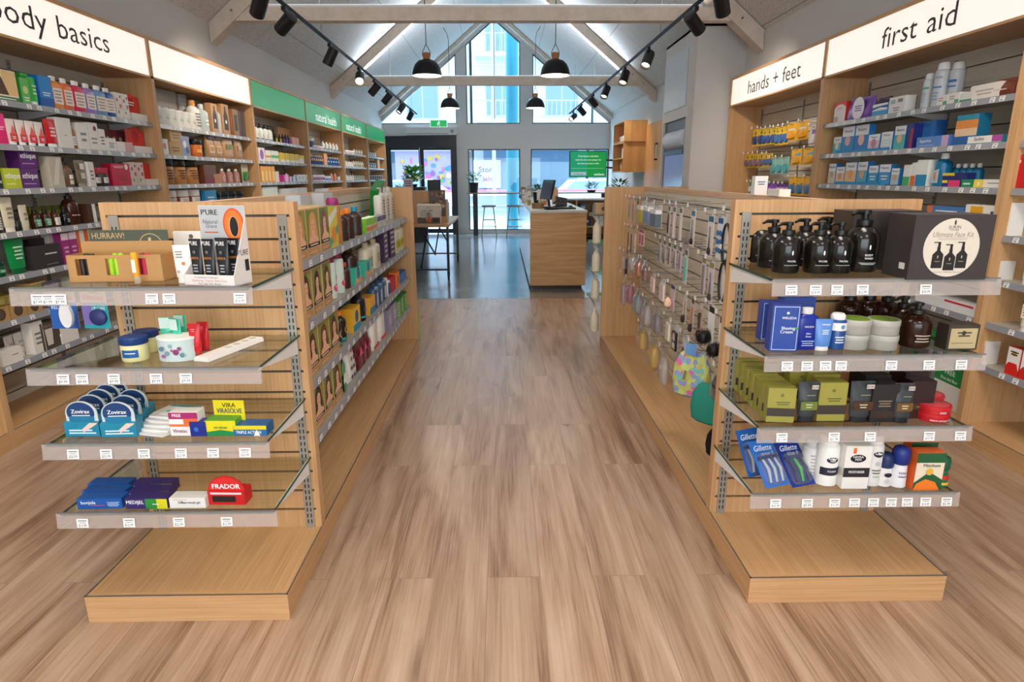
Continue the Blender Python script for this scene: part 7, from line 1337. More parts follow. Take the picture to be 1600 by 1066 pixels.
# toilet bags hanging low at the near end
def fabric(h, pat=None):
    m, n, l, b = nm('fabric_' + h, .85, 0, .2)
    tc = n.new('ShaderNodeTexCoord'); v = n.new('ShaderNodeTexVoronoi'); v.inputs['Scale'].default_value = 42 if pat else 90; l.new(tc.outputs['Object'], v.inputs['Vector'])
    if pat:
        s = n.new('ShaderNodeSeparateColor'); l.new(v.outputs['Color'], s.inputs[0]); r = ramp(n, pat); r.color_ramp.interpolation = 'CONSTANT'; l.new(s.outputs[0], r.inputs[0]); l.new(r.outputs[0], b.inputs['Base Color'])
    else: b.inputs['Base Color'].default_value = hexc(h)
    return m
def softbag(name, label, x, y, z, w, h, d, m, rz, zip_=None, tagc=None):
    t = thing(name, label, 'bag', (x, y, z), rz)
    MB().rings([[(a, b, q * h) for a, b, _ in supel(w * k, d * dd, 0, 24, 2.6)] for q, k, dd in ((0, .72, .5), (.06, .9, .85), (.35, 1, 1), (.7, .94, .8), (.92, .7, .4), (1, .5, .2))], m).build('bag_body', t)
    if zip_: MB().tube([(-.01, -d * .5 - .004, h * .62), (-.018, -d * .5 - .006, h * .42)], .006, zip_, 6).build('zip_pull', t)
    if tagc: MB().prism([(-.03, h * .95), (.03, h * .95), (.03, h * 1.2), (-.03, h * 1.2)], -d * .3, -d * .3 + .001, tagc).build('swing_tag', t)
    return t
softbag('toilet_bag', 'patchwork floral toilet bag in yellow, blue and pink hanging low', .955, 3.02, .385, .20, .235, .10, fabric('p', [(.0, '#B8B86A'), (.25, '#8A9AC8'), (.5, '#C8C86E'), (.68, '#D06A9A'), (.8, '#7ABAB8'), (.9, '#B8C87A')]), -.75, '#8A8258', '#6A9AD0')
softbag('toilet_bag', 'teal green toilet bag hanging behind the patchwork one', 1.01, 2.905, .285, .19, .20, .08, fabric('2E8A78'), -.9)
softbag('toilet_bag', 'black spotted toilet bag nearest the oak end frame', 1.075, 2.80, .33, .15, .26, .06, fabric('k', [(.0, '#141418'), (.9, '#8A8A90'), (.93, '#141418')]), -1.1, None, '#E8E4E0')
softbag('wash_bag', 'small black bag at the bottom of the hook panel', 1.03, 2.79, .15, .15, .14, .07, fabric('17171A'), -1.3)
for z, y in ((.63, 3.02), (.49, 2.905), (.60, 2.80), (.30, 2.79)): hook('wire hook carrying a bag, %s' % {3.02: 'patchwork one', 2.905: 'teal one', 2.80: 'black spotted one', 2.79: 'small black one'}[y], SX, y, z, .17)
# pegs of the hands + feet bay
for P_, z, ds, rn in HOOKS:
    for i, p in enumerate(P_):
        hook('chrome hook for %s, %s%s row' % (ds, ORD[i] + ' from left, ' if len(P_) > 1 else '', rn), 2.99, p[1], z, 2.99 - 2.745, -1, 'chrome hooks in the hands + feet bay')
# ================================================================ back of the shop
t = thing('service_counter', 'birch plywood service counter with pale grey top and glazed left side', 'counter', (.74, 11.0, 0))
Y0, Y1 = -2.63, 2.75; x0, x1 = -.372, .372
MB().box(x0 + .04, x1 - .04, Y0 + .05, Y1 - .03, 0, .05, '#2A2622').build('plinth', t)
MB().box(x0, x1, Y0, Y0 + .03, .05, 1.01, M_PLY).build('end_panel', t)
MB().box(x0, x0 + .03, Y0 + .03, Y1, .05, 1.01, col('B9C2CC', .12, .0, .8)).build('front_panel', t)
MB().box(x1 - .03, x1, Y0 + .03, Y1, .05, 1.01, M_PLY).box(x0 + .03, x1 - .03, Y0 + .03, Y1, .05, .08, M_PLY).build('back_panel', t)
MB().box(x0 - .005, x1 + .01, Y0 - .01, Y1, 1.012, 1.04, col('D8D4CC', .25)).build('worktop', t)
CT = 1.04
def cth(name, label, cat, x, y, rz=0): return thing(name, label, cat, (x, y, CT), rz)
t = cth('computer_monitor', 'black computer monitor seen from its side, tilted on the counter', 'monitor', .62, 9.15, -1.25)
MB().prism([(-.20, 0), (.20, 0), (.20, .27), (-.20, .27)], -.012, .012, M_BLACK).xf(Matrix.Translation((0, 0, .12)) @ Matrix.Rotation(-.22, 4, 'X')).build('screen_case', t)
MB().prism([(-.19, .01), (.19, .01), (.19, .26), (-.19, .26)], -.014, -.0125, col('4A6A90', .08, .1, .9)).xf(Matrix.Translation((0, 0, .12)) @ Matrix.Rotation(-.22, 4, 'X')).build('screen', t)
MB().box(-.1, .1, -.06, .12, 0, .014, M_BLACK).tube([(0, .06, .01), (0, .04, .16)], .02, M_BLACK).build('stand', t)
t = cth('handset', 'black phone handset on cradle beside the monitor', 'telephone', .78, 9.0, -.5)
MB().prism([(-.05, 0), (.05, 0), (.05, .05), (-.05, .025)], -.08, .08, M_BLACK).build('base', t); MB().tube([(-.02, -.09, .07), (0, -.04, .11), (.02, .04, .13), (.03, .09, .11)], [.016, .011, .011, .016], M_BLACK).build('receiver', t)
t = cth('card_reader', 'black payment terminal at the near edge of the counter', 'terminal', .66, 8.62, .3)
MB().prism([(-.08, 0), (.09, 0), (.09, .018), (-.08, .04)], -.05, .05, '#202226').build('body', t); MB().box(-.07, -.01, -.035, .035, .03, .042, '#3A4048').build('keypad', t)
t = cth('keyboard', 'flat black keyboard lying to the right of the monitor', 'keyboard', .83, 8.78, .15); MB().box(-.17, .17, -.07, .07, 0, .018, '#1E2024').build('body', t)
kb = MB(); [kb.box(-.16 + .025 * i, -.14 + .025 * i, -.06 + .026 * j, -.04 + .026 * j, .018, .022, '#34363A') for i in range(13) for j in range(5)]; kb.build('keys', t)
t = cth('computer_mouse', 'black mouse on the right of the counter', 'mouse', .98, 9.15); MB().rings([supel(.06 * k, .1 * k, z, 16, 2.3) for z, k in ((0, .95), (.015, 1), (.028, .8), (.034, .4))], '#1A1A1C').build('body', t)
t = cth('wicker_basket', 'small brown basket near the front edge of the counter', 'basket', .50, 9.0, .2); MB().rings([supel(.17 * k, .11 * k, z, 20, 3) for z, k in ((0, .9), (.07, 1))] + [supel(.155 * k, .095 * k, z, 20, 3) for z, k in ((.07, 1), (.012, .9))], wood('wicker', 0, '#6A4A2A', '#8E6A42', '#A9845A', .4)).build('basket_body', t)
for k, (x, y, w, h, c, n_, lb) in enumerate(((.50, 9.35, .07, .10, '#3A1E14', 'jar', 'dark brown jar behind the basket'), (.60, 9.6, .06, .19, '#B98A52', 'carton', 'tan card box behind the dark jar'), (.66, 10.1, .10, .15, '#C98A6A', 'carton', 'orange-brown card box behind the monitor'),
     (.60, 10.3, .08, .22, '#D8E8DC', 'carton', 'white box with green top behind the monitor'), (.42, 10.0, .06, .11, '#9AA86A', 'jar', 'olive and white jar on the left edge of the counter'), (.36, 10.6, .07, .13, '#D8C8C8', 'jar', 'pale pink tub on the left edge of the counter'),
     (.43, 11.3, .07, .16, '#E8E2E8', 'jar', 'white flowered canister half way along the counter'), (.50, 11.9, .09, .22, '#A89888', 'carton', 'grey-brown leaflet box far along the counter'), (.41, 12.4, .09, .24, '#8A7A5A', 'carton', 'brown leaflet stand far along the counter'), (.30 + .09, 13.3, .08, .17, '#2A8AC8', 'carton', 'blue box at the far end of the counter'), (.56, 13.0, .08, .26, '#B8B8C8', 'carton', 'lilac card holder near the far end of the counter'), (.50, 10.9, .06, .1, '#E8E8E4', 'jar', 'white pot between the canister and pink tub'), (.62, 12.6, .07, .2, '#8AA0B0', 'carton', 'blue-grey carton near the far end of the counter'))):
    t = cth(n_, lb, 'box' if n_ == 'carton' else 'jar', x, y, random.uniform(-.3, .3))
    if n_ == 'carton': MB().box(-w / 2, w / 2, -.03, .03, 0, h, c).rect(-w * .35, w * .35, h * .4, h * .8, -.0304, '#EDE8E0').build('body', t)
    else: MB().lathe([(w * .46, 0), (w * .5, .01), (w * .5, h * .7), (w * .46, h * .74)], c, 14).build('body', t); MB().lathe([(w * .5, h * .74), (w * .5, h)], '#E4E0D8' if k else '#1A1614', 14).build('lid', t)
plant('potted_plant', 'small leafy plant in black pot standing on the counter behind the monitor', (.66, 12.0, CT), .085, .15, 60, .09, .12)
t = cth('wooden_board', 'pale wooden paddle board upright behind the monitor', 'board', .86, 10.4, .1); MB().prism([(-.05, 0), (.05, 0), (.05, .2), (.02, .27), (-.02, .27), (-.05, .2)], -.008, .008, M_RAILWOOD).build('board', t)
t = cth('printer', 'small dark receipt printer right of the monitor', 'printer', .88, 9.55); MB().prism([(-.08, 0), (.08, 0), (.08, .12), (-.08, .15)], -.09, .09, '#34383E').build('body', t); MB().box(-.05, .05, -.091, -.088, .07, .08, '#0E0E10').build('paper_slot', t)
# back bench behind the counter
t = thing('back_bench', 'dark low bench with white top under the right street window', 'bench', (1.9, 15.6, 0))
MB().box(-1.1, .85, -.3, .3, .92, .96, M_WHITE).build('worktop', t)
MB().box(-1.1, .85, .26, .3, 0, .92, M_PLY).box(-1.1, -1.07, -.28, .26, 0, .92, M_PLY).box(-.13, -.10, -.28, .26, 0, .92, M_PLY).box(.82, .85, -.28, .26, 0, .92, M_PLY).box(-1.07, .82, -.28, .26, .28, .31, M_PLY).box(-1.07, .82, -.28, .26, .62, .64, '#5A4A3C').box(-1.07, .82, -.2, .26, .05, .08, '#3A2E26').build('carcass', t)
for k, (x, z, w, h, c, lb) in enumerate(((1.1, .31, .1, .22, '#3A4A6A', 'navy folder box in the bench, left of the divider'), (1.35, .64, .2, .14, '#D8D4CC', 'white paper pile under the bench top'), (1.95, .64, .16, .2, '#4A5A7A', 'slate file box under the bench top, right bay'), (2.25, .64, .14, .16, '#C8B8A8', 'tan file box under the bench top, right bay'), (2.0, .31, .3, .2, '#2A2A2E', 'black box on the lower bench shelf'), (2.4, .31, .1, .24, '#E4E0DC', 'white binder on the lower bench shelf'))):
    t = thing('storage_box', lb, 'box', (x, 15.5, z)); MB().box(-w / 2, w / 2, -.1, .1, 0, h, c).rect(-w * .3, w * .3, h * .4, h * .7, -.1006, '#C9C5BE').build('body', t)
# window bar with stools
t = thing('window_bar', 'narrow dark-legged bar table with wooden top along the street window', 'table', (.9, 16.45, 0))
MB().box(-1.78, 1.85, -.2, .2, 1.05, 1.08, wood('grey_oak_top', 0, '#7A6656', '#927C6A', '#A8917E', .5)).build('table_top', t)
for x in (-1.58, 1.7): MB().box(x - .06, x + .06, -.05, .05, 0, 1.05, M_FR).build('leg', t)
def stool(x, y, label):
    t = thing('bar_stool', label, 'stool', (x, y, 0), 0); ws = wood('stool_seat', 0, '#7A6A5E', '#8E7C6E', '#A08E80', .5)
    MB().rings([supel(.36 * k, .30 * k, z, 24, 3.2) for z, k in ((.735, .94), (.74, 1), (.765, 1), (.775, .97))] + [supel(.3, .24, .768, 24, 3)], ws).build('seat', t); mg = col('8C8A86', .4, .3)
    for sx in (-1, 1):
        for sy in (-1, 1): MB().tube([(sx * .11, sy * .09, .74), (sx * .19, sy * .17, 0)], .011, mg, 8).build('leg', t)
    for z, e in ((.25, .165), (.42, .147)):
        ey = e - .02; MB().tube([(-e, -ey, z), (e, -ey, z)], .008, mg).tube([(-e, ey, z), (e, ey, z)], .008, mg).build('footrest', t)
stool(-.33, 16.12, 'bar stool on the left at the window bar, nearest the black table leg')
stool(.30, 16.12, 'bar stool on the right at the window bar, partly behind the counter')
plant('potted_plant', 'leafy plant in round black pot on the left end of the window bar', (-.72, 16.45, 1.08), .13, .25, 70, .16, .22, ll=.11)
plant('potted_plant', 'small leafy plant in black pot at the right end of the window bar', (2.28, 16.42, 1.08), .12, .05, 90, .15, .18, ll=.10, leaf='#2E5E4A')
# tv
t = thing('television', 'television showing a bright green slide, on a wall arm before the right window', 'television', (1.86, 14.0, 1.455), .16); w, h = .82, .54
MB().box(-w / 2, w / 2, 0, .05, 0, h, '#151719').build('casing', t)
m = MB().rect(-w / 2 + .012, w / 2 - .012, .012, h - .012, -.0008, emis('18A24A', .75)); wt = emis('E8FFF0', 1.0)
m.rect(-w / 2 + .012, -.02, .012, h - .012, -.0009, emis('1EA878', .75))
for k, (s_, hh) in enumerate((('Prescription subsidies', .038), ('made free for most people, for', .034), ('the items you have on file', .034))): m.text(s_, .0, h * .8 - k * .075, hh, -.0014, wt, w * (.6, .85, .86)[k])
m.rect(-w * .46, w * .42, h * .33, h * .345, -.0012, emis('8AE0A8', .8)).rect(-w * .46, -.04, h * .07, h * .2, -.0013, emis('A8C8D0', .8)).text('Rx Pharmacy', -.21, h * .11, .03, -.0018, mat('#2A4A5A'), .28).text('unichem', .25, h * .1, .05, -.0018, wt, .25, bold=.04)
m.build('screen', t)
MB().tube([(w * .46, .05, .36), (.62, .35, .36), (.97, .40, .36)], .02, M_BLACK).tube([(w * .46, .05, .2), (.62, .35, .2), (.97, .40, .2)], .02, M_BLACK).box(.965, .99, .3, .5, .12, .44, M_BLACK).build('wall_arm', t)
# exit sign and air curtain
t = thing('exit_sign', 'green and white running-man exit sign above the street door', 'exit sign', (-1.60, YB - .03, 2.70)); w, h = .44, .175
MB().box(-w / 2, w / 2, 0, .03, 0, h, emis('F2FFF6', .7)).build('housing', t)
m = MB().rect(-w * .46, -w * .12, .012, h - .012, -.001, emis('12B060', .9)).rect(w * .14, w * .46, .012, h - .012, -.001, emis('12B060', .9)).rect(-w * .12, w * .14, .012, h - .012, -.001, emis('12B060', .9))
wh = emis('F2FFF6', 1.0)
m.ell(.012, .135, .013, .013, -.002, wh, 12).poly([(-.005, .118), (.018, .122), (.008, .075), (-.014, .08)], -.002, wh).poly([(-.012, .085), (.004, .08), (-.012, .05), (-.04, .035), (-.044, .044), (-.022, .058)], -.002, wh).poly([(.0, .08), (.012, .078), (.034, .05), (.03, .022), (.02, .024), (.022, .048)], -.0021, wh).poly([(.015, .115), (.045, .098), (.042, .09), (.012, .104)], -.0022, wh).poly([(-.005, .115), (-.035, .1), (-.04, .075), (-.032, .074), (-.027, .094), (-.004, .104)], -.0022, wh)
m.build('sign_face', t)
t = thing('air_curtain', 'long pale air curtain box mounted above the street door', 'air curtain', (-1.80, YB, 2.50)); MB().box(-.63, .66, -.2, 0, 0, .18, '#C9CCCE').build('casing', t); MB().rect(-.6, .45, .02, .04, -.2006, '#7A7E82').build('air_slot', t); MB().ell(.55, .09, .05, .05, -.201, '#8A8E92').build('badge', t)
# wall cabinets, plywood lining, hatch
def wcab(y, z, w, h, label, shelf):
    t = thing('wall_cabinet', label, 'cabinet', (2.80, y, z), 0); D = .44; th = .02; pl = wood('warm_plywood', 2, '#C08850', '#D09A60', '#DCA972', .25, .4, .8)
    MB().box(-D, 0, 0, th, 0, h, pl).box(-D, 0, w - th, w, 0, h, pl).box(-D, 0, th, w - th, 0, th, pl).box(-D, 0, th, w - th, h - th, h, pl).box(-.01, 0, th, w - th, th, h - th, pl).build('carcass', t)
    if shelf: MB().box(-D, -.01, th, w - th, h * .45, h * .45 + th, pl).build('shelf', t)
wcab(12.65, 2.12, 1.2, .39, 'upper open plywood box cabinet on the right wall', False); wcab(12.70, 1.55, 1.15, .565, 'lower open plywood box cabinet with inner shelf on the right wall', True)
for k in range(4):
    o = thing('cup', 'white cup in the upper wall cabinet, %s from its near side' % ORD[k], 'cup', (2.44, 12.95 + .13 * k, 2.14), 0, 'white cups in the upper wall cabinet'); MB().lathe([(.03, 0), (.045, .1), (.04, .1), (.027, .008), (.001, .008)], '#F0EDEA', 14).build('cup_body', o)
for y, z, c, lb in ((12.95, 1.83, '#C8C820', 'yellow-green box in the lower wall cabinet, upper level'), (13.2, 1.83, '#E4E4E8', 'white folder in the lower wall cabinet, upper level'), (12.98, 1.57, '#C8B82A', 'small yellow box in the lower wall cabinet, bottom level'), (13.3, 1.57, '#D8842A', 'small orange box in the lower wall cabinet, bottom level')):
    o = thing('storage_box', lb, 'box', (2.44, y, z), -H90); MB().box(-.07, .07, 0, .1, 0, .19, c).rect(-.04, .04, .05, .13, -.0005, '#F2F0EA').build('body', o)
t = thing('wall_panelling', 'tall plywood lining panel on the right wall beyond the column', 'wall panel', (2.8, 11.2, 0)); MB().box(-.02, 0, -1.1, 1.4, 0, 2.42, wood('warm_plywood', 2, '#C08850', '#D09A60', '#DCA972', .25, .4, .8)).build('panel', t)
t = thing('picture', 'small dark framed notice on the plywood lining', 'picture', (2.78, 11.75, 1.75), -H90); MB().box(-.12, .12, 0, .02, 0, .3, '#4A3E38').rect(-.09, .09, .03, .27, -.0006, '#B8A890').build('frame', t)
t = thing('access_panel', 'grey screwed access panel high on the column side', 'panel', (bx0, 8.55, 2.3), -H90)
m = MB().prism([(-.55, 0), (.5, 0), (.5, .66), (-.55, .66)], -.008, 0, '#B9BCBE').build('cover', t); m = MB()
for k in range(5): [m.ell(x, .04 + .145 * k, .006, .006, -.009, '#5A5A5A', 8) for x in (-.52, .47)]
for k in range(1, 4): [m.ell(-.52 + .25 * k, z, .006, .006, -.009, '#5A5A5A', 8) for z in (.03, .63)]
m.build('screws', t)
t = thing('service_hatch', 'glazed dispensary hatch with rolled white shutter in the column side', 'hatch', (bx0, 8.55, 1.0), -H90)
MB().box(-.54, .53, .03, .06, 0, 1.17, '#3A3434').build('frame', t); MB().box(-.48, .47, .02, .028, .04, .74, col('22384E', .12, 0, .8)).build('pane', t)
MB().lathe([(.11, -.46), (.13, -.45), (.13, .45), (.11, .46)], wood('ribbed_shutter', 1, '#B8BAC4', '#C8CAD4', '#D8DAE2', .3), 24).xf(Matrix.Translation((0, .10, .93)) @ Matrix.Rotation(H90, 4, 'Y')).build('roller_shutter', t); MB().box(-.48, .47, .0, .03, .74, .79, '#4A6A84').build('cross_bar', t)
# magazine and gift stand with folding display table on castors
t = thing('display_table', 'folding display table with wooden top and black metal frame on castors', 'table', (-1.55, 10.3, 0)); th_ = wood('table_top_oak', 0, '#8E6A4A', '#A98058', '#BE9670', .5)
MB().box(-.75, .78, -1.05, 1.1, .765, .80, th_).build('table_top', t)
for sx in (-.7, .75):
    for sy in (-1.0, 1.05):
        l_ = MB().box(sx - .018, sx + .018, sy - .018, sy + .018, .1, .765, M_FR).build('leg', t)
        MB().tube([(sx - .015, sy, .05), (sx + .015, sy, .05)], .05, M_BLACK, 16).box(sx - .02, sx + .02, sy - .02, sy + .02, .06, .12, M_BLACK).build('castor', l_)
for sy in (-1.0, 1.05):
    for z in (.14,): MB().box(-.7, .75, sy - .012, sy + .012, z - .012, z + .012, M_FR).build('rail', t)
    MB().tube([(.46, sy + .03, .76), (.34, sy + .03, .15)], .013, M_FR, 6).tube([(.34, sy + .05, .76), (.56, sy + .05, .35)], .013, M_FR, 6).build('cross_brace', t)
TT = .80
t = thing('shopping_bag', 'printed gift bag with handwritten words and orange figure, front of the display table', 'bag', (-1.07, 9.42, TT), -.03)
m = MB().rings([supel(.34, .14, 0, 20, 9), supel(.35, .14, .27, 20, 9), supel(.33, .10, .29, 20, 9)], '#C8BDB0'); m.rect(-.165, .165, .01, .10, -.0715, '#5A4A3E').rect(-.165, .165, .10, .27, -.0715, '#D6CBBE').ell(0, .12, .05, .07, -.0722, '#9AA8A8').ell(-.08, .15, .05, .06, -.0721, '#B8B0A0').poly([(-.035, .03), (.045, .03), (.02, .1), (.0, .14), (-.02, .1)], -.0726, '#C2562A').ell(0, .148, .016, .018, -.073, '#8A4A2A', 12).rect(.07, .15, .03, .08, -.0728, '#2E241E')
m.text('GO', -.01, .237, .02, -.0732, '#2A2A2A', .05).text('to see', 0, .20, .036, -.0732, '#2A2A2A', .14, shear=.3).build('bag_body', t)
MB().tube([(-.1, 0, .28), (-.06, 0, .31), (.06, 0, .31), (.1, 0, .28)], .004, '#3A3A3A').build('handle', t)
def boxthing(name, label, cat, x, y, z, w, d, h, c, art=None, rz=0):
    t = thing(name, label, cat, (x, y, z), rz); m = MB().box(-w / 2, w / 2, -d / 2, d / 2, 0, h, c)
    deco(m, art, w, 0, h, -d / 2 - .0003); m.build('body', t); return t
ART = [('r', .04, .96, .03, .97, '#6A5A4E')] + [('e', random.uniform(.12, .88), random.uniform(.1, .9), random.uniform(.05, .12), random.choice(['#C8A890', '#9A6A5A', '#D8C8B8', '#4A3A34', '#B88A6A'])) for k in range(26)]
boxthing('wooden_riser', 'tall oak block riser behind the printed gift bag', 'riser', -1.13, 9.85, TT, .42, .3, .47, M_OAKZ)
boxthing('calendar', 'dark patterned hanging calendar on the right of the oak riser', 'calendar', -.97, 9.67, TT + .10, .24, .02, .38, '#4A3A30', ART)
boxthing('photo_card', 'lilac handwritten card standing above the oak riser', 'card', -1.42, 9.85, TT + .47, .14, .02, .18, '#B8B0C0', [('k', 4, .1, .9, .15, .85, '#5A5068')])
boxthing('photo_card', 'grey letter-print card hanging on the riser left side', 'card', -1.42, 9.66, TT + .13, .16, .02, .33, '#5A544E', [('r', .08, .92, .52, .95, '#8E867C'), ('r', .08, .92, .06, .46, '#9A9288'), ('e', .35, .3, .14, '#3A3632'), ('e', .7, .3, .14, '#3A3632'), ('k', 2, .2, .8, .6, .9, '#2E2A28')])
boxthing('wooden_riser', 'second oak block riser left of the tall one', 'riser', -1.47, 9.85, TT, .22, .3, .46, M_OAKZ)
boxthing('chalk_board', 'small black board standing on top of the risers', 'board', -1.03, 9.85, TT + .47, .2, .04, .16, '#16181C')
boxthing('wooden_riser', 'short oak block at the right end of the table', 'riser', -.88, 9.80, TT, .10, .26, .34, M_OAKZ)
boxthing('planter_box', 'black planter box on the display stand, left of the door post', 'planter', -2.1, 14.9, 0, .7, .4, 1.25, '#1A1C20')
for k, (x, y, z, r_, lb) in enumerate(((-2.35, 16.1, .0, .26, 'bushy green plant left of the street door, darkest and nearest the shelves'), (-2.05, 14.9, 1.252, .18, 'lighter bushy plant in the black planter before the street door'))):
    plant('potted_plant', lb, (x, y, z), (.15, .12)[k], (.86, .06)[k], 220, r_, .38, leaf=('#2F6B2E', '#5A9A34')[k], ll=.12, lw=.06)
# goods beyond the gondolas
boxthing('parcel', 'small brown parcel on the far right gondola end shelf', 'box', .80 + .08, 5.62, 1.155, .13, .12, .09, '#B8966E', [('e', .5, .5, .12, '#6A4A2E')])
for z in SHZ:
    sh_ = MB().box(-.40, .33, 0, .42, -.008, 0, M_GLASS).box(-.40, .33, .42, .4215, -.03, .002, M_ACRYL).box(-.4015, -.40, 0, .42, -.008, 0, M_GEDGE); o = sh_.build('glass_shelf', gr); o.location = (-.02, 5.42 + gry, z)
    for bx in (-.38, .32): MB().prism([(0, -.01), (.35, -.01), (.35, -.02), (0, -.07)], bx - .0015, bx + .0015, M_WHITE, 'x').build('bracket', o)
k = 0
for z in SHZ[1:] + (.103,):
    for x in (.835, .94, 1.05):
        k += 1; o = thing('shampoo_bottle', '%s bottle on the far end of the right gondola, %s' % (('leftmost', 'middle', 'rightmost')[(k - 1) % 3] + ' cream', {.905: 'second shelf', .655: 'third shelf', .41: 'fourth shelf', .103: 'base'}[z]), 'bottle', (x, 5.58, z), PI, 'cream bottles on the far end of the right gondola')
        MB().lathe([(.036, 0), (.038, .01), (.038, .14), (.02, .17), (.014, .18)], '#E4D8C0', 14).build('body', o); MB().lathe([(.016, .18), (.016, .205)], '#EFEAE0', 12).build('cap', o)
for i in range(3):
    o = thing('shampoo_bottle', 'pale green bottle on the floor beyond the left gondola, %s one' % ('nearest', 'middle', 'farthest')[i], 'bottle', (-.80 + .0 * i, 5.47 + .09 * i, .103 if 0 else 0), 0, 'pale green bottles beyond the left gondola'); MB().lathe([(.036, 0), (.038, .01), (.038, .24), (.02, .27), (.014, .28)], '#A8B878', 14).build('body', o); MB().lathe([(.016, .28), (.016, .31)], '#1E221E', 12).build('cap', o)
# things on top of the gondolas
GT = 1.39
o = thing('green_box', 'dark green slanted display box on the top shelf of the left gondola', 'display box', (-.94, 4.95, 1.155), H90); o.rotation_euler = (.12, -.28, H90)
MB().box(-.13, .13, 0, .06, 0, .27, '#0E7A2A').rect(-.10, .10, .03, .24, -.0005, '#118A30').build('box_body', o)
boxthing('sign_card', 'small white folded sign card on top of the right gondola', 'card', 1.21, 3.02, 1.387, .06, .04, .085, '#E4E0DA', [('k', 2, .2, .8, .5, .75, '#4A6A9A')])
plant('potted_plant', 'small leafy plant rising above the far end of the right gondola', (1.02, 5.6, 1.155), .05, .08, 60, .075, .2, ll=.05, lw=.022, leaf='#3A6A44')
boxthing('tissue_box', 'low cream box on top of the right gondola, beside the folded card', 'box', 1.21, 2.80, 1.387, .05, .12, .03, '#E8E0D4')

# ================================================================ across the street
M_FAC = col('E9EEF2', .8); M_FAC2 = col('D2D9E0', .8); M_FWIN = col('8FA9BE', .15, .1, .7); M_ROAD = col('9FA9B0', .9); M_PAVE = col('BFC6CA', .9)
struct('ground', MB().box(-30, 30, 17.25, 21.5, -.1, -.02, M_PAVE).box(-30, 30, 21.5, 29, -.12, -.06, M_ROAD).box(-30, 30, 29, 34, -.1, -.02, M_PAVE))
def facade(xa, xb, ya, storeys, label, m, kind):
    t = thing('apartment_building', label, 'building', ((xa + xb) / 2, ya, 0)); w = xb - xa; H = 3.6 + storeys * 2.9
    MB().box(-w / 2, w / 2, 0, 6, 3.4, H, m).box(-w / 2, w / 2, 1.4, 6, 0, 3.4, M_FAC2).build('walls', t)
    MB().box(-w / 2, w / 2, -.6, .0, 2.75, 3.6, M_FAC).build('canopy', t)
    n = max(1, int(w / 2.6))
    for s in range(storeys):
        z = 4.3 + 2.9 * s
        for k in range(n):
            cx = -w / 2 + w * (k + .5) / n
            f = MB().box(cx - .85, cx + .85, -.03, .0, z, z + 1.9, M_WHITE).build('window', t)
            MB().box(cx - .78, cx - .03, -.05, -.032, z + .08, z + 1.82, M_FWIN).box(cx + .03, cx + .78, -.05, -.032, z + .08, z + 1.82, M_FWIN).build('pane', f)
        if kind == 'balcony':
            b = MB().box(-w / 2 + .2, w / 2 - .2, -1.2, 0, z - .35, z - .2, M_FAC).build('balcony', t); m2 = MB().box(-w / 2 + .2, w / 2 - .2, -1.2, -1.16, z + .6, z + .65, M_FAC2)
            for q in range(int(w / .22)): m2.box(-w / 2 + .25 + .22 * q, -w / 2 + .28 + .22 * q, -1.19, -1.17, z - .2, z + .6, M_FAC2)
            m2.build('railing', b)
        elif kind == 'louvre':
            m2 = MB()
            for q in range(10): m2.box(-w / 2, w / 2, -.16, -.1, z + .2 * q, z + .1 + .2 * q, M_FAC2)
            m2.build('louvre', t)
    k = max(1, int(w / 3))
    for q in range(k):
        cx = -w / 2 + w * (q + .5) / k; g = MB().box(cx - w / k * .42, cx + w / k * .42, 1.34, 1.38, .5, 2.9, M_FWIN).build('shop_window', t)
        MB().box(cx - w / k * .42, cx + w / k * .42, 1.33, 1.34, 2.2, 2.9, col(('6F92B4', '7F9FBE', '6A8CAA')[q % 3], .5)).build('window_blind', g)
    return t
facade(-16, -6.6, 33, 4, 'pale louvred building across the street, far left', M_FAC, 'louvre')
facade(-6.4, -1.6, 34, 4, 'plain white building across the street behind the left gable window', M_FAC, 'plain')
facade(-1.4, 4.4, 32.5, 4, 'white balconied apartment building seen through the centre window', M_FAC, 'balcony')
facade(4.6, 14, 33, 4, 'white building with wide windows across the street on the right', M_FAC, 'plain')
t = thing('street_pole', 'thick teal round pole on the pavement just outside the window', 'pole', (.30, 18.3, 0)); MB().lathe([(.17, -.02), (.17, 7.5)], '#2E8CA3', 24).build('shaft', t)
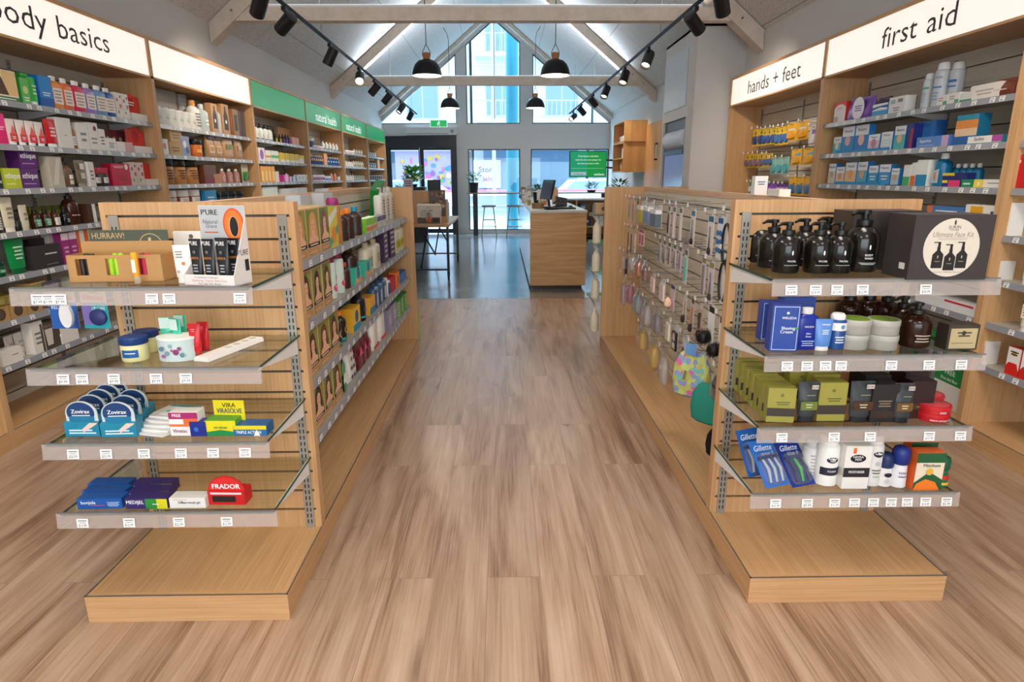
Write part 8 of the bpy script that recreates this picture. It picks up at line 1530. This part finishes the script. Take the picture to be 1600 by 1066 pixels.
t = thing('lamp_post', 'thin white post with crossarms on the far pavement', 'post', (-.35, 29.8, 0)); MB().tube([(0, 0, -.02), (0, 0, 9.5)], .09, M_FAC2, 10).tube([(-.8, 0, 8.2), (.9, 0, 8.2)], .05, M_FAC2, 6).tube([(-.8, 0, 6.2), (.9, 0, 6.2)], .05, M_FAC2, 6).build('post', t)
t = thing('safety_barrier', 'red and white horizontal barrier along the kerb outside', 'barrier', (-.1, 21.2, 0)); MB().box(-2.2, 3.8, -.03, .03, .98, 1.06, '#D8848E').box(-2.2, 3.8, -.03, .03, .86, .92, '#F2E4E6').build('rail', t)
for x in (-1.6, .6, 2.8): MB().box(x - .04, x + .04, -.025, .025, -.02, .98, '#E4E8EA').build('post', t)
t = thing('shop_graffiti', 'colourful pink, green and yellow painted shop panel across the street', 'mural', (-3.6, 33.8, .4)); m = MB().box(-1.9, 1.9, 0, .1, 0, 2.4, '#C8B8D8')
for q in range(70): m.ell(random.uniform(-1.7, 1.7), random.uniform(.3, 2.1), random.uniform(.05, .16), random.uniform(.05, .16), -.002 - .001 * q, random.choice(['#E87AB0', '#5AC87A', '#F0C84A', '#6A9AE8', '#F2F2F2', '#A86AC8', '#3AB0A0']), 12)
m.build('painted_panel', t)
t = thing('shop_sign', 'white poster with dark lettering in a shop across the street', 'poster', (-.75, 33.7, .9)); MB().box(-.7, .7, 0, .05, 0, 1.4, '#F2E8EC').text('Store', 0, .9, .3, -.01, '#2A3A8A', 1.1).text('Sale', 0, .45, .25, -.01, '#C83A6A', .9).build('poster', t)
def car(x, y, label, c):
    t = thing('car', label, 'car', (x, y, -.06)); prof = [(-2.1, .3), (-2.15, .7), (-1.9, .85), (-1.1, .95), (-.6, 1.42), (.8, 1.45), (1.5, .98), (2.1, .85), (2.2, .6), (2.15, .3)]
    MB().prism(prof, -.85, .85, c).build('car_body', t); MB().prism([(-.95, .98), (-.55, 1.36), (.72, 1.38), (1.3, 1.0)], -.86, .86, M_FWIN).build('side_glass', t)
    for a in (-1.35, 1.4):
        for s in (-1, 1): MB().tube([(a, s * .72, .33), (a, s * .88, .33)], .33, '#2A2E32', 20).build('wheel', t)
car(3.2, 24.5, 'white car parked in the street outside the right window', '#F2F5F8')
car(-3.6, 25.2, 'pale silver car in the street outside the door', '#D8E0E6')
